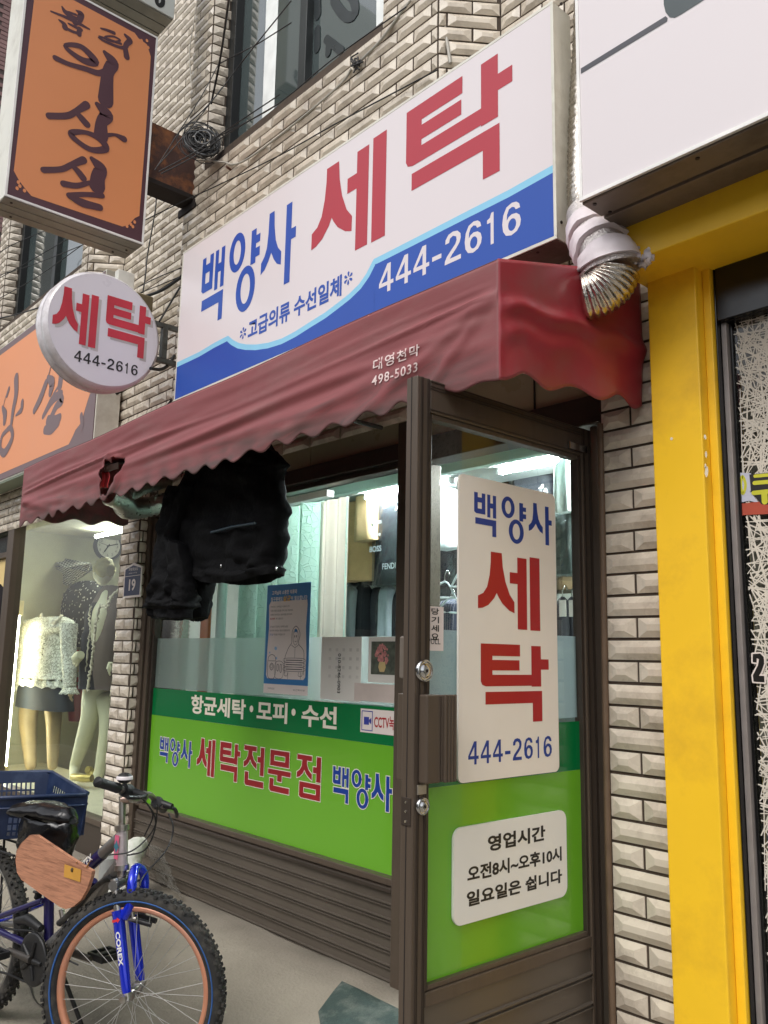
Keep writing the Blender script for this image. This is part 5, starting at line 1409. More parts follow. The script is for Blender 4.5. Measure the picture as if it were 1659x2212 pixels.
rows = [((555, 1325), (1385, 1300), YJ, .075, .040), ((520, 1290), (1392, 1240), YJ, .085, .030), ((470, 1230), (1388, 1225), YJ, .07, .01), ((438, 1120), (1408, 1110), YJ, .085, 0), ((432, 950), (1440, 930), YJ, .085, 0), ((436, 800), (1458, 800), YJ, .08, 0), ((445, 680), (1476, 680), YJ, .08, 0), ((470, 520), (1440, 520), YJ, .075, 0), ((480, 380), (1418, 360), YJ, .07, 0), ((500, 260), (1432, 260), YJ, .065, 0), ((560, 190), (1462, 195), YJ, .055, 0), ((700, 100), (1390, 100), YJ, .045, 0), ((880, 20), (1320, 40), YJ, .04, 0), ((980, -40), (1290, -30), YJ, .03, 0)]
G_, rg_ = cloth_body(rows, seed=1.3); G_.build('body', m_blk, jk)
g = G(); g.loft([[q + (q - sum(rg_[i], Vector()) / 64) * .012 for q in rg_[i]] for i in (0, 3, 6, 9)], cap=False); g.build('hem_band', m_blk, jk)
g = G(); a, b = oy(*fj(720, 885), YJ - .10), oy(*fj(1160, 792), YJ - .10); g.tube([a, a.lerp(b, .5) + Vector((0, -.004, .004)), b], .006, 6); g.build('zip_pocket', M('zip_teal_black', (30, 50, 60), .35), jk)
for (x, y) in ((430, 1215), (818, 1222), (1372, 1250)):
    p = oy(*fj(x, y), YJ - .09); g = G(); g.ball(p, .005, .004, .008, 8, 6); g.build('cord_stop', m_chrome, jk)
rows = [((540, 1770), (600, 1775), YJ + .03, .015, .004), ((520, 1740), (640, 1730), YJ + .03, .035, .006), ((512, 1680), (652, 1670), YJ + .03, .045, 0), ((508, 1560), (672, 1560), YJ + .03, .05, 0), ((512, 1430), (690, 1430), YJ + .03, .055, 0), ((520, 1330), (694, 1340), YJ + .03, .05, 0), ((500, 1180), (660, 1180), YJ + .03, .05, 0)]
G_, _ = cloth_body(rows, 40, 5, 4.4, .6, 4); G_.build('sleeve', m_blk, jk)
g = G(); top = oy(*fj(1080, -60), YJ); g.tube(smooth_path([top + Vector((0, 0, -.05)), top + Vector((0, 0, .05)), top + Vector((.02, 0, .09)), top + Vector((.03, 0, .06))], 5), .003, 6); g.build('hanger_hook', m_chrome, jk)
jk2 = thing('black_jacket', 'black padded jacket with one long sleeve hanging left of the large jacket', 'jacket', oy(*fj(300, 1700), 1.94))
YK = 1.93
rows = [((150, 1735), (440, 1750), YK, .035, .012), ((122, 1700), (490, 1745), YK, .05, .006), ((120, 1655), (498, 1660), YK, .05, 0), ((118, 1640), (508, 1620), YK, .07, 0), ((128, 1560), (504, 1560), YK, .07, 0), ((150, 1450), (500, 1450), YK, .07, 0), ((175, 1350), (492, 1350), YK, .065, 0), ((205, 1200), (480, 1200), YK, .065, 0), ((235, 1000), (440, 1000), YK, .06, 0), ((262, 820), (372, 960), YK, .055, 0), ((270, 700), (440, 780), YK, .055, 0), ((290, 560), (500, 600), YK, .055, 0), ((340, 420), (560, 440), YK, .045, 0)]
G_, _ = cloth_body(rows, 52, 6, 2.1, .6, 6); G_.build('sleeve', m_blk, jk2)
rows = [((365, 960), (430, 955), YK + .05, .04, .004), ((368, 900), (480, 900), YK + .05, .05, 0), ((380, 700), (560, 700), YK + .05, .05, 0), ((420, 450), (640, 450), YK + .05, .045, 0), ((500, 300), (700, 300), YK + .05, .04, 0)]
G_, _ = cloth_body(rows, 36, 5, 6.6, .5, 5); G_.build('body', m_blk, jk2)
g = G(); h = oy(*fj(420, 330), YK); g.tube(smooth_path([h, h + Vector((.02, 0, .12)), h + Vector((.04, 0, .20)), h + Vector((.06, 0, .17))], 5), .003, 6); g.build('hanger_hook', m_chrome, jk2)
# ================================================================ LAUNDRY INTERIOR
room = thing('laundry_room', 'lit room behind the laundry window', 'room', (-3.3, 3.4, -1.3)); room['kind'] = 'structure'
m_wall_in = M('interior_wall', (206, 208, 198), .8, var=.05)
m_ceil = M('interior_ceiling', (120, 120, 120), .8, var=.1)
RX_0, RX_1, RY_1 = -5.28, -1.45, 4.6
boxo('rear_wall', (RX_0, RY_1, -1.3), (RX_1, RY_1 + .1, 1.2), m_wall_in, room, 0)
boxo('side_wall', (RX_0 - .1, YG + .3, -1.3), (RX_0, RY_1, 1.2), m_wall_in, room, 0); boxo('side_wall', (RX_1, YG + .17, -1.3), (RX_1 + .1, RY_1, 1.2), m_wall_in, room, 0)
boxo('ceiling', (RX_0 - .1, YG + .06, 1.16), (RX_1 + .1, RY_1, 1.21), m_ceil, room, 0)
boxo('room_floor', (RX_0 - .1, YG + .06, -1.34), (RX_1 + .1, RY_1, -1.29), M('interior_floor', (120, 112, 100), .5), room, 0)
m_mint = M('mint_beam', (176, 206, 196), .5, var=.04)
zb0, zb1 = oy(936, 1027, 3.15).z, oy(936, 1006, 3.15).z
boxo('ceiling_beam', (-4.6, 3.15, zb0), (-1.5, 3.2, zb1), m_mint, room, .003)
boxo('ceiling_trough', (-4.6, 3.205, zb1 + .005), (-1.5, 3.75, zb1 + .02), M('trough_grey', (150, 158, 156), .6), room, 0)
em = emit('tube_glow', (240, 247, 250), 210)
def tube_light(x0, x1, y, z, lab):
    t = thing('fluorescent_tube', lab, 'lamp', ((x0 + x1) / 2, y, z), 'fluorescent tubes on the laundry ceiling')
    g = G(); g.cyl((x0, y, z), (x1, y, z), .017, 12); g.build('glowing_tube', em, t)
    boxo('housing', (x0 - .03, y - .035, z + .026), (x1 + .03, y + .035, z + .07), m_white, t, .004)
    for x in (x0 - .02, x1 + .001): boxo('socket', (x, y - .018, z - .018), (x + .019, y + .018, z + .026), m_white, t, .002)
tube_light(-4.02, -3.30, 3.45, 1.0, 'lit fluorescent tube split in view by the door edge')
tube_light(-2.92, -2.53, 3.45, 1.0, 'lit fluorescent tube above the white door board')
tube_light(-2.48, -1.75, 3.47, 1.0, 'lit fluorescent tube at the top right corner of the door glass')
# mint embossed curtain strips and the grey folded one beside them
def embossed():
    m = bpy.data.materials.new('curtain_mint'); m.use_nodes = True; n = m.node_tree; N = n.nodes.new; L = n.links.new; b = n.nodes['Principled BSDF']
    b.inputs['Base Color'].default_value = (*lin((178, 206, 194)), 1); b.inputs['Roughness'].default_value = .55
    b.inputs['Transmission Weight'].default_value = .0; b.inputs['Subsurface Weight'].default_value = .25; b.inputs['Subsurface Radius'].default_value = (.02, .02, .02)
    ge = N('ShaderNodeNewGeometry'); vo = N('ShaderNodeTexVoronoi'); vo.inputs['Scale'].default_value = 26; vo.feature = 'DISTANCE_TO_EDGE'; L(ge.outputs['Position'], vo.inputs['Vector'])
    mr = N('ShaderNodeMapRange'); mr.inputs[1].default_value = .02; mr.inputs[2].default_value = .07; L(vo.outputs['Distance'], mr.inputs[0])
    bu = N('ShaderNodeBump'); bu.inputs['Strength'].default_value = .6; bu.inputs['Distance'].default_value = .01; L(mr.outputs[0], bu.inputs['Height']); L(bu.outputs[0], b.inputs['Normal'])
    tl = N('ShaderNodeBsdfTranslucent'); tl.inputs[0].default_value = (*lin((170, 200, 186)), 1); L(bu.outputs[0], tl.inputs['Normal'])
    ms_ = N('ShaderNodeMixShader'); ms_.inputs[0].default_value = .55; L(b.outputs[0], ms_.inputs[1]); L(tl.outputs[0], ms_.inputs[2]); L(ms_.outputs[0], n.nodes['Material Output'].inputs[0])
    return m
m_cur = embossed()
ct = thing('vertical_blind', 'mint green embossed vertical blind drawn aside behind the laundry window', 'blind', (-3.85, 2.85, -.9))
yc = 2.80
xa = oy(430, 1300, yc).x; xb2 = oy(697, 1200, yc).x
xs = [xa + (xb2 - xa) * k / 13 for k in range(14)]
for k in range(13):
    if k in (1, 3): continue
    a, b = xs[k], xs[k + 1]; g = G(); tw = .07 if k % 2 else -.05
    g.grid(lambda u, v: Vector((a + (b - a) * 1.08 * u, yc + .02 + tw * (u - .5) + .012 * math.sin(u * math.pi), -.95 + 1.80 * v)), 8, 2)
    g.build('blind_strip', m_cur, ct)
boxo('blind_rail', (-4.9, yc, .86), (xb2 + .02, yc + .05, .90), m_white, ct, .003)
gc = thing('grey_curtain', 'greyish brown translucent curtain panel between the mint blind and the garments', 'curtain', (-3.4, 2.8, -.9))
xa3, xb3 = oy(690, 1200, 2.78).x, oy(747, 1200, 2.78).x
g = G(); g.grid(lambda u, v: Vector((xa3 + (xb3 - xa3) * u, 2.78 + .012 * math.sin(u * 14), -.95 + 1.78 * v)), 30, 2)
g.build('panel', glass('curtain_grey', (226, 220, 212), .2, .5, 1.2, .93, (196, 186, 172)), gc)
g = G(); g.grid(lambda u, v: Vector((xb3 + .012 * u, 2.775, -.95 + 1.78 * v)), 2, 2); g.build('panel_edge', m_cur, gc)
# pipes and hose at the left
op_ = thing('orange_pipe', 'orange brown vertical pipe seen behind the glass below the black jackets', 'pipe', (-4.55, 2.75, -1))
p = oy(447, 1300, 2.7); g = G(); g.cyl((p.x, 2.7, -1.29), (p.x, 2.7, 1.1), .032, 20); g.build('pipe_body', M('pipe_orange', (196, 104, 48), .3, var=.1), op_)
p = oy(470, 1300, 2.72); wt = thing('white_pipe', 'pale greenish white vertical pipe right of the orange pipe', 'pipe', (p.x, 2.75, -1)); g = G(); g.cyl((p.x, 2.75, -1.29), (p.x, 2.75, 1.1), .03, 20); g.build('pipe_body', M('pipe_white', (206, 226, 222), .3), wt)
p = oy(375, 1400, 2.66); fh3 = thing('foil_duct', 'silver corrugated hose standing upright inside the left edge of the laundry window', 'duct', (p.x, 2.66, -1.2))
def duct2(par, a, b, r, pitch=.026):
    a, b = Vector(a), Vector(b); n = int((b - a).length / (pitch / 2)); g = G()
    g.tube([a.lerp(b, i / n) for i in range(n + 1)], [r * (1.05 if i % 2 else .95) for i in range(n + 1)], 20, wob=lambda i, k: 1 + .05 * noise.noise(Vector((i * .4, k, 2)))); return g.build('hose', m_foil, par)
duct2(fh3, (p.x, 2.68, -1.25), (p.x, 2.68, .5), .075)
# clothes rail with garments
rail = thing('clothes_rail', 'steel clothes rail across the laundry room', 'rail', (-3.4, 3.75, .78))
g = G(); g.cyl((-5.0, 3.75, .80), (-1.7, 3.75, .80), .012, 10); g.build('rail_bar', m_chrome, rail)
g = G(); g.cyl((-5.0, 4.1, -.02), (-1.6, 4.1, -.02), .012, 10); g.build('rail_bar', m_chrome, rail)
m_plastic = glass('dry_clean_plastic', (226, 230, 232), 1.0, .12, 1.65)
m_blackcl = M('black_wool', (24, 25, 32), .8, var=.3, scale=20)
m_navycl = M('navy_pinstripe', (44, 52, 74), .8)
def pinstripe():
    m = m_navycl; n = m.node_tree; N = n.nodes.new; L = n.links.new; b = n.nodes['Principled BSDF']
    ge = N('ShaderNodeNewGeometry'); wv = N('ShaderNodeTexWave'); wv.inputs['Scale'].default_value = 22; wv.bands_direction = 'X'; L(ge.outputs['Position'], wv.inputs['Vector'])
    mr = N('ShaderNodeMapRange'); mr.inputs[1].default_value = .93; mr.inputs[2].default_value = .99; L(wv.outputs['Fac'], mr.inputs[0])
    mx = N('ShaderNodeMix'); mx.data_type = 'RGBA'; L(mr.outputs[0], mx.inputs[0]); mx.inputs[6].default_value = (*lin((44, 52, 74)), 1); mx.inputs[7].default_value = (*lin((140, 136, 140)), 1); L(mx.outputs[2], b.inputs['Base Color'])
pinstripe()
m_camel = M('camel_wool', (188, 152, 108), .85, var=.1, scale=20, bump=.2, bscale=80)
m_shirt = M('white_shirt', (222, 230, 234), .7, var=.04)
def hang(name, label, pxl, pxr, pyt, pyb, Y, m, d=.06, fold=.12, bag=None, txt=None, grp=None, flare=1.0, hook=True):
    a, b = oy(pxl, pyt, Y), oy(pxr, pyb, Y); cx = (a.x + b.x) / 2; hw = (b.x - a.x) / 2
    t = thing(name, label, 'garment', (cx, Y, b.z), grp)
    H = a.z - b.z
    rows = [(b.z + H * v, cx - hw * k, cx + hw * k, Y, d * q) for v, k, q in ((0, flare, .9), (.05, flare * .98, 1), (.3, .97, 1), (.6, .95, .95), (.8, .96, .9), (.9, .92, .75), (.96, .6, .5), (1, .2, .25))]
    garment(G_ := G(), dense(rows, 3), 32, fold, random.random() * 6, 6); G_.build('cloth', m, t)
    if hook:
        g = G(); top = Vector((cx, Y, a.z)); g.tube(smooth_path([top - Vector((0, 0, .02)), top + Vector((0, 0, .03)), top + Vector((.018, 0, .055)), top + Vector((.03, 0, .03))], 5), .003, 6); g.build('hanger_hook', m_chrome, t)
    if bag:
        rows = [(b.z - .02 + (H + .02) * v, cx - hw * k, cx + hw * k, Y, d * q) for v, k, q in ((0, 1.06, 1.1), (.3, 1.08, 1.2), (.7, 1.06, 1.15), (.9, 1.0, .9), (1, .25, .3))]
        rr = dense(rows, 6); g = G(); rings = []
        for (z, x0, x1, y, dd) in rr:
            r = []
            for k in range(40):
                an = 2 * math.pi * k / 40; c, s = math.cos(an), math.sin(an); w_ = 1 + .12 * noise.noise(Vector((c * 4, s * 4 + cx * 7, z * 14))) + .06 * noise.noise(Vector((c * 11, s * 11, z * 40)))
                r.append(Vector(((x0 + x1) / 2 + (x1 - x0) / 2 * math.copysign(abs(c) ** .7, c) * (.9 + .1 * w_), y + dd * math.copysign(abs(s) ** .7, s) * w_, z)))
            rings.append(r)
        g.loft(rings, cap=False, smooth=False); g.build('plastic_cover', m_plastic, t)
    if txt:
        g = G()
        for body, u, v, wdt, h in txt:
            x = cx - hw + 2 * hw * u; z = b.z + H * v; y = Y - d * 1.42
            text(g, body, (x, y, z), (x + wdt, y, z), (x, y, z + h), .012)
        g.build('cover_lettering', M('cover_white_print', (196, 204, 210), .5), t)
    return t
random.seed(5)
hang('beige_jacket', 'camel coat hanging in the laundry, its hem and pocket left of the black covers', 752, 812, 1040, 1252, 3.62, m_camel, .07, .10, flare=1.05)
t = hang('beige_jacket_sleeve', 'second camel sleeve with a button in front of the camel coat', 772, 814, 1045, 1165, 3.50, M('camel_sleeve', (196, 164, 122), .85, bump=.2, bscale=80), .05, .06, hook=False)
p = oy(803, 1133, 3.43); g = G(); g.cyl((p.x, 3.435, p.z), (p.x, 3.445, p.z), .013, 14); g.build('button', M('button_pale', (206, 204, 198), .3), t)
hang('covered_garment', 'black garment in a printed shiny cover right of the camel coat', 818, 905, 1050, 1258, 3.58, m_blackcl, .07, .14, bag=True,
     txt=[('HERMES', .12, .58, .10, .020), ('ellesse', .10, .46, .10, .026), ('BOSS', .10, .31, .11, .036), ('FENDI', .42, .13, .12, .036)])
hang('covered_garment', 'black garment in a printed cover left behind the camel coat', 745, 790, 1050, 1262, 3.75, m_blackcl, .05, .14, bag=True)
hang('covered_garment', 'dark garment partly hidden by the door edge, behind the printed cover', 790, 840, 1130, 1260, 3.72, m_blackcl, .05, .12, bag=True, txt=[('BOSS', .2, .12, .09, .034)])
for k, (a, b, c, lab, mm, bag) in enumerate(((735, 770, 1265, 'crumpled clear cover over a pale garment at the foot of the grey curtain', M('pale_grey_cloth', (160, 162, 166), .7), True), (768, 800, 1262, 'dark belted coat standing out beside the clear cover', m_blackcl, False), (796, 835, 1270, 'dark grey trousers in the lower row of garments', M('dark_grey_cloth', (52, 52, 60), .8), False), (822, 850, 1262, 'white wrapped garment shining in the lower row', M('pale_cloth', (196, 200, 206), .6), True), (842, 884, 1275, 'black trousers on a wire hanger near the door edge', m_blackcl, False), (872, 915, 1268, 'pale mauve garment beside the door edge', M('mauve_cloth', (150, 136, 150), .8), False))):
    hang('hanging_garment', lab, a, b, c, 1400, 3.66 + .04 * (k % 3), mm, .05, .16, bag=bag)
# seen through the door glass
hang('white_shirt', 'white shirt hanging left of the door board, behind the door glass', 932, 1000, 1062, 1182, 3.62, m_shirt, .07, .18)
hang('covered_garment', 'black garment in a cover under the white shirt, behind the door glass', 930, 1002, 1150, 1290, 3.82, m_blackcl, .06, .12, bag=True)
hang('covered_garment', 'black garment in a cover above the door board, under the bright tube', 1010, 1100, 1010, 1300, 3.85, m_blackcl, .06, .12, bag=True)
hang('covered_garment', 'dark garment above the door board with a pale strap beside it', 1112, 1200, 1012, 1300, 3.8, m_blackcl, .06, .12, bag=True)
hang('white_roll', 'stacked white padded bundle hanging at the right edge of the door glass', 1202, 1242, 995, 1105, 3.4, M('padded_white', (226, 236, 234), .6), .06, .22)
hang('covered_garment', 'shiny plastic covered garment below the white bundle at the door hinge side', 1200, 1262, 1090, 1240, 3.5, M('grey_green_cloth', (84, 92, 88), .8), .07, .15, bag=True)
hang('striped_suit', 'navy pinstriped jacket on a white hanger beside the pull label', 948, 1002, 1296, 1400, 3.42, m_navycl, .07, .08)
for (a, b, y0, lab) in ((942, 1003, 1300, 'white plastic hanger over the pinstriped jacket'), (925, 985, 1268, 'white hanger left above the pinstriped jacket'), (975, 1003, 1245, 'white hanger hooked beside the door board')):
    pa, pb_, pc = oy(a, y0 + 22, 3.36), oy((a + b) / 2 + 6, y0 - 12, 3.36), oy(b, y0 + 24, 3.36)
    h_ = thing('hanger', lab, 'hanger', pb_, 'white hangers behind the door glass')
    g = G(); g.tube(smooth_path([pa, pb_, pc], 4), .0055, 8); g.tube([pa, pc], .0055, 8); g.build('hanger_bar', m_shirt, h_)
    g = G(); g.tube(smooth_path([pb_, pb_ + Vector((0, 0, .035)), pb_ + Vector((.02, 0, .06)), pb_ + Vector((.035, 0, .035))], 4), .003, 6); g.build('hook', m_chrome, h_)
for k, (a, b) in enumerate(((1205, 1228), (1226, 1248), (1244, 1262))):
    lab = ('dark trousers with a white paper tag at the right of the door board', 'black trousers on a white hanger by the door hinge stile', 'dark wrapped trousers closest to the door hinge stile')[k]
    t = hang('hanging_trousers', lab, a, b, 1290, 1400, 3.5 + .05 * k, m_blackcl, .04, .1)
    p = oy(a + 10, 1305, 3.42); g = G(); g.box((p.x - .02, 3.42, p.z - .06), (p.x + .02, 3.422, p.z + .02)); g.build('paper_tag', m_paper, t)
sh_ = thing('shelf', 'brown shelf edge behind the garments on the right of the doorway', 'shelf', (-2.4, 3.95, .05)); z = oy(1230, 1255, 3.9).z
boxo('shelf_board', (-3.4, 3.88, z - .05), (-1.5, 4.1, z + .03), M('shelf_brown', (92, 76, 52), .6), sh_, .003)
cn = thing('counter', 'pale blue grey service counter inside the doorway', 'counter', (-2.6, 3.2, -1.29))
boxo('front_panel', (-4.2, 3.25, -1.29), (-1.5, 3.28, .02), M('counter_blue_grey', (150, 168, 172), .5), cn, .003); boxo('top', (-4.25, 3.2, .021), (-1.46, 3.65, .045), M('counter_top', (190, 196, 194), .4), cn, .004)
# ================================================================ DRESS SHOP AT THE LEFT
YV = 2.47
ms = thing('dress_shop_front', 'brown framed display window of the dress shop, left of the number plate pillar', 'shop window', (-6.4, YV, -1.3))
lx0, lx1 = -7.39, -5.30
zs_ = -1.048
boxo('stile', (-7.543, YV - .05, -1.4), (-7.392, YV + .05, 1.26), m_brown, ms, .004); boxo('stile', (lx1 - .035, YV - .03, -1.4), (lx1 + .01, YV + .05, 1.26), m_brownd, ms, .003)
boxo('sill', (lx0 + .002, YV - .04, zs_ - .035), (lx1 - .037, YV + .05, zs_), m_brown, ms, .003); boxo('kick_panel', (lx0 + .002, YV - .025, -1.4), (lx1 - .037, YV + .03, zs_ - .037), m_brownd, ms, .002)
boxo('head', (lx0 + .002, YV - .04, 1.06), (lx1 - .037, YV + .05, 1.26), m_brownd, ms, .003)
boxo('pane', (lx0 + .002, YV, zs_ + .001), (lx1 - .037, YV + .006, 1.058), m_glass, ms, 0)
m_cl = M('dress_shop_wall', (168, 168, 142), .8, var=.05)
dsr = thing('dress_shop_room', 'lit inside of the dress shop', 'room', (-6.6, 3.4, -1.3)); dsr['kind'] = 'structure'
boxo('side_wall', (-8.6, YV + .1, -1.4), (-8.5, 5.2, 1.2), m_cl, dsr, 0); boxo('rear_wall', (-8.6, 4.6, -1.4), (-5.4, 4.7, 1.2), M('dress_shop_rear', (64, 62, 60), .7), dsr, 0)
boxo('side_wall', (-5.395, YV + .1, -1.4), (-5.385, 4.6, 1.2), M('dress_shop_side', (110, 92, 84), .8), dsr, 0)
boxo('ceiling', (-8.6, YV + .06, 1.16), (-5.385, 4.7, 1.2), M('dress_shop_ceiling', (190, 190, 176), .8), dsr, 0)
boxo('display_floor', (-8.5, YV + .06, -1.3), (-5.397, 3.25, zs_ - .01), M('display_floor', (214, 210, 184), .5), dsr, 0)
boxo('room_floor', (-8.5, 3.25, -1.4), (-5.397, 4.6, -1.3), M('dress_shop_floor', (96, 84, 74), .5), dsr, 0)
# upright tube
fA, fB = cr(0, 2000, 3.318), cr(0, 2500, 2.765)
tl = thing('display_tube', 'upright glowing fluorescent tube at the left edge of the dress shop window', 'lamp', (-7.2, 2.6, -1))
pt, pb2 = oy(*fA(232, 1405), 2.62), oy(*fB(90, 1440), 2.62)
g = G(); g.cyl((pt.x, 2.62, pb2.z), (pt.x, 2.62, pt.z), .022, 14); g.build('glowing_tube', emit('upright_glow', (246, 246, 232), 24), tl)
boxo('socket', (pt.x - .035, 2.585, pt.z + .002), (pt.x + .035, 2.655, pt.z + .13), M('socket_cream', (220, 208, 160), .5), tl, .006)
boxo('socket', (pt.x - .03, 2.59, pb2.z - .05), (pt.x + .03, 2.65, pb2.z - .002), M('socket_cream', (220, 208, 160), .5), tl, .006)
# second ceiling tube of the display, its glow is reflected in the clock glass
t2 = thing('ceiling_tube', 'fluorescent tube on the dress shop ceiling, hidden by the awning', 'lamp', (-7, 3.3, 1.1))
g = G(); g.cyl((-7.9, 3.35, 1.10), (-6.7, 3.35, 1.10), .018, 12); g.build('glowing_tube', emit('display_glow', (246, 246, 232), 48), t2)
# wall clock
xc = -8.49
c0 = ox(*fA(1395, 500), xc); rr0 = (ox(*fA(1395, 320), xc).z - ox(*fA(1395, 690), xc).z) / 2
ck = thing('wall_clock', 'round black rimmed wall clock seen through the dress shop glass', 'clock', c0)
def disc_x(g, c, prof, n=40): g.loft([[c + Vector((d, r * math.cos(2 * math.pi * k / n), r * math.sin(2 * math.pi * k / n))) for k in range(n)] for r, d in prof], cap=True)
g = G(); disc_x(g, c0, [(rr0, 0), (rr0, .06), (rr0 * .93, .075), (rr0 * .86, .06), (rr0 * .86, .035)]); g.build('rim', M('clock_rim', (44, 44, 42), .4), ck)
g = G(); g.flat([[c0 + Vector((.037, rr0 * .86 * math.cos(k * math.pi / 20), rr0 * .86 * math.sin(k * math.pi / 20))) for k in range(40)]]); g.build('dial', M('clock_dial', (206, 206, 192), .4), ck)
g = G()
for h in range(1, 13):
    a = math.pi / 2 - h * math.pi / 6; c = c0 + Vector((.039, -rr0 * .66 * math.cos(a) * -1, rr0 * .66 * math.sin(a))); s = rr0 * .10
    text(g, str(h), c + Vector((0, -s * .6 * len(str(h)), -s)), c + Vector((0, s * .6 * len(str(h)), -s)), c + Vector((0, -s * .6 * len(str(h)), s)), .0)
g.build('numerals', M('numeral_grey', (120, 120, 112), .6), ck)
g = G()
for ang, L_, w_ in ((212, .50, .014), (74, .70, .010), (285, .72, .004)):
    a = math.radians(90 - ang); d = Vector((0, math.cos(a), math.sin(a))); stroke(g, [c0 + Vector((.042 + w_ * .1, 0, 0)) - d * rr0 * .1, c0 + Vector((.042 + w_ * .1, 0, 0)) + d * rr0 * L_ * .5, c0 + Vector((.042 + w_ * .1, 0, 0)) + d * rr0 * L_], w_, (1, 0, 0), 1)
g.build('hands', m_ink, ck)
# mannequins: one continuous body each, clothes as parts
m_skin = M('mannequin_cream', (214, 214, 184), .45, var=.04, scale=4)
YM = 2.95
def skin_body(name, chain, par, m, sub=2):
    """chain: {key: (point, radius, parent key)} -> one skinned surface"""
    keys = list(chain); me = bpy.data.meshes.new(name)
    me.from_pydata([tuple(chain[k][0]) for k in keys], [(keys.index(k), keys.index(chain[k][2])) for k in keys if chain[k][2]], [])
    me.materials.append(m)
    o = bpy.data.objects.new(name, me); COL.objects.link(o); put(o, par)
    md = o.modifiers.new('skin', 'SKIN'); md.use_smooth_shade = True; md.branch_smoothing = .4
    for i, k in enumerate(keys):
        r = chain[k][1]; me.skin_vertices[0].data[i].radius = (r, r) if not isinstance(r, tuple) else r
        me.skin_vertices[0].data[i].use_root = (i == 0)
    s = o.modifiers.new('sub', 'SUBSURF'); s.levels = sub; s.render_levels = sub
    return o
def pm(f, x, y, dy=0.0): return oy(*f(x, y), YM + dy)
m2 = thing('mannequin', 'short haired mannequin in a grey brown coat with frilled edges, head in profile', 'mannequin', (pm(fB, 1000, 1500).x, YM, zs_))
ch = {'pelvis': (pm(fB, 1090, 420), .13, None), 'waist': (pm(fB, 1090, 120), .11, 'pelvis'), 'chest': (pm(fA, 1400, 1350), .13, 'waist'), 'neckb': (pm(fA, 1420, 1160), .062, 'chest'), 'neck': (pm(fA, 1400, 1080), .058, 'neckb'),
      'hipl': (pm(fB, 1010, 600), .10, 'pelvis'), 'kneel': (pm(fB, 985, 880), .078, 'hipl'), 'calfl': (pm(fB, 930, 1080), .072, 'kneel'), 'anklel': (pm(fB, 810, 1440), .045, 'calfl'), 'toel': (pm(fB, 800, 1570, -.05), .035, 'anklel'),
      'hipr': (pm(fB, 1150, 620, .08), .10, 'pelvis'), 'kneer': (pm(fB, 1175, 880, .08), .072, 'hipr'), 'calfr': (pm(fB, 1160, 1080, .08), .062, 'kneer'), 'ankler': (pm(fB, 1085, 1500, .08), .046, 'calfr'), 'toer': (pm(fB, 1010, 1620, .04), .036, 'ankler')}
skin_body('body', ch, m2, m_skin)
hc = pm(fA, 1345, 840); hr = (pm(fA, 1345, 690).z - pm(fA, 1345, 1035).z) / 2
def face(p):
    q = p - hc; v = q / hr
    if v.x < -.3:        # the profile looks to the left of the picture (-X)
        d = 0
        d += .22 * math.exp(-((v.z + .10) / .13) ** 2) * math.exp(-(v.y / .20) ** 2)         # nose
        d += .06 * math.exp(-((v.z + .50) / .07) ** 2) * math.exp(-(v.y / .3) ** 2)          # lips
        d += .10 * math.exp(-((v.z + .84) / .16) ** 2) * math.exp(-(v.y / .4) ** 2)          # chin
        d -= .09 * math.exp(-((v.z - .12) / .12) ** 2) * math.exp(-((abs(v.y) - .38) / .2) ** 2)   # eye sockets
        q = q + Vector((-d * hr, 0, 0))
    if v.z < -.35: q = Vector((q.x * (1 + (v.z + .35) * .25), q.y * (1 + (v.z + .35) * .45), q.z))
    return hc + q
g = G(); g.ball(hc, hr * .84, hr * .70, hr * 1.02, 40, 28, face); hd_ = g.build('head', m_skin, m2)
g = G()
for s in (-1, 1): g.ball(hc + Vector((.02, s * hr * .68, -.01)), hr * .14, hr * .06, hr * .22, 12, 8)
g.build('ear', m_skin, m2)
g = G(); g.ball(hc + Vector((.018, 0, hr * .22)), hr * .90, hr * .76, hr * .86, 36, 22, lambda p: p + Vector((noise.noise(p * 34), noise.noise(p * 31 + Vector((5, 0, 0))), noise.noise(p * 29))) * .018 + (Vector((.05, 0, .02)) if (p.x - hc.x) < -hr * .55 and p.z < hc.z + hr * .35 else Vector((0, 0, 0))))
g.build('sculpted_hair', M('mannequin_hair', (186, 180, 124), .55, var=.12, scale=30), m2)
g = G()
for s in (-1, 1):
    c = hc + Vector((-hr * .70, s * hr * .36, hr * .10)); g.ball(c, .012, .018, .009, 10, 6); g.tube([c + Vector((-.01, -.02, .022)), c + Vector((-.014, 0, .03)), c + Vector((-.004, .025, .024))], .003, 6)
g.build('painted_eye', M('eye_dark', (58, 48, 36), .4), m2)
g = G(); c = hc + Vector((-hr * .88, 0, -hr * .50)); g.ball(c, .012, .022, .008, 10, 6); g.build('painted_lips', M('lip_dull', (140, 92, 72), .5), m2)
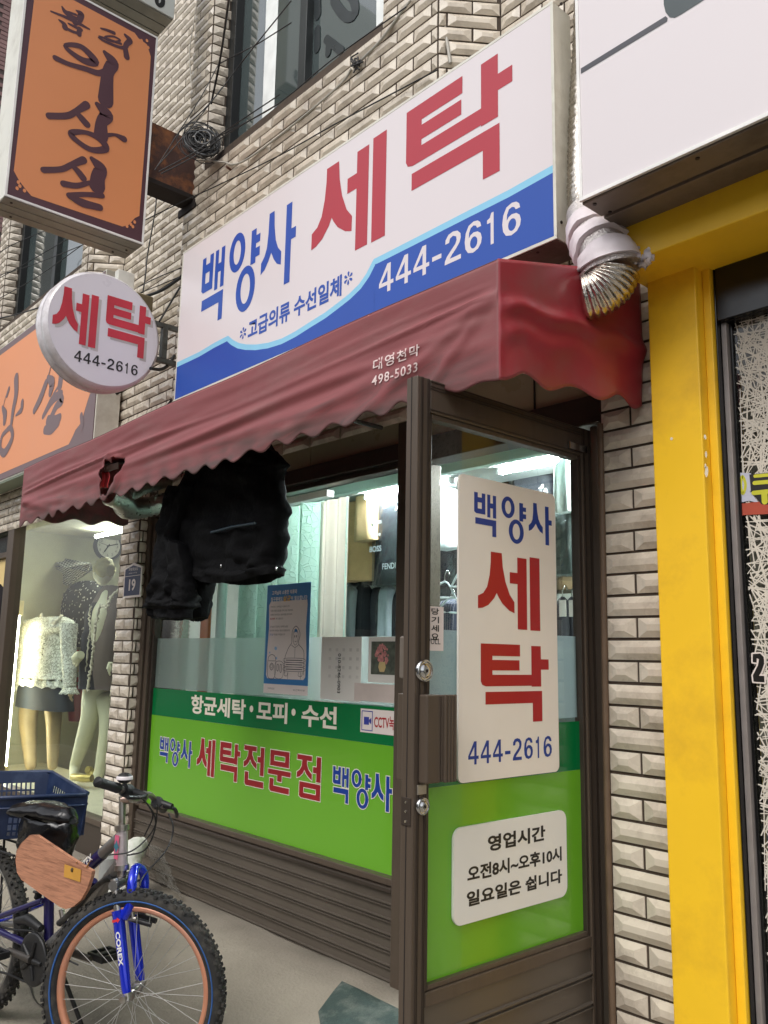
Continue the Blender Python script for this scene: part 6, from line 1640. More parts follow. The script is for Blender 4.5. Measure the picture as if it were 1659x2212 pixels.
# coat
m_coat = M('coat_grey_brown', (104, 92, 84), .8, var=.1, scale=8); m_frill = M('frill_cream', (206, 200, 178), .7)
def mr(f, y, xl, xr, d, dy=0): a, b = pm(f, xl, y, dy), pm(f, xr, y, dy); return ((a.z + b.z) / 2, a.x, b.x, YM + dy, d)
rows = [mr(fB, 590, 960, 1245, .15, .05), mr(fB, 480, 985, 1245, .15, .05), mr(fB, 250, 1015, 1255, .145, .05), mr(fB, 0, 1030, 1275, .14, .05), mr(fA, 1500, 1240, 1560, .14, .05), mr(fA, 1330, 1280, 1570, .13, .05), mr(fA, 1200, 1330, 1570, .11, .05), mr(fA, 1090, 1390, 1540, .09, .05), mr(fA, 1020, 1440, 1530, .075, .05)]
garment(G_ := G(), dense(rows, 4), 36, .06, 2, 4); G_.build('coat', m_coat, m2)
rows = [mr(fB, 590, 940, 1050, .10, -.06), mr(fB, 300, 960, 1040, .10, -.06), mr(fB, 0, 985, 1040, .09, -.06), mr(fA, 1600, 1180, 1290, .08, -.05), mr(fA, 1400, 1190, 1330, .08, -.04), mr(fA, 1240, 1270, 1380, .06, -.02)]
garment(G_ := G(), dense(rows, 4), 28, .05, 1, 4); G_.build('black_dress', m_blackcl, m2)
def frill(par, pts, w_=.014):
    P = smooth_path(pts, 10); Q = [p + Vector((w_ * .8 * math.sin(i * 1.9), .006 * math.cos(i * 2.3), w_ * .5 * math.cos(i * 1.3))) for i, p in enumerate(P)]
    g = G(); g.tube(Q, [w_ * (.5 + .4 * abs(math.sin(i * 1.1))) for i in range(len(Q))], 6); return g.build('frill', m_frill, par)
frill(m2, [pm(fA, 1550, 1070, -.10), pm(fA, 1440, 1180, -.12), pm(fA, 1400, 1300, -.13), pm(fA, 1310, 1275, -.13), pm(fA, 1270, 1420, -.14), pm(fA, 1240, 1600, -.14), pm(fB, 1018, 120, -.14), pm(fB, 1000, 300, -.14), pm(fB, 970, 480, -.14), pm(fB, 955, 600, -.14)])
frill(m2, [pm(fA, 1190, 1290, -.12), pm(fA, 1165, 1400, -.13), pm(fA, 1180, 1620, -.13), pm(fB, 965, 60, -.13), pm(fB, 935, 400, -.13)], .009)
def hand(par, w, tip, m, spread=.016, n=Vector((0, -1, 0))):
    """a palm with four fingers and a thumb, from the wrist w towards tip"""
    w, tip = Vector(w), Vector(tip); d = (tip - w); L_ = d.length; d.normalize(); s = d.cross(n).normalized()
    g = G(); g.tube([w, w + d * L_ * .2, w + d * L_ * .5], [L_ * .17, L_ * .22, L_ * .21], 10)
    for k, ln_ in enumerate((.40, .48, .45, .36)):
        o = s * (k - 1.5) * L_ * .11; a = w + d * L_ * .46 + o; g.tube([a, a + d * L_ * ln_ * .55 + o * .1, a + d * L_ * ln_ * 1.05 - n * .012], [L_ * .055, L_ * .05, L_ * .035], 7)
    a = w + d * L_ * .22 - s * L_ * .18; g.tube([a, a + d * L_ * .18 - s * L_ * .12, a + d * L_ * .36 - s * L_ * .13], [L_ * .065, L_ * .055, L_ * .04], 7)
    return g.build('hand', m, par)
hand(m2, pm(fB, 880, 215, -.2), pm(fB, 775, 300, -.2), m_skin); hand(m2, pm(fB, 1205, 300, -.16), pm(fB, 1175, 445, -.16), m_skin)
for (a, b, c) in ((pm(fB, 800, 1545, -.06), pm(fB, 900, 1560, -.06), pm(fB, 1000, 1560, -.02)), (pm(fB, 950, 1470, .02), pm(fB, 985, 1480, .05), pm(fB, 1010, 1560, .06))):
    g = G(); g.tube(smooth_path([a, b, c], 5), [.03] * 11, 10); g.build('shoe', M('shoe_gold', (186, 170, 92), .3, .5), m2)
# blouse mannequin
m1 = thing('mannequin', 'headless mannequin in a white lace blouse with frilled hem and cuffs', 'mannequin', (pm(fB, 500, 1400).x, YM - .05, zs_))
m_leg = M('mannequin_tan', (186, 168, 128), .45)
ch = {'pelvis': (pm(fB, 520, 560), .12, None), 'chest': (pm(fA, 660, 1600), .12, 'pelvis'), 'neck': (pm(fA, 660, 1445), .05, 'chest'),
      'hipl': (pm(fB, 330, 700), .10, 'pelvis'), 'kneel': (pm(fB, 300, 950), .085, 'hipl'), 'anklel': (pm(fB, 340, 1480), .05, 'kneel'), 'hipr': (pm(fB, 580, 720), .09, 'pelvis'), 'kneer': (pm(fB, 585, 960), .068, 'hipr'), 'ankler': (pm(fB, 570, 1480), .044, 'kneer')}
skin_body('body', ch, m1, m_leg)
def lace():
    m = M('white_lace', (226, 230, 218), .75); n = m.node_tree; N = n.nodes.new; L = n.links.new; b = n.nodes['Principled BSDF']
    ge = N('ShaderNodeNewGeometry'); vo = N('ShaderNodeTexNoise'); vo.inputs['Scale'].default_value = 34; vo.inputs['Detail'].default_value = 3; vo.inputs['Distortion'].default_value = 2.2; L(ge.outputs['Position'], vo.inputs['Vector'])
    mr_ = N('ShaderNodeMapRange'); mr_.inputs[1].default_value = .47; mr_.inputs[2].default_value = .53; L(vo.outputs['Fac'], mr_.inputs[0])
    mx = N('ShaderNodeMix'); mx.data_type = 'RGBA'; L(mr_.outputs[0], mx.inputs[0]); mx.inputs[6].default_value = (*lin((168, 172, 160)), 1); mx.inputs[7].default_value = (*lin((232, 236, 226)), 1); L(mx.outputs[2], b.inputs['Base Color'])
    bu = N('ShaderNodeBump'); bu.inputs['Strength'].default_value = .5; bu.inputs['Distance'].default_value = .006; L(mr_.outputs[0], bu.inputs['Height']); L(bu.outputs[0], b.inputs['Normal'])
    return m
m_lace = lace()
def r1(f, y, xl, xr, d): a, b = pm(f, xl, y, -.05), pm(f, xr, y, -.05); return ((a.z + b.z) / 2, a.x, b.x, YM - .05, d)
rows = [r1(fB, 470, 285, 725, .17), r1(fB, 430, 315, 712, .165), r1(fB, 300, 335, 705, .16), r1(fB, 120, 345, 690, .15), r1(fB, 0, 345, 690, .15), r1(fA, 1560, 385, 930, .14), r1(fA, 1480, 440, 890, .12), r1(fA, 1430, 540, 800, .085)]
garment(G_ := G(), dense(rows, 4), 40, .05, 0, 5); G_.build('blouse', m_lace, m1)
for xs_, nm in (((fA, 420, 1500), (fB, 300, 60), (fB, 265, 320), (fB, 235, 540)), 0), (((fA, 900, 1520), (fB, 745, 100), (fB, 755, 350), (fB, 760, 570)), 1):
    P = [pm(*q, -.06) for q in xs_]; g = G(); P = smooth_path(P, 8); g.tube(P, [.075 - .025 * i / len(P) for i in range(len(P))], 16, wob=lambda i, k: 1 + .08 * noise.noise(Vector((i * .4, k * .8, nm * 9)))); g.build('sleeve', m_lace, m1)
    e = P[-1]; g = G(); rg = []
    for j in range(4): rg.append([e + Vector(((.045 + .012 * j) * math.cos(2 * math.pi * k / 24) * (1 + .12 * math.sin(k * 2.6)), (.045 + .012 * j) * math.sin(2 * math.pi * k / 24), -.018 * j + .006 * math.sin(k * 2.6))) for k in range(24)])
    g.loft(rg, cap=False); g.build('cuff_frill', m_lace, m1, solid=.003)
hand(m1, pm(fB, 770, 600, -.06), pm(fB, 770, 730, -.06), m_leg)
g = G(); a, b = pm(fB, 285, 460, -.05), pm(fB, 725, 470, -.05); rg = []
for j in range(5):
    rg.append([Vector(((a.x + b.x) / 2 + (b.x - a.x) / 2 * (1.0 + .02 * j) * math.cos(2 * math.pi * k / 60) * (1 + .03 * math.sin(k * 1.7)), YM - .05 + .17 * math.sin(2 * math.pi * k / 60) * (1 + .05 * math.sin(k * 1.7)), a.z - .016 * j + .01 * math.sin(k * 1.7))) for k in range(60)])
g.loft(rg, cap=False); g.build('hem_frill', m_lace, m1, solid=.003)
frill(m1, [pm(fA, 540, 1390, -.1), pm(fA, 560, 1470, -.14), pm(fA, 650, 1510, -.15), pm(fA, 750, 1480, -.14), pm(fA, 810, 1400, -.1)], .016)
g = G()
for (x, y) in ((478, 95), (468, 150), (462, 215)): p = pm(fB, x, y, -.215); g.ball(p, .007, .005, .007, 8, 6)
g.build('buttons', M('button_dark', (70, 64, 56), .4), m1)
rows = [r1(fB, 800, 250, 740, .15), r1(fB, 640, 270, 725, .15), r1(fB, 500, 300, 710, .15)]
garment(G_ := G(), dense(rows, 4), 32, .06, 3, 5); G_.build('dark_reflection_skirt', M('dark_teal_reflection', (38, 44, 48), .8), m1)  # skirt shape added to stand for the dark reflection below the blouse
# further things behind
def floral():
    m = M('floral_black', (26, 26, 28), .8); n = m.node_tree; N = n.nodes.new; L = n.links.new; b = n.nodes['Principled BSDF']
    ge = N('ShaderNodeNewGeometry'); vo = N('ShaderNodeTexVoronoi'); vo.inputs['Scale'].default_value = 26; vo.inputs['Randomness'].default_value = .9; L(ge.outputs['Position'], vo.inputs['Vector'])
    no = N('ShaderNodeTexNoise'); no.inputs['Scale'].default_value = 60; L(ge.outputs['Position'], no.inputs['Vector'])
    ad = N('ShaderNodeMath'); ad.operation = 'MULTIPLY_ADD'; L(no.outputs['Fac'], ad.inputs[0]); ad.inputs[1].default_value = .25; L(vo.outputs['Distance'], ad.inputs[2])
    mr_ = N('ShaderNodeMapRange'); mr_.inputs[1].default_value = .40; mr_.inputs[2].default_value = .36; L(ad.outputs[0], mr_.inputs[0])
    mx = N('ShaderNodeMix'); mx.data_type = 'RGBA'; L(mr_.outputs[0], mx.inputs[0]); mx.inputs[6].default_value = (*lin((24, 24, 27)), 1); mx.inputs[7].default_value = (*lin((206, 206, 196)), 1); L(mx.outputs[2], b.inputs['Base Color'])
    return m
fb2 = thing('floral_blouse', 'black blouse with small white flowers between the two mannequins', 'garment', (pm(fA, 1100, 1500, .45).x, YM + .45, -.3))
rows = [mr(fB, 130, 800, 1010, .12, .45), mr(fA, 1600, 880, 1320, .14, .45), mr(fA, 1300, 880, 1350, .14, .45), mr(fA, 1100, 900, 1340, .12, .45), mr(fA, 1010, 960, 1290, .08, .45), mr(fA, 960, 1060, 1200, .05, .45)]
garment(G_ := G(), dense(rows, 4), 40, .05, 1, 5); G_.build('cloth', floral(), fb2)
def houndstooth():
    m = M('houndstooth', (60, 62, 64), .85); n = m.node_tree; N = n.nodes.new; L = n.links.new; b = n.nodes['Principled BSDF']
    ge = N('ShaderNodeNewGeometry'); mp = N('ShaderNodeMapping'); mp.inputs['Rotation'].default_value = (0, .7, .5); L(ge.outputs['Position'], mp.inputs[0])
    ck_ = N('ShaderNodeTexChecker'); ck_.inputs['Scale'].default_value = 62; L(mp.outputs[0], ck_.inputs['Vector']); ck_.inputs[1].default_value = (*lin((34, 36, 38)), 1); ck_.inputs[2].default_value = (*lin((172, 174, 166)), 1); L(ck_.outputs[0], b.inputs['Base Color'])
    return m
hs2 = thing('houndstooth_umbrella', 'black and white houndstooth cloth draped like an open umbrella, under the clock', 'cloth', pm(fA, 850, 900, .35))
tip = [pm(fA, *q, .35) for q in ((510, 600), (1190, 720), (1150, 830), (930, 1000), (860, 1020), (600, 820), (480, 740))]
c = pm(fA, 840, 780, .20)
g = G(); N_ = len(tip)
for i in range(N_):
    a, b = tip[i], tip[(i + 1) % N_]
    g.grid(lambda u, v: (a.lerp(b, u)).lerp(c, v) + Vector((0, .05 * math.sin(v * 3.1) * math.sin(u * 3.1), 0)), 8, 8)
for i in range(N_):
    a, b = tip[i], tip[(i + 1) % N_]; k = c + Vector((0, .28, 0)); g.face([b, a, k])
g.build('cloth', houndstooth(), hs2)
pn = thing('folding_screen', 'brown and beige painted screen behind the lace blouse', 'screen', pm(fA, 715, 1250, .5))
a, b = pm(fA, 610, 1500, .5), pm(fA, 830, 1000, .5)
boxo('screen_board', (a.x, YM + .5, a.z - .6), (b.x, YM + .53, b.z), M('panel_brown', (158, 132, 98), .6, var=.3, scale=9, dirt=(120, 62, 40), damt=.9, dscale=5, stretch=(1, 1, .5)), pn, .004)
for k, (x0, y0, x1, y1, col, nm, lab) in enumerate(((300, 830, 590, 1500, (52, 58, 66), 'dark_reflection', 'dark blue grey shape added as a reflection, left behind the lace blouse'), (400, 1060, 590, 1250, (158, 170, 178), 'folded_shirt', 'pale blue folded shirt left behind the lace blouse'))):  # first entry: dark body shaped to give a reflection in the shop glass
    a, b = pm(fA, x0, y1, .35 - .1 * k), pm(fA, x1, y0, .35 - .1 * k); t = thing(nm, lab, 'garment', a)
    cx = (a.x + b.x) / 2; hw = (b.x - a.x) / 2; z0_, z1_ = (a.z, b.z)
    garment(G_ := G(), dense([(z0_ - (.5 if k == 0 else 0), cx - hw, cx + hw, a.y, .1), (z0_ + (z1_ - z0_) * .7, cx - hw, cx + hw, a.y, .1), (z1_, cx - hw * .7, cx + hw * .7, a.y, .06)], 5), 28, .1, k, 5); G_.build('cloth', M(nm + '_cloth', col, .8), t)
fp2 = thing('flower_pots', 'red and dark potted things on the floor behind the mannequins', 'pot', pm(fB, 890, 500, .6))
p = pm(fB, 890, 600, .6); g = G(); g.tube([p + Vector((0, 0, -.3)), p + Vector((0, 0, .0)), p + Vector((0, 0, .05))], [.10, .14, .13], 16); g.build('pot', M('pot_dark_red', (96, 32, 36), .5), fp2)
g = G()
for i in range(16):
    a = i * 2.4; g.ball(p + Vector((.08 * math.cos(a), .08 * math.sin(a), .1 + .09 * (i % 4))), .035, .035, .03, 7, 5)
g.build('blossoms', M('blossom_red', (176, 70, 60), .6, var=.4, scale=40), fp2)
# door of the dress shop
dd = thing('dress_shop_door', 'cream door with a dark arched glass at the far left edge', 'door', (-8.2, YV, -1.3))
a = oy(*fA(0, 640), YV); 
zt = oy(*fA(100, 655), YV).z
boxo('leaf', (-9.2, YV + .01, -1.35), (-7.546, YV + .04, zt), M('door_cream', (222, 196, 134), .5, var=.03), dd, .003)
zc = oy(*fA(90, 905), YV).z
g = G(); xr_ = oy(*fA(108, 1100), YV).x; xl_ = -8.75; cx = (xr_ + xl_) / 2; w2 = (xr_ - xl_) / 2
g.flat([[Vector((xl_, YV + .007, -1.0)), Vector((xr_, YV + .007, -1.0))] + [Vector((cx + w2 * math.cos(k * math.pi / 14), YV + .007, zc - .25 + .25 * math.sin(k * math.pi / 14))) for k in range(15)]])
g.build('arched_glass', M('door_dark_glass', (30, 32, 38), .08), dd)
boxo('transom_glass', (-9.2, YV + .01, zt + .055), (-7.546, YV + .016, 1.0), m_wg, dd, 0); boxo('transom_bar', (-9.2, YV - .02, zt + .003), (-7.546, YV + .04, zt + .052), m_brown, dd, .003)
boxo('head', (-9.4, YV - .03, 1.0), (-7.546, YV + .05, 1.28), M('head_olive', (84, 88, 72), .6, dirt=(52, 54, 44), damt=.6), dd, .003)
# ================================================================ BICYCLE
HR = Vector((-3.855, 1.286, -1.117)); HF = Vector((-2.839, 1.449, -1.115))
E1 = Vector((HF.x - HR.x, HF.y - HR.y, 0)).normalized(); E2 = Vector((0, 0, 1)); E3R = Vector((E1.y, -E1.x, 0))
SC = 1.0
def Bk(s, t, r=0.0): return HR + E1 * s + E2 * t + E3R * r
bike = thing('bicycle', 'old mountain bicycle with blue fork and orange front rim leaning by the shop', 'bicycle', (HR.x, HR.y, -1.45))
m_alu = M('bike_grey_alu', (150, 148, 146), .35, .7, var=.08, dirt=(92, 88, 84), damt=.5, dscale=9)
m_purp = M('bike_purple', (36, 30, 84), .3, .2, coat=.4, var=.1)
m_bblue = M('bike_blue', (20, 44, 200), .18, .35, coat=.8, var=.08)
m_tyre = M('tyre_rubber', (40, 39, 38), .85, var=.2, scale=30, dirt=(104, 98, 88), damt=.4, dscale=18)
m_stripe = M('tyre_blue_stripe', (46, 92, 156), .7, var=.15)
m_rimo = M('rim_orange', (206, 142, 112), .4, .35, var=.08, dirt=(190, 150, 136), damt=.6, dscale=5)
m_rimg = M('rim_grey', (150, 148, 142), .4, .6)
m_spoke = M('spoke_steel', (176, 174, 170), .4, .5)
m_bblk = M('bike_black', (28, 28, 29), .5, var=.2)
m_dchr = M('dull_chrome', (176, 172, 166), .3, .85, var=.1, dirt=(120, 86, 60), damt=.5, dscale=20)
def wheel(c, u, n, rim_m, stripe, name_lab, R_=.320, tw=.027, front=True):
    """c hub centre, u forward in the wheel plane, n axle direction (to the right side)"""
    c = Vector(c); w_ = bpy.data.objects.new('wheel', None); COL.objects.link(w_); w_.location = c; put(w_, bike); w_['label'] = name_lab
    up = Vector((0, 0, 1))
    def P(a, r, ax): return c + (u * math.cos(a) + up * math.sin(a)) * r + n * ax
    N_ = 104
    prof = [(R_ - .052, -.013), (R_ - .044, -.020), (R_ - .030, -tw), (R_ - .014, -tw * .92), (R_ - .004, -tw * .55), (R_ - .001, 0), (R_ - .004, tw * .55), (R_ - .014, tw * .92), (R_ - .030, tw), (R_ - .044, .020), (R_ - .052, .013)]
    g = G(); rings = [[P(2 * math.pi * k / N_, r, ax) for r, ax in prof] for k in range(N_)]
    g.loft(rings, cap=False, loop=True)
    for k in range(N_):            # knobs
        a0 = 2 * math.pi * k / N_; a1 = a0 + 2 * math.pi / N_ * .58
        rows = ((-.020, -.008), (.008, .020)) if k % 2 else ((-.0055, .0055), (-.028, -.022), (.022, .028))
        for (x0, x1) in rows:
            ed = abs(x0) > .015 or abs(x1) > .026
            rb = R_ - (.012 if ed else .003); rt = R_ - (.001 if ed else -.0045) + random.uniform(-.001, .001)
            q = [P(a0, rb, x0), P(a1, rb, x0), P(a1, rb, x1), P(a0, rb, x1), P(a0, rt, x0), P(a1, rt, x0), P(a1, rt, x1), P(a0, rt, x1)]
            g.idx(q, [(4, 5, 6, 7), (0, 1, 5, 4), (1, 2, 6, 5), (2, 3, 7, 6), (3, 0, 4, 7)])
    g.build('tyre', m_tyre, w_)
    if stripe:
        g = G()
        for sd in (1,):
            g.loft([[P(2 * math.pi * k / 96, r, sd * ax) for r, ax in ((R_ - .030, tw + .0006), (R_ - .033, tw + .0012), (R_ - .0365, tw - .002))] for k in range(96)], cap=False, loop=True)
        g.build('tyre_stripe', m_stripe, w_)
    prof = [(R_ - .050, -.0125), (R_ - .062, -.0135), (R_ - .070, -.008), (R_ - .072, 0), (R_ - .070, .008), (R_ - .062, .0135), (R_ - .050, .0125), (R_ - .052, 0)]
    g = G(); g.loft([[P(2 * math.pi * k / 96, r, ax) for r, ax in prof] for k in range(96)], cap=False, loop=True); g.build('rim', rim_m, w_)
    g = G(); g.tube([c - n * .05, c - n * .034, c - n * .03, c - n * .028, c + n * .028, c + n * .03, c + n * .034, c + n * .05], [.012, .012, .022, .014, .014, .022, .012, .012], 16); g.build('hub', m_dchr, w_)
    for k in range(36):
        a = 2 * math.pi * k / 36; sd = 1 if k % 2 else -1; ah = a + (.9 if (k // 2) % 2 else -.9)
        g = G(); g.tube([c + (u * math.cos(ah) + up * math.sin(ah)) * .020 + n * sd * .029, P(a, R_ - .070, sd * .004)], .0011, 5); g.build('spoke', m_spoke, w_)
    if front:
        g = G(); q = P(math.pi * .9, R_ - .072, 0); g.tube([q, q + (c - q).normalized() * .035], .003, 6); g.build('valve', m_bblk, w_)
    return w_
HEAD = rad(39.0)
hv = Vector((math.cos(HEAD), math.sin(HEAD), 0)); rv = Vector((math.sin(HEAD), -math.cos(HEAD), 0))
wheel(HR, E1, E3R, m_rimg, False, 'rear wheel with grey rim', front=False)
wheel(HF, hv, rv, m_rimo, True, 'front wheel with orange rim and blue tyre stripe')
def tube(name, pts, r, m, par=None, n=14):
    g = G(); g.tube(pts, r, n); return g.build(name, m, par if par is not None else bike)
# frame
tube('head_tube', [Bk(.905, .507), Bk(.921, .376)], .0205, M('head_silver_pink', (190, 176, 178), .35, .4, dirt=(150, 120, 120), damt=.4, dscale=14))
for t, rr in ((0, .026), (1, .026)):
    a = Bk(.905, .507).lerp(Bk(.921, .376), t); d = (Bk(.905, .507) - Bk(.921, .376)).normalized(); tube('headset_cup', [a - d * .009, a + d * .009], .0255, m_dchr)
tube('top_tube', [Bk(.895, .470), Bk(.70, .335), Bk(.56, .26)], [.021, .02, .018], m_alu)
g = G(); a, b = Bk(.80, .404), Bk(.715, .345); g.tube([a, b], .0217, 16); g.build('tube_decal', m_purp, bike)
tube('down_tube', [Bk(.912, .395), Bk(.70, .17), Bk(.515, .03)], [.021, .026, .03], m_alu)
tube('brace_tube', [Bk(.76, .305), Bk(.66, .18), Bk(.58, .085)], [.013, .014, .014], m_purp)
tube('seat_tube', [Bk(.493, .035), Bk(.47, .20), Bk(.44, .42)], .0185, m_purp)
tube('strut', [Bk(.56, .17), Bk(.615, .07)], .010, m_dchr)
tube('bottom_bracket', [Bk(.503, .023, -.04), Bk(.503, .023, .045)], .024, m_alu)
for r in (-.055, .055):
    tube('seat_stay', [Bk(.0, .005, r), Bk(.24, .10, r), Bk(.47, .19, r * .5)], [.009, .011, .011], m_purp if r > 0 else m_bblue)
    tube('chain_stay', [Bk(.0, 0, r), Bk(.22, .04, r), Bk(.47, .03, r * .8)], [.011, .013, .013], m_purp if r > 0 else m_alu)
g = G(); P = []
for k in range(90): a = k * 2 * math.pi / 11; q = Bk(.40 + .05 * k / 90, .21 + .13 * k / 90); P.append(q + E3R * .024 * math.cos(a) + (E1 * .9 - E2 * .35) * .024 * math.sin(a))
g.tube(P, .005, 6); g.build('shock_spring', m_bblk, bike); tube('shock_body', [Bk(.39, .18), Bk(.46, .36)], .014, m_bblk)
g = G(); fp_ = [Bk(.565, .125), Bk(.63, .165), Bk(.74, .25), Bk(.84, .32), Bk(.885, .342)]
rg = []
for i, p in enumerate(smooth_path(fp_, 5)):
    wd = .020 + .012 * min(1, i / 8); up_ = Vector((-E1.x * .55, -E1.y * .55, .83)); rg.append([p + E3R * wd * math.cos(k * math.pi / 5) + up_ * .014 * math.sin(k * math.pi / 5) for k in range(10)])
g.loft(rg); g.build('mudguard', M('mudguard_black', (40, 40, 40), .55, var=.15, dirt=(120, 116, 110), damt=.5, dscale=12), bike)
def decal(word, a, b, up, m, off, name='decal', rev=False):
    g = G(); text(g, word, a + off, b + off, a + up + off, .02); return g.build(name, m, bike)
m_dec = M('decal_white', (222, 220, 216), .4)
aa, bb = Bk(.722, .343, .0225), Bk(.775, .382, .0225); un = (bb - aa).cross(E3R).normalized(); un = un if un.z > 0 else -un
decal('ZEX', aa, bb, un * .026, m_dec, Vector((0, 0, 0)))
aa, bb = Bk(.635, .145, .0158), Bk(.675, .193, .0158); un = (bb - aa).cross(E3R).normalized(); un = un if un.z > 0 else -un
decal('10', aa, bb, un * .018, m_dec, Vector((0, 0, 0)))
g = G(); c = Bk(.911, .445, .0214); g.face([c - E1 * .0 + E1 * .012 - E2 * .04, c + E1 * .012 + E2 * .04, c - E1 * .012 + E2 * .04, c - E1 * .012 - E2 * .04]); g.build('head_badge', M('badge_pink', (206, 96, 128), .4), bike)
g = G(); c = Bk(.911, .447, .0220); g.face([c + E1 * .014, c + E2 * .022, c - E1 * .014, c - E2 * .022]); g.build('badge_diamond', M('badge_teal', (60, 116, 132), .4), bike)
# steering assembly
A0 = Bk(.921, .376); ax = (Bk(.905, .507) - A0).normalized()
CRN = A0 - ax * .035
tube('steerer', [A0 - ax * .03, A0 - ax * .005], .016, m_dchr); tube('quill_stem', [Bk(.905, .507), Bk(.894, .612)], .0112, m_dchr)
P0 = Bk(.893, .600); BC = P0 + hv * .072 + E2 * .012
tube('stem', [P0, BC], [.014, .014], M('stem_copper', (172, 150, 138), .3, .7)); tube('stem_clamp', [BC - rv * .022, BC + rv * .022], .019, m_dchr)
GE = BC + rv * .275 + E2 * .088 - hv * .03; GEL = BC - rv * .275 - E2 * .085 - hv * .03
tube('handlebar', smooth_path([GEL, BC - rv * .16 - E2 * .05, BC - rv * .06, BC + rv * .06, BC + rv * .16 + E2 * .05, GE - rv * .002], 6), .0111, m_dchr)
for e, s in ((GE, 1), (GEL, -1)):
    d = (BC + rv * s * .16 + E2 * s * .05 - e).normalized()
    g = G(); g.tube([e + d * .001, e, e + d * .008, e + d * .06, e + d * .105, e + d * .11, e + d * .112], [.0115, .0175, .0165, .0155, .0175, .0165, .012], 18, cap=False); g.build('grip', m_bblk, bike, label='black rubber grip with an open end' if s > 0 else None)
    a = e + d * .135; tube('shifter', [a, a + d * .03, a + d * .05], [.021, .024, .018], m_bblk)
    b = a + d * .04 + hv * .03 - E2 * .012; tube('brake_clamp', [a + d * .02, b], .010, m_dchr)
    tube('brake_lever', smooth_path([b - d * .01, b + hv * .035 - d * .02 - E2 * .004, b + hv * .04 - d * .07 - E2 * .016, b + hv * .035 - d * .11 - E2 * .022], 5), .007, m_bblk)
    tube('lever_body', [a + d * .03 + hv * .01, b + hv * .03], [.015, .011], m_bblk)
g = G(); d = (BC + rv * .16 + E2 * .05 - GE).normalized(); c = GE + d * .12 + E2 * .036 + hv * .012
g.ball(c, .026, .026, .018, 20, 12); bl = g.build('bell', m_bblk, bike); g = G(); g.tube([c - E2 * .004, c + E2 * .004, c + E2 * .007], [.0275, .0275, .0255], 20); g.build('bell_band', m_white, bl)
# fork: crown, stanchions, lower legs, brace, brakes
CR_ = A0 - ax * .045
up_ = Vector((0, 0, 1)); LGT = HF + up_ * .345
for s in (1, -1):
    o = rv * s * .052
    top = CR_ + o - ax * .0; bot = HF + o + hv * .004
    dvec = (top - bot); L_ = dvec.length; dn = dvec.normalized()
    tube('stanchion', [bot + dn * (L_ * .75), top + dn * .02], .0135, m_dchr)
    tube('fork_leg', [bot + dn * .004, bot + dn * .03, bot + dn * (L_ * .35), bot + dn * (L_ * .755), bot + dn * (L_ * .765)], [.013, .0165, .0175, .0205, .0215], m_bblue)
    tube('axle_nut', [HF + o * 1.0, HF + o * 1.55], .011, m_dchr)
    tube('dropout', [bot - dn * .012, bot + dn * .02], .014, m_dchr)
leg_b = HF + rv * .052 + hv * .004; leg_d = (CR_ + rv * .052 - leg_b).normalized(); leg_n = (rv - leg_d * rv.dot(leg_d)).normalized(); leg_s = leg_n.cross(leg_d).normalized()
leg_s = leg_s if leg_s.dot(hv) > 0 else -leg_s
g = G(); o_ = leg_b + leg_n * .0196; text(g, 'COREX', o_ + leg_d * .20 - leg_s * .0075, o_ + leg_d * .095 - leg_s * .0075, o_ + leg_d * .20 + leg_s * .0085, .035); g.build('fork_lettering', m_dec, bike)
g = G(); o_ = leg_b + leg_n * .0198 + leg_d * .235; g.flat([[o_ - leg_s * .014 + leg_d * .004, o_ + leg_s * .004 + leg_d * .004, o_ + leg_s * .004 + leg_d * .009, o_ + leg_s * .014, o_ + leg_s * .004 - leg_d * .009, o_ + leg_s * .004 - leg_d * .004, o_ - leg_s * .014 - leg_d * .004]]); g.build('fork_arrow', M('decal_red', (206, 52, 58), .4), bike)
tube('fork_crown', [CR_ - rv * .068, CR_ + rv * .068], .017, m_alu)
dn = (CR_ - HF).normalized(); bb_ = HF + dn * ((CR_ - HF).length * .70)
P = smooth_path([bb_ + rv * .052 + hv * .018, bb_ + rv * .05 + hv * .05 + dn * .05, bb_ + rv * .045 + hv * .062 + dn * .12, bb_ + hv * .058 + dn * .15, bb_ - rv * .045 + hv * .062 + dn * .12, bb_ - rv * .05 + hv * .05 + dn * .05, bb_ - rv * .052 + hv * .018], 6)
tube('fork_brace', P, .0165, m_bblue)
for s in (1, -1):
    b = bb_ + rv * s * .036 + hv * .045 - dn * .005
    tube('brake_arm', [b, b + dn * .10 + rv * s * .012], [.008, .006], m_dchr); tube('brake_boss', [b - hv * .03, b + hv * .012], .008, m_dchr)
    tube('brake_pad', [b + dn * .005 - hv * .01 - rv * s * .012 - up_ * .01, b + dn * .0 + hv * .06 - rv * s * .016 - up_ * .02], .009, m_bblk)
tube('brake_noodle', [bb_ + dn * .10 + rv * .05 + hv * .045, bb_ + dn * .10 - rv * .05 + hv * .045], .0035, m_dchr)
# cables
fK = cr(350, 3000, 2.5523)
def near(f, x, y, dist): return ol(*f(x, y), dist)
for pts, nm in (([(560, 390, 3.15), (640, 500, 3.2), (670, 620, 3.25), (590, 760, 3.28), (420, 900, 3.28), (200, 935, 3.3)], 'shift cable'), ([(690, 420, 3.2), (670, 640, 3.25), (620, 800, 3.28), (540, 900, 3.3), (380, 940, 3.3)], 'shift cable'), ([(800, 520, 3.15), (845, 640, 3.15), (830, 770, 3.15), (760, 910, 3.12), (590, 1100, 3.08), (530, 1180, 3.05), (512, 1245, 3.04)], 'brake cable'), ([(520, 350, 3.1), (610, 460, 3.2), (640, 560, 3.25), (560, 740, 3.3)], 'cable')):
    tube('cable', smooth_path([near(fK, *p) for p in pts], 8), .0028, m_bblk, n=6)
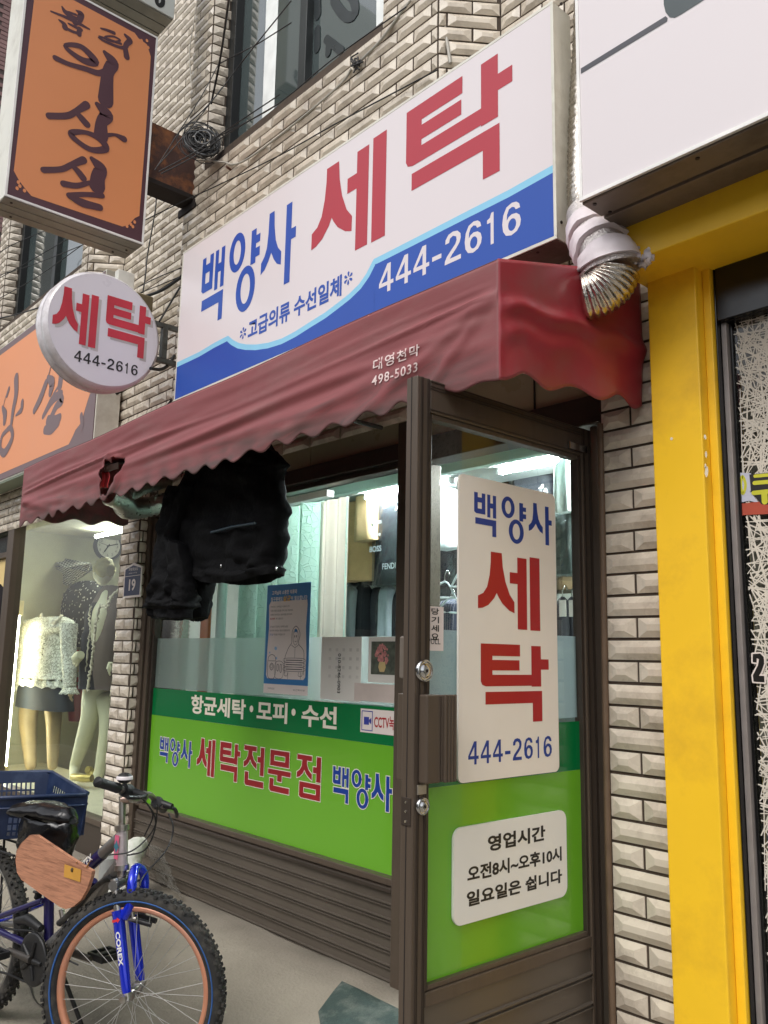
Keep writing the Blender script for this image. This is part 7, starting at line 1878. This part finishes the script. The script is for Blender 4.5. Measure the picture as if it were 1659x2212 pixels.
# cranks, chainring, pedals, chain and gears
CRg = Bk(.495, -.003, .052)
def disc(name, c, n, u, prof, m, par=None, holes=0):
    v = n.cross(u); g = G(); g.loft([[c + (u * math.cos(2 * math.pi * k / 48) + v * math.sin(2 * math.pi * k / 48)) * r + n * d for k in range(48)] for r, d in prof], cap=True); return g.build(name, m, par or bike)
cg = disc('chainring_guard', CRg, E3R, E1, [(.05, .004), (.082, .004), (.092, .002), (.092, .010), (.086, .013), (.06, .014), (.03, .013)], m_bblk)
tt = G(); v = E3R.cross(E1)
for k in range(44):
    a = 2 * math.pi * k / 44; c = CRg + (E1 * math.cos(a) + v * math.sin(a)) * .084 - E3R * .004; tt.tube([c - E3R * .0015, c + E3R * .0015], .004, 5)
tt.build('chainring_teeth', m_dchr, bike, kind='stuff')
for k in range(5):
    a = 2 * math.pi * k / 5; q = CRg + E3R * .016; g = G(); g.tube([q + (E1 * math.cos(a) + v * math.sin(a)) * .018, q + (E1 * math.cos(a) + v * math.sin(a)) * .07], [.010, .007], 8); g.build('spider_arm', m_bblk, bike)
for s, pq in ((1, Bk(.345, .0, .075)), (-1, Bk(.655, .0, -.075))):
    a = Bk(.503, .0, .07 * s); tube('crank_arm', [a, pq], [.015, .011], M('crank_grey', (72, 68, 64), .5, .4, dirt=(110, 96, 80), damt=.4, dscale=20))
    ctr = pq + E3R * s * .065; par = bpy.data.objects.new('pedal', None); COL.objects.link(par); par.location = ctr; put(par, bike)
    mt = Matrix.Translation(ctr) @ Matrix(((E1.x, E3R.x, 0, 0), (E1.y, E3R.y, 0, 0), (0, 0, 1, 0), (0, 0, 0, 1)))
    for y in (-.042, .042): G().box((-.048, y - .006, -.012), (.048, y + .006, .012), mt).build('pedal_plate', m_bblk, par, .003)
    for x in (-.044, .044): G().box((x - .006, -.0355, -.012), (x + .006, .0355, .012), mt).build('pedal_bar', m_bblk, par, .002)
    G().box((-.014, -.0355, -.011), (.014, .0355, .011), mt).build('pedal_body', m_bblk, par, .003)
    if s < 0: G().box((-.037, -.034, -.010), (.037, .034, -.004), mt).build('pedal_insert', m_bblk, par, .002)
ch_ = smooth_path([Bk(.495, .082, .05), Bk(.30, .06, .048), Bk(.02, .035, .045), Bk(-.03, .0, .045), Bk(.02, -.04, .045), Bk(.06, -.12, .045), Bk(.30, -.10, .047), Bk(.49, -.086, .05), Bk(.575, -.01, .05)], 8, True)
tube('chain', ch_, .0045, m_bblk, n=6)
for k, r in enumerate((.052, .044, .036)): disc('sprocket', HR + E3R * (.035 + .006 * k), E3R, E1, [(r, 0), (r, .003)], m_dchr)
tube('derailleur', [Bk(.02, -.03, .06), Bk(.05, -.12, .055)], [.014, .010], m_bblk); tube('front_derailleur', [Bk(.50, .10, .04), Bk(.42, .12, .05), Bk(.34, .10, .05)], [.014, .02, .012], m_bblk)
tube('kickstand', [Bk(.44, .0, -.05), Bk(.56, -.30, -.14)], .008, m_bblk); tube('stand_foot', [Bk(.56, -.30, -.14), Bk(.60, -.305, -.14)], .009, m_dchr)
tube('seat_post', [Bk(.44, .40), Bk(.43, .47)], .0135, m_dchr)
# saddle wrapped in a black bag
m_bag = M('black_bag', (20, 20, 22), .22, var=.2, bump=.5, bscale=28)
g = G(); rg = []
for i in range(15):
    t = i / 14; s = .26 + .33 * t; wd = (.085 * (1 - t) ** .7 + .028) * (1 if i not in (0, 14) else .5); hh = .032 if i not in (0, 14) else .014
    r = []
    for k in range(24):
        a = 2 * math.pi * k / 24; p = Bk(s, .492 + .012 * math.sin(t * 3) + hh * math.sin(a), wd * math.cos(a)); r.append(p + Vector((noise.noise(p * 26), noise.noise(p * 24), noise.noise(p * 28))) * .010)
    rg.append(r)
g.loft(rg, smooth=True); sd_ = g.build('saddle', m_bag, bike, label='saddle wrapped in a black plastic bag')
g = G(); rg = []
for i in range(9):
    t = i / 8; r = []
    for k in range(36):
        a = 2 * math.pi * k / 36; s = .42 + (.165 - .02 * t) * math.cos(a); p = Bk(s, .485 - .145 * t * (1 + .25 * math.sin(a * 3 + 1)), (.075 + .01 * t) * math.sin(a)); r.append(p + Vector((noise.noise(p * 22), noise.noise(p * 27), noise.noise(p * 20))) * .022)
    rg.append(r)
g.loft(rg, cap=False); g.build('bag_skirt', m_bag, sd_, solid=.002)
# wooden board tied to the frame
f1_ = cr(0, 3000, 1.659)
def onb(px, py, off):
    r = ray(px, py); t = (HR + E3R * off).dot(E3R) / r.dot(E3R); return r * t
m_wood = M('plywood', (182, 128, 100), .5, var=.2, scale=6, stretch=(2, 2, 26), dirt=(112, 72, 54), damt=.7, dscale=4, bump=.15, bscale=20)
ply = [onb(*f1_(*q), .125) for q in ((195, 478), (240, 480), (330, 540), (420, 600), (520, 665), (602, 712), (598, 745), (570, 830), (530, 900), (480, 945), (430, 960), (390, 945), (260, 855), (140, 768), (112, 720), (103, 640), (110, 580), (140, 530))]
wb = thing('wooden_board', 'brown rounded plywood board tied to the side of the bicycle frame', 'board', ply[10])
G().prism(ply, E3R * -.011).build('board_panel', m_wood, wb, .002)
G().prism([p + E3R * .0006 for p in [onb(*f1_(*q), .126) for q in ((424, 668), (532, 705), (525, 785), (418, 750))]], E3R * .0006).build('tape_patch', M('tape_ochre', (198, 146, 62), .35, var=.12), wb)
g = G(); q = onb(*f1_(472, 705), .128); g.ball(q, .006, .006, .008, 8, 6); g.build('bolt_head', M('bolt_dark', (74, 58, 36), .6), wb)
for (a, b) in (((565, 690), (600, 640)), ((500, 660), (530, 640))):
    tube('tie_wire', smooth_path([onb(*f1_(*a), .13), onb(*f1_((a[0] + b[0]) / 2, (a[1] + b[1]) / 2 - 6), .10), onb(*f1_(*b), .02)], 5), .0022, M('copper_wire', (190, 130, 60), .3, .8), wb, 6)
# blue crate on the rear carrier
tube('carrier_rail', [Bk(.30, .33, .06), Bk(-.14, .335, .06)], .005, m_bblk); tube('carrier_rail', [Bk(.30, .33, -.06), Bk(-.14, .335, -.06)], .005, m_bblk)
for r in (.065, -.065): tube('carrier_stay', [Bk(0, .01, r), Bk(-.02, .335, r)], .005, m_bblk)
f3_ = cr(0, 2950, 4.0225)
CC = oz(*f3_(1400, 715), -.585); CB_ = ol(*f3_(740, 322), CC.length + .46)
ux = (CB_ - CC); ux = ux.normalized() * .46; uy = Vector((-ux.y, ux.x, 0)).normalized(); uy = uy if uy.y < 0 else -uy; uy = (uy + Vector((-.35, 0, 0))).normalized() * .36; CH_ = .165
crt = thing('plastic_crate', 'dark blue perforated plastic crate strapped behind the bicycle saddle', 'crate', CC + (ux + uy) * .5 - Vector((0, 0, CH_)))
m_crt = M('crate_blue', (26, 42, 74), .4, var=.06, dirt=(90, 104, 130), damt=.3, dscale=12)
def wall(o, d, L_, taper):
    """perforated crate wall from o along d, length L_: bars around a block of slots"""
    d = d.normalized(); inn = taper; g = G()
    def q(u, v, t=0): return o + d * (u * L_) + Vector((0, 0, -v * CH_)) + inn * (v * .16) + inn.normalized() * t
    def panel(u0, u1, v0, v1, th=.004): g.hexa([q(u0, v1), q(u1, v1), q(u1, v1, th), q(u0, v1, th), q(u0, v0), q(u1, v0), q(u1, v0, th), q(u0, v0, th)])
    us = [.17 + .66 * i / 12 for i in range(13)]; vs = [.26, .46, .66, .88]
    panel(0, 1, 0, .26); panel(0, 1, .92, 1); panel(0, .17, .26, .92); panel(.83, 1, .26, .92)
    for i in range(13): panel(us[i] - .008, us[i] + .008, .26, .92, .005)
    for v in (.44, .62, .79): panel(.17, .83, v, v + .045, .0045)
    g.build('crate_wall', m_crt, crt)
ci = Vector((0, 0, 0))
cen = CC + (ux + uy) * .5
for o, d, L_ in ((CC, ux, ux.length), (CC + uy, ux, ux.length), (CC, uy, uy.length), (CC + ux, uy, uy.length)):
    mid_ = o + d * .5; inn = (cen - mid_); inn.z = 0; inn = inn.normalized() * .12
    wall(o, d, L_, inn)
rim = [CC, CC + ux, CC + ux + uy, CC + uy]
rp_ = []
for i in range(4):
    a, b = rim[i], rim[(i + 1) % 4]; d = (b - a).normalized(); rp_ += [a + d * .02, b - d * .02]
for i in range(len(rp_)): rp_[i] = rp_[i] + (rp_[i] - cen).normalized() * .006
g = G(); g.tube(rp_, .0085, 8, closed=True); g.build('crate_rim', m_crt, crt)
g = G(); g.tube([p - Vector((0, 0, .042)) for p in rp_], .005, 6, closed=True); g.build('crate_rib', m_crt, crt)
bt = [cen + (p - cen) * .86 - Vector((0, 0, CH_ - .002)) for p in rim]; G().prism(bt, (0, 0, .004)).build('crate_base', m_crt, crt)
# bundle in white plastic and grey post behind the bicycle
fb7 = cr(350, 3000, 2.5523)
wbd = thing('wrapped_bundle', 'white plastic wrapped pipe end and torn film behind the bicycle head tube', 'bundle', oy(*fb7(500, 880), 2.3))
m_film = M('wrap_white', (214, 214, 206), .35, var=.08, bump=.5, bscale=40)
P = smooth_path([oy(*fb7(560, 800), 2.36), oy(*fb7(500, 850), 2.32), oy(*fb7(430, 930), 2.25), oy(*fb7(400, 1050), 2.22), oy(*fb7(330, 1250), 2.18), oy(*fb7(290, 1420), 2.15)], 8)
g = G(); g.tube(P, [.03 + .03 * min(1, i / 10) for i in range(len(P))], 18, wob=lambda i, k: 1 + .22 * noise.noise(Vector((i * .35, k * .6, 4)))); g.build('wrapped_pipe', m_film, wbd)
P = [oy(*fb7(205, 960), 2.2), oy(*fb7(170, 1350), 2.15), oy(*fb7(150, 1600), 2.1)]
gp = thing('grey_post', 'short grey pipe standing behind the bicycle frame', 'post', P[-1]); g = G(); a = P[0]; g.cyl((a.x, a.y, gz(a.x, a.y) - .02), a, .05, 20); g.build('pipe_body', M('pipe_grey', (150, 152, 150), .5, var=.06), gp)
fm = thing('torn_film', 'greyish torn translucent plastic film clinging to the panelling behind the bicycle', 'film', oy(*fb7(750, 1150), 2.44))
def flm(u, v):
    x = 600 + (130 + 190 * v) * u + 20 * v; y = 810 + 60 * u + v * (330 + 170 * u); p = oy(*fb7(x, y), 2.455 - .05 * v)
    return p + Vector((0, .012 * noise.noise(Vector((u * 6, v * 6, 2))), .012 * noise.noise(Vector((u * 9, v * 9, 7)))))
g = G(); g.grid(flm, 30, 30, True, lambda u, v: noise.noise(Vector((u * 7, v * 7, 1))) > .38 + .2 * (1 - v)); g.build('film_sheet', glass('film_haze', (228, 226, 220), .6, .4, 1.3, .28, (190, 188, 180)), fm)
# ================================================================ RIGHT SHOP: yellow post and lintel, black door
YY = 2.33
yx0, yx1 = -.584 * YY, -.514 * YY
yp = thing('yellow_post', 'yellow painted post with chipped edge between tiled pillar and black door', 'post', ((yx0 + yx1) / 2, YY, -1.4))
zl_ = oy(1480, 555, YY).z
boxo('post_body', (yx0, YY, -1.5), (yx1, YY + .30, 1.36), m_yellow, yp, .004)
boxo('rebate_strip', (yx1 + .0005, YY + .042, -1.5), (yx1 + .026, YY + .30, 1.36), m_yellow, yp, .003)
g = G(); random.seed(4)
fyl = cr(2600, 900, 2.0118)
for (x, y, sx, sy) in ((355, 1650, 7, 22), (362, 1790, 6, 28), (365, 1925, 9, 50), (88, 1665, 8, 16), (358, 1880, 6, 18)):
    p = oy(*fyl(x, y), YY - .0008); s = 1 / 2.0118 * .5486 / FOC * 2.6
    g.flat([[p + Vector((sx * s * math.cos(k * .7) * random.uniform(.6, 1.2) * 1.6, 0, sy * s * math.sin(k * .7) * random.uniform(.7, 1.1))) for k in range(9)]])
g.build('paint_chips', M('chip_white', (226, 214, 190), .8), yp)
ln2 = thing('yellow_lintel', 'yellow lintel beam running right under the large white sign', 'lintel', (-.6, 2.2, zl_))
zso = zl_ + .004
ylf = 2.16
zt = 1.36
# front face lower edge and the deep underside
zso = oy(1659, 330 + 90, ylf).z
zso = 1.20
boxo('beam_body', (yx0 - .02, ylf, zso), (1.2, YY + .25, zt + .1), m_yellow, ln2, .004)
# door
bd = thing('black_door', 'black framed glass door with a scribble of white lines, at the right edge', 'door', (-.8, 2.45, -1.4))
YD = 2.42
k0 = yx1 + .027
def dx(px, py, Y=YD): return oy(px, py, Y).x
m_bf = M('black_gloss', (16, 16, 17), .22, var=.15)
xa, xb_2, xs0, xs1 = k0, dx(1597, 1450), dx(1598, 1450), dx(1610, 1450)
boxo('frame_post', (xa, YD - .03, -1.5), (xb_2, YD + .06, 1.22), m_bf, bd, .003)
boxo('frame_head', (xb_2 + .001, YD - .03, 1.03), (1.0, YD + .06, 1.22), m_bf, bd, .003)
ztt = oy(1640, 590, YD).z
boxo('leaf_stile', (xs1 + .001, YD + .01, -1.4), (xs1 + .009, YD + .05, ztt - .014), m_bf, bd, .002)
boxo('seal_strip', (xb_2 + .001, YD - .008, -1.45), (xs1, YD + .03, ztt - .013), m_silver, bd, .002); boxo('seal_strip', (xb_2 + .001, YD - .008, ztt - .012), (1.0, YD + .03, ztt), m_silver, bd, .002)
boxo('head_panel', (xb_2 + .001, YD - .012, ztt + .002), (1.0, YD + .04, 1.028), m_bf, bd, .002)
boxo('pane', (xs1 + .010, YD + .02, -1.3), (1.0, YD + .026, ztt - .015), m_glass, bd, 0)
boxo('back_board', (xs1 + .012, YD + .045, -1.4), (1.0, YD + .06, ztt), M('door_back_taupe', (112, 102, 92), .7, var=.1), bd, 0)
g = G(); random.seed(21); lx = xs1 + .012
kk = 0
for i in range(1100):
    z = random.uniform(-1.25, ztt - .05); x = lx + random.uniform(0.005, .26); a = random.choice([random.uniform(-.25, .25), random.uniform(.6, 1.3), random.uniform(1.2, 1.9), random.uniform(2.0, 2.7)])
    L_ = random.uniform(.05, .19); d = Vector((math.cos(a), 0, math.sin(a))) * L_; p = Vector((x, YD + .0188 - (i % 60) * .00002, z)); q0_, q1_ = p - d, p + d
    if q0_.x < lx or q1_.x < lx:
        f = [q for q in (q0_, q1_) if q.x < lx][0]; other = q1_ if f is q0_ else q0_
        t = (lx + random.uniform(0, .02) - other.x) / (f.x - other.x); f2_ = other.lerp(f, max(0, t)); q0_, q1_ = other, f2_
    if max(q0_.z, q1_.z) > ztt - .04: continue
    if (q1_ - q0_).length < .02: continue
    stroke(g, [q0_, q1_], random.choice((.0026, .0034, .0042)), (0, -1, 0), 1)
g.build('scribble_lines', M('scribble_white', (214, 206, 192), .6), bd, kind='stuff')
fz = cr(2600, 1800, 2.2122)
def pz_(x, y, dy=0): return oy(*fz(x, y), YD + .016 - dy)
st = thing('torn_sticker', 'torn white and red sticker with yellow letters on the black door glass', 'sticker', pz_(800, 300))
g = G(); g.flat([[pz_(655, 150), pz_(700, 135), pz_(790, 140), pz_(820, 260), pz_(780, 300), pz_(860, 400), pz_(770, 380), pz_(665, 405)]]); g.build('white_part', M('sticker_lilac', (196, 198, 214), .5), st)
g = G(); g.flat([[pz_(668, 408, .0003), pz_(860, 388, .0003), pz_(1000, 420, .0003), pz_(1000, 492, .0003), pz_(680, 508, .0003)]]); g.build('red_part', M('sticker_red', (178, 78, 58), .5), st)
g = G(); g.flat([[pz_(775, 150, .0004), pz_(1010, 130, .0004), pz_(1010, 420, .0004), pz_(880, 410, .0004), pz_(790, 300, .0004)]]); g.build('dark_part', M('sticker_dark', (40, 38, 40), .5), st)
g = G(); ycol = M('sticker_yellow', (206, 204, 60), .5)
for i, ps_ in enumerate((((705, 160), (720, 150), (735, 300), (725, 325)), )): pass
stroke(g, [pz_(715, 165, .0008), pz_(700, 240, .0008), pz_(720, 320, .0008), pz_(742, 240, .0008)], .008, (0, -1, 0), 5, True)
stroke(g, [pz_(825, 165, .0010), pz_(1000, 150, .0010)], .010, (0, -1, 0), 2); stroke(g, [pz_(820, 225, .0012), pz_(1000, 210, .0012)], .012, (0, -1, 0), 2); stroke(g, [pz_(812, 312, .0014), pz_(1000, 292, .0014)], .013, (0, -1, 0), 2); stroke(g, [pz_(905, 310, .0016), pz_(910, 385, .0016)], .018, (0, -1, 0), 2)
g.build('lettering', ycol, st)
nm_ = thing('door_numeral', 'black numeral 2 with a white rim on the black door glass', 'sticker', pz_(855, 1830))
dig = [(805, 1715), (870, 1710), (900, 1740), (905, 1800), (880, 1870), (858, 1905), (905, 1905), (908, 1962), (812, 1955), (806, 1900), (850, 1815), (860, 1760), (840, 1752), (838, 1790), (805, 1785)]
cgx = sum(p[0] for p in dig) / len(dig); cgy = sum(p[1] for p in dig) / len(dig)
big = G(); ln_ = [pz_(*p, .0015) for p in dig]
for i in range(len(ln_)):
    a, b = ln_[i], ln_[(i + 1) % len(ln_)]; stroke(big, [a - Vector((0, i * .00003, 0)), b - Vector((0, i * .00003, 0))], .0085, (0, -1, 0), 1)
big.build('numeral_rim', M('plate_white', (226, 214, 206), .4), nm_)
g = G(); g.flat([[pz_(*p, .0022) for p in dig]]); g.build('numeral', m_ink, nm_)
chp = thing('torn_paper', 'torn beige scrap of paper on the black head of the right door', 'paper', oy(1630, 560, YD - .014))
fq = cr(2600, 900, 2.0118); g = G(); P = [oy(*fq(*q), YD - .0125) for q in ((722, 275), (735, 258), (790, 245), (815, 215), (853, 208), (853, 250), (790, 268), (735, 282))]
g.prism(P, (0, -.0015, 0)).build('scrap', M('scrap_beige', (206, 178, 150), .8), chp)
wr = thing('thin_cable', 'thin dark cable sagging along the top of the yellow post', 'cable', oy(1440, 570, 2.3))
fy = cr(2600, 900, 2.0118)
g = G(); g.tube(smooth_path([oy(*fy(-20, 320), YY - .006), oy(*fy(60, 300), YY - .006), oy(*fy(170, 225), YY - .006), oy(*fy(230, 203), YY - .006), oy(*fy(300, 213), YY - .006), oy(*fy(370, 250), YY - .006)], 8), .0032, 6); g.build('cable_line', m_wire, wr)

# ================================================================ CABLES ON THE UPPER WALL
fu2, fu3 = cr(550, 0, 3.0164), cr(550, 350, 3.0164)
cables = [
 ('thick black cable running down past the upstairs window corner', [(fu2, 1062, -30, 1.9), (fu2, 1000, 420, 2.1), (fu2, 940, 790, 2.25), (fu2, 850, 1230, 2.37)], .0065),
 ('thin black wire from the window jamb up to the right', [(fu2, 950, 755, 2.3), (fu2, 1230, 610, 2.3), (fu2, 1420, 510, 2.25), (fu2, 1800, 270, 2.2)], .0032),
 ('thin black wire crossing the upstairs pane steeply', [(fu2, 470, 1560, 1.9), (fu2, 830, 1230, 2.1), (fu2, 1190, 770, 2.2), (fu2, 1420, 480, 2.1), (fu2, 1800, 10, 2.0)], .0032),
 ('thin wire from the orange sign up to the jamb', [(fu3, 180, 965, 1.95), (fu3, 480, 490, 2.1), (fu3, 760, 40, 2.2), (fu3, 960, -340, 2.3)], .003),
 ('second thin wire from the orange sign up to the jamb', [(fu3, 200, 930, 1.95), (fu3, 560, 520, 2.1), (fu3, 830, 180, 2.25), (fu3, 980, -20, 2.3)], .003),
 ('wire from the orange sign corner to the upstairs sill', [(fu3, 230, 980, 2.0), (fu3, 640, 760, 2.15), (fu3, 1000, 510, 2.25), (fu3, 1660, 70, 2.3)], .0035),
 ('lower wire from the orange sign corner to the upstairs sill', [(fu3, 250, 1010, 2.0), (fu3, 650, 800, 2.15), (fu3, 1100, 500, 2.25), (fu3, 1660, 170, 2.3)], .0035),
 ('black wire strung above the white fascia sign', [(fu3, 60, 1560, 2.2), (fu3, 530, 1330, 2.3), (fu3, 960, 1130, 2.37), (fu3, 1660, 790, 2.39), (cr(1000, 0, 1.659), 550, 800, 2.39), (cr(1000, 0, 1.659), 1200, 455, 2.39)], .0035),
 ('grey cable lying in a tile joint under the upstairs window', [(fu3, 700, 770, 2.38), (fu3, 780, 850, 2.38), (fu3, 1000, 870, 2.39), (fu3, 1100, 900, 2.39), (fu3, 1250, 850, 2.39), (fu3, 1500, 680, 2.40), (cr(850, 0, 2.212), 720, 1050, 2.40), (cr(850, 0, 2.212), 1080, 740, 2.40), (cr(850, 0, 2.212), 1180, 600, 2.4)], .006),
 ('pale cable running diagonally up the bay to the right', [(cr(850, 0, 2.212), 1200, 590, 2.4), (cr(850, 0, 2.212), 1420, 370, 2.4), (cr(850, 0, 2.212), 1600, 130, 2.4), (cr(850, 0, 2.212), 1700, 0, 2.4)], .007),
 ('pale cable hanging down the chamfer above the fascia sign', [(cr(1500, 0, 1.8433), 455, -20, 2.45), (cr(1500, 0, 1.8433), 460, 150, 2.45), (cr(1500, 0, 1.8433), 480, 300, 2.45), (cr(1500, 0, 1.8433), 505, 460, 2.45)], .008),
 ('thin black wire below the pale diagonal cable', [(cr(850, 0, 2.212), 0, 1200, 2.36), (cr(850, 0, 2.212), 520, 920, 2.36), (cr(850, 0, 2.212), 1000, 530, 2.36), (cr(850, 0, 2.212), 1659, 60, 2.36)], .0034),
 ('black wire hanging down left of the bay past the rusty beam', [(fu3, 185, 1140, 2.55), (fu3, 190, 1400, 2.55), (cr(500, 1000, 3.6885), 300, 0, 2.5), (cr(500, 1000, 3.6885), 270, 300, 2.45), (cr(500, 1000, 3.6885), 230, 560, 2.4)], .005),
 ('pale grey wire hanging on the recessed tiles', [(fu2, 685, 0, 2.6), (fu2, 640, 300, 2.6), (fu2, 595, 600, 2.6), (fu2, 610, 950, 2.6), (fu2, 635, 1200, 2.5), (fu2, 600, 1390, 2.45), (fu2, 740, 1500, 2.4)], .004),
 ('thick black cable from behind the round sign to the fascia sign', [(cr(500, 1000, 3.6885), 260, 620, 2.36), (cr(500, 1000, 3.6885), 520, 520, 2.37), (cr(500, 1000, 3.6885), 780, 345, 2.38)], .010),
 ('black wire slanting down to the round sign bracket', [(cr(500, 1000, 3.6885), 770, 480, 2.37), (cr(500, 1000, 3.6885), 620, 730, 2.3), (cr(500, 1000, 3.6885), 470, 980, 2.1)], .006),
 ('thin wire behind the round sign, upper of a pair', [(cr(500, 1000, 3.6885), 160, 480, 2.4), (cr(500, 1000, 3.6885), 450, 340, 2.4), (cr(500, 1000, 3.6885), 790, 200, 2.4)], .0034),
 ('thin wire behind the round sign, lower of a pair', [(cr(500, 1000, 3.6885), 200, 560, 2.4), (cr(500, 1000, 3.6885), 480, 450, 2.4), (cr(500, 1000, 3.6885), 790, 320, 2.4)], .0034),
 ('wire crossing the left bay window low down', [(cr(0, 800, 3.0164), -20, 1370, 2.2), (cr(0, 800, 3.0164), 200, 1320, 2.2), (cr(0, 800, 3.0164), 480, 1235, 2.2)], .006),
 ('thin wire crossing the left bay window, topmost', [(cr(0, 800, 3.0164), -20, 900, 2.2), (cr(0, 800, 3.0164), 400, 660, 2.3), (cr(0, 800, 3.0164), 830, 410, 2.3)], .0034),
 ('thin wire crossing the left bay window, middle', [(cr(0, 800, 3.0164), -20, 860, 2.25), (cr(0, 800, 3.0164), 420, 720, 2.3), (cr(0, 800, 3.0164), 1000, 490, 2.3)], .0034),
 ('thin wire crossing the left bay window, lowest', [(cr(0, 800, 3.0164), -20, 1140, 2.2), (cr(0, 800, 3.0164), 450, 870, 2.3), (cr(0, 800, 3.0164), 1000, 480, 2.35)], .0034),
 ('thin wire slanting across the left bay chamfer', [(cr(0, 800, 3.0164), -20, 590, 2.2), (cr(0, 800, 3.0164), 200, 470, 2.3), (cr(0, 800, 3.0164), 530, 330, 2.35)], .0034),
 ('grey wire pair hanging beside the orange wall sign', [(cr(400, 1500, 5.184), 125, 160, 2.36), (cr(400, 1500, 5.184), 120, 500, 2.36), (cr(400, 1500, 5.184), 135, 1000, 2.36)], .005),
 ('grey wire hanging from the cable knot', [(cr(400, 1500, 5.184), 310, 330, 2.38), (cr(400, 1500, 5.184), 250, 520, 2.38), (cr(400, 1500, 5.184), 180, 850, 2.38), (cr(400, 1500, 5.184), 140, 1080, 2.38)], .006),
 ('black wire stub beside the lower corner of the fascia sign', [(cr(400, 1500, 5.184), 1430, 390, 2.37), (cr(400, 1500, 5.184), 1330, 520, 2.37), (cr(400, 1500, 5.184), 1260, 640, 2.3)], .008),
 ('black cable end sticking out under the bracket', [(cr(400, 1350, 3.318), 640, 335, 2.1), (cr(400, 1350, 3.318), 780, 345, 2.2), (cr(400, 1350, 3.318), 880, 280, 2.3), (cr(400, 1350, 3.318), 950, 170, 2.38)], .010),
]
for lab, pts, r in cables:
    P = smooth_path([oy(*f(x, y), Y) for f, x, y, Y in pts], 10)
    t = thing('cable', lab, 'cable', P[0], 'cables strung across the upper wall')
    pale = lab.startswith(('grey', 'pale'))
    g = G(); g.tube(P, r, 7); g.build('cable_line', m_wireg if pale else m_wire, t)
# coil of spare cable
cc = oy(*fu3(730, 640), 2.30)
coil = thing('cable_coil', 'coil of spare black and grey cable hung at the bay corner', 'cable coil', cc)
random.seed(9)
for i in range(46):
    R_ = random.uniform(.03, .085) * 1.05; ax = Vector((random.gauss(.75, .12), random.gauss(-.55, .15), random.gauss(.12, .15))).normalized(); u_ = ax.orthogonal().normalized(); v_ = ax.cross(u_)
    off = Vector((random.gauss(0, .018), random.gauss(0, .020), random.gauss(0, .014)))
    if i > 21: R_ *= 1.3
    P = [cc + off + u_ * R_ * math.cos(k * math.pi / 14) + v_ * R_ * 1.15 * math.sin(k * math.pi / 14) for k in range(28)]
    g = G(); g.tube(P, .0042 if i < 22 else .0022, 6, closed=True); g.build('loop', M('coil_grey', (96, 98, 100), .5) if i % 5 == 0 else m_wire, coil)
kn = thing('cable_knot', 'black tape knot of cables beside the orange wall sign', 'cable knot', oy(*cr(400, 1500, 5.184)(280, 240), 2.38))
c = oy(*cr(400, 1500, 5.184)(280, 240), 2.37)
for i in range(7):
    g = G(); g.tube(smooth_path([c + Vector((random.gauss(0, .05), random.gauss(-.01, .01), random.gauss(0, .025))) for _ in range(4)], 5), .008, 6); g.build('tape_end', m_wire, kn)
nl = thing('insulator', 'small dark wire clamp with loose ends on the tiles under the upstairs window', 'clamp', oy(*cr(850, 0, 2.212)(1210, 560), 2.385))
c = oy(*cr(850, 0, 2.212)(1215, 565), 2.385)
for i in range(9):
    g = G(); g.tube(smooth_path([c + Vector((random.gauss(0, .022), random.gauss(0, .006), random.gauss(0, .03))) for _ in range(3)], 5), .004, 6); g.build('wire_end', m_wire, nl)
nb = thing('nail', 'rusty bolt stub in the tiles below the coil', 'bolt', oy(*fu3(1060, 930), 2.39))
a = oy(*fu3(1080, 960), 2.40); b = oy(*fu3(1030, 925), 2.36); g = G(); g.cyl(a, b, .007, 8); g.build('shank', m_rust, nb)
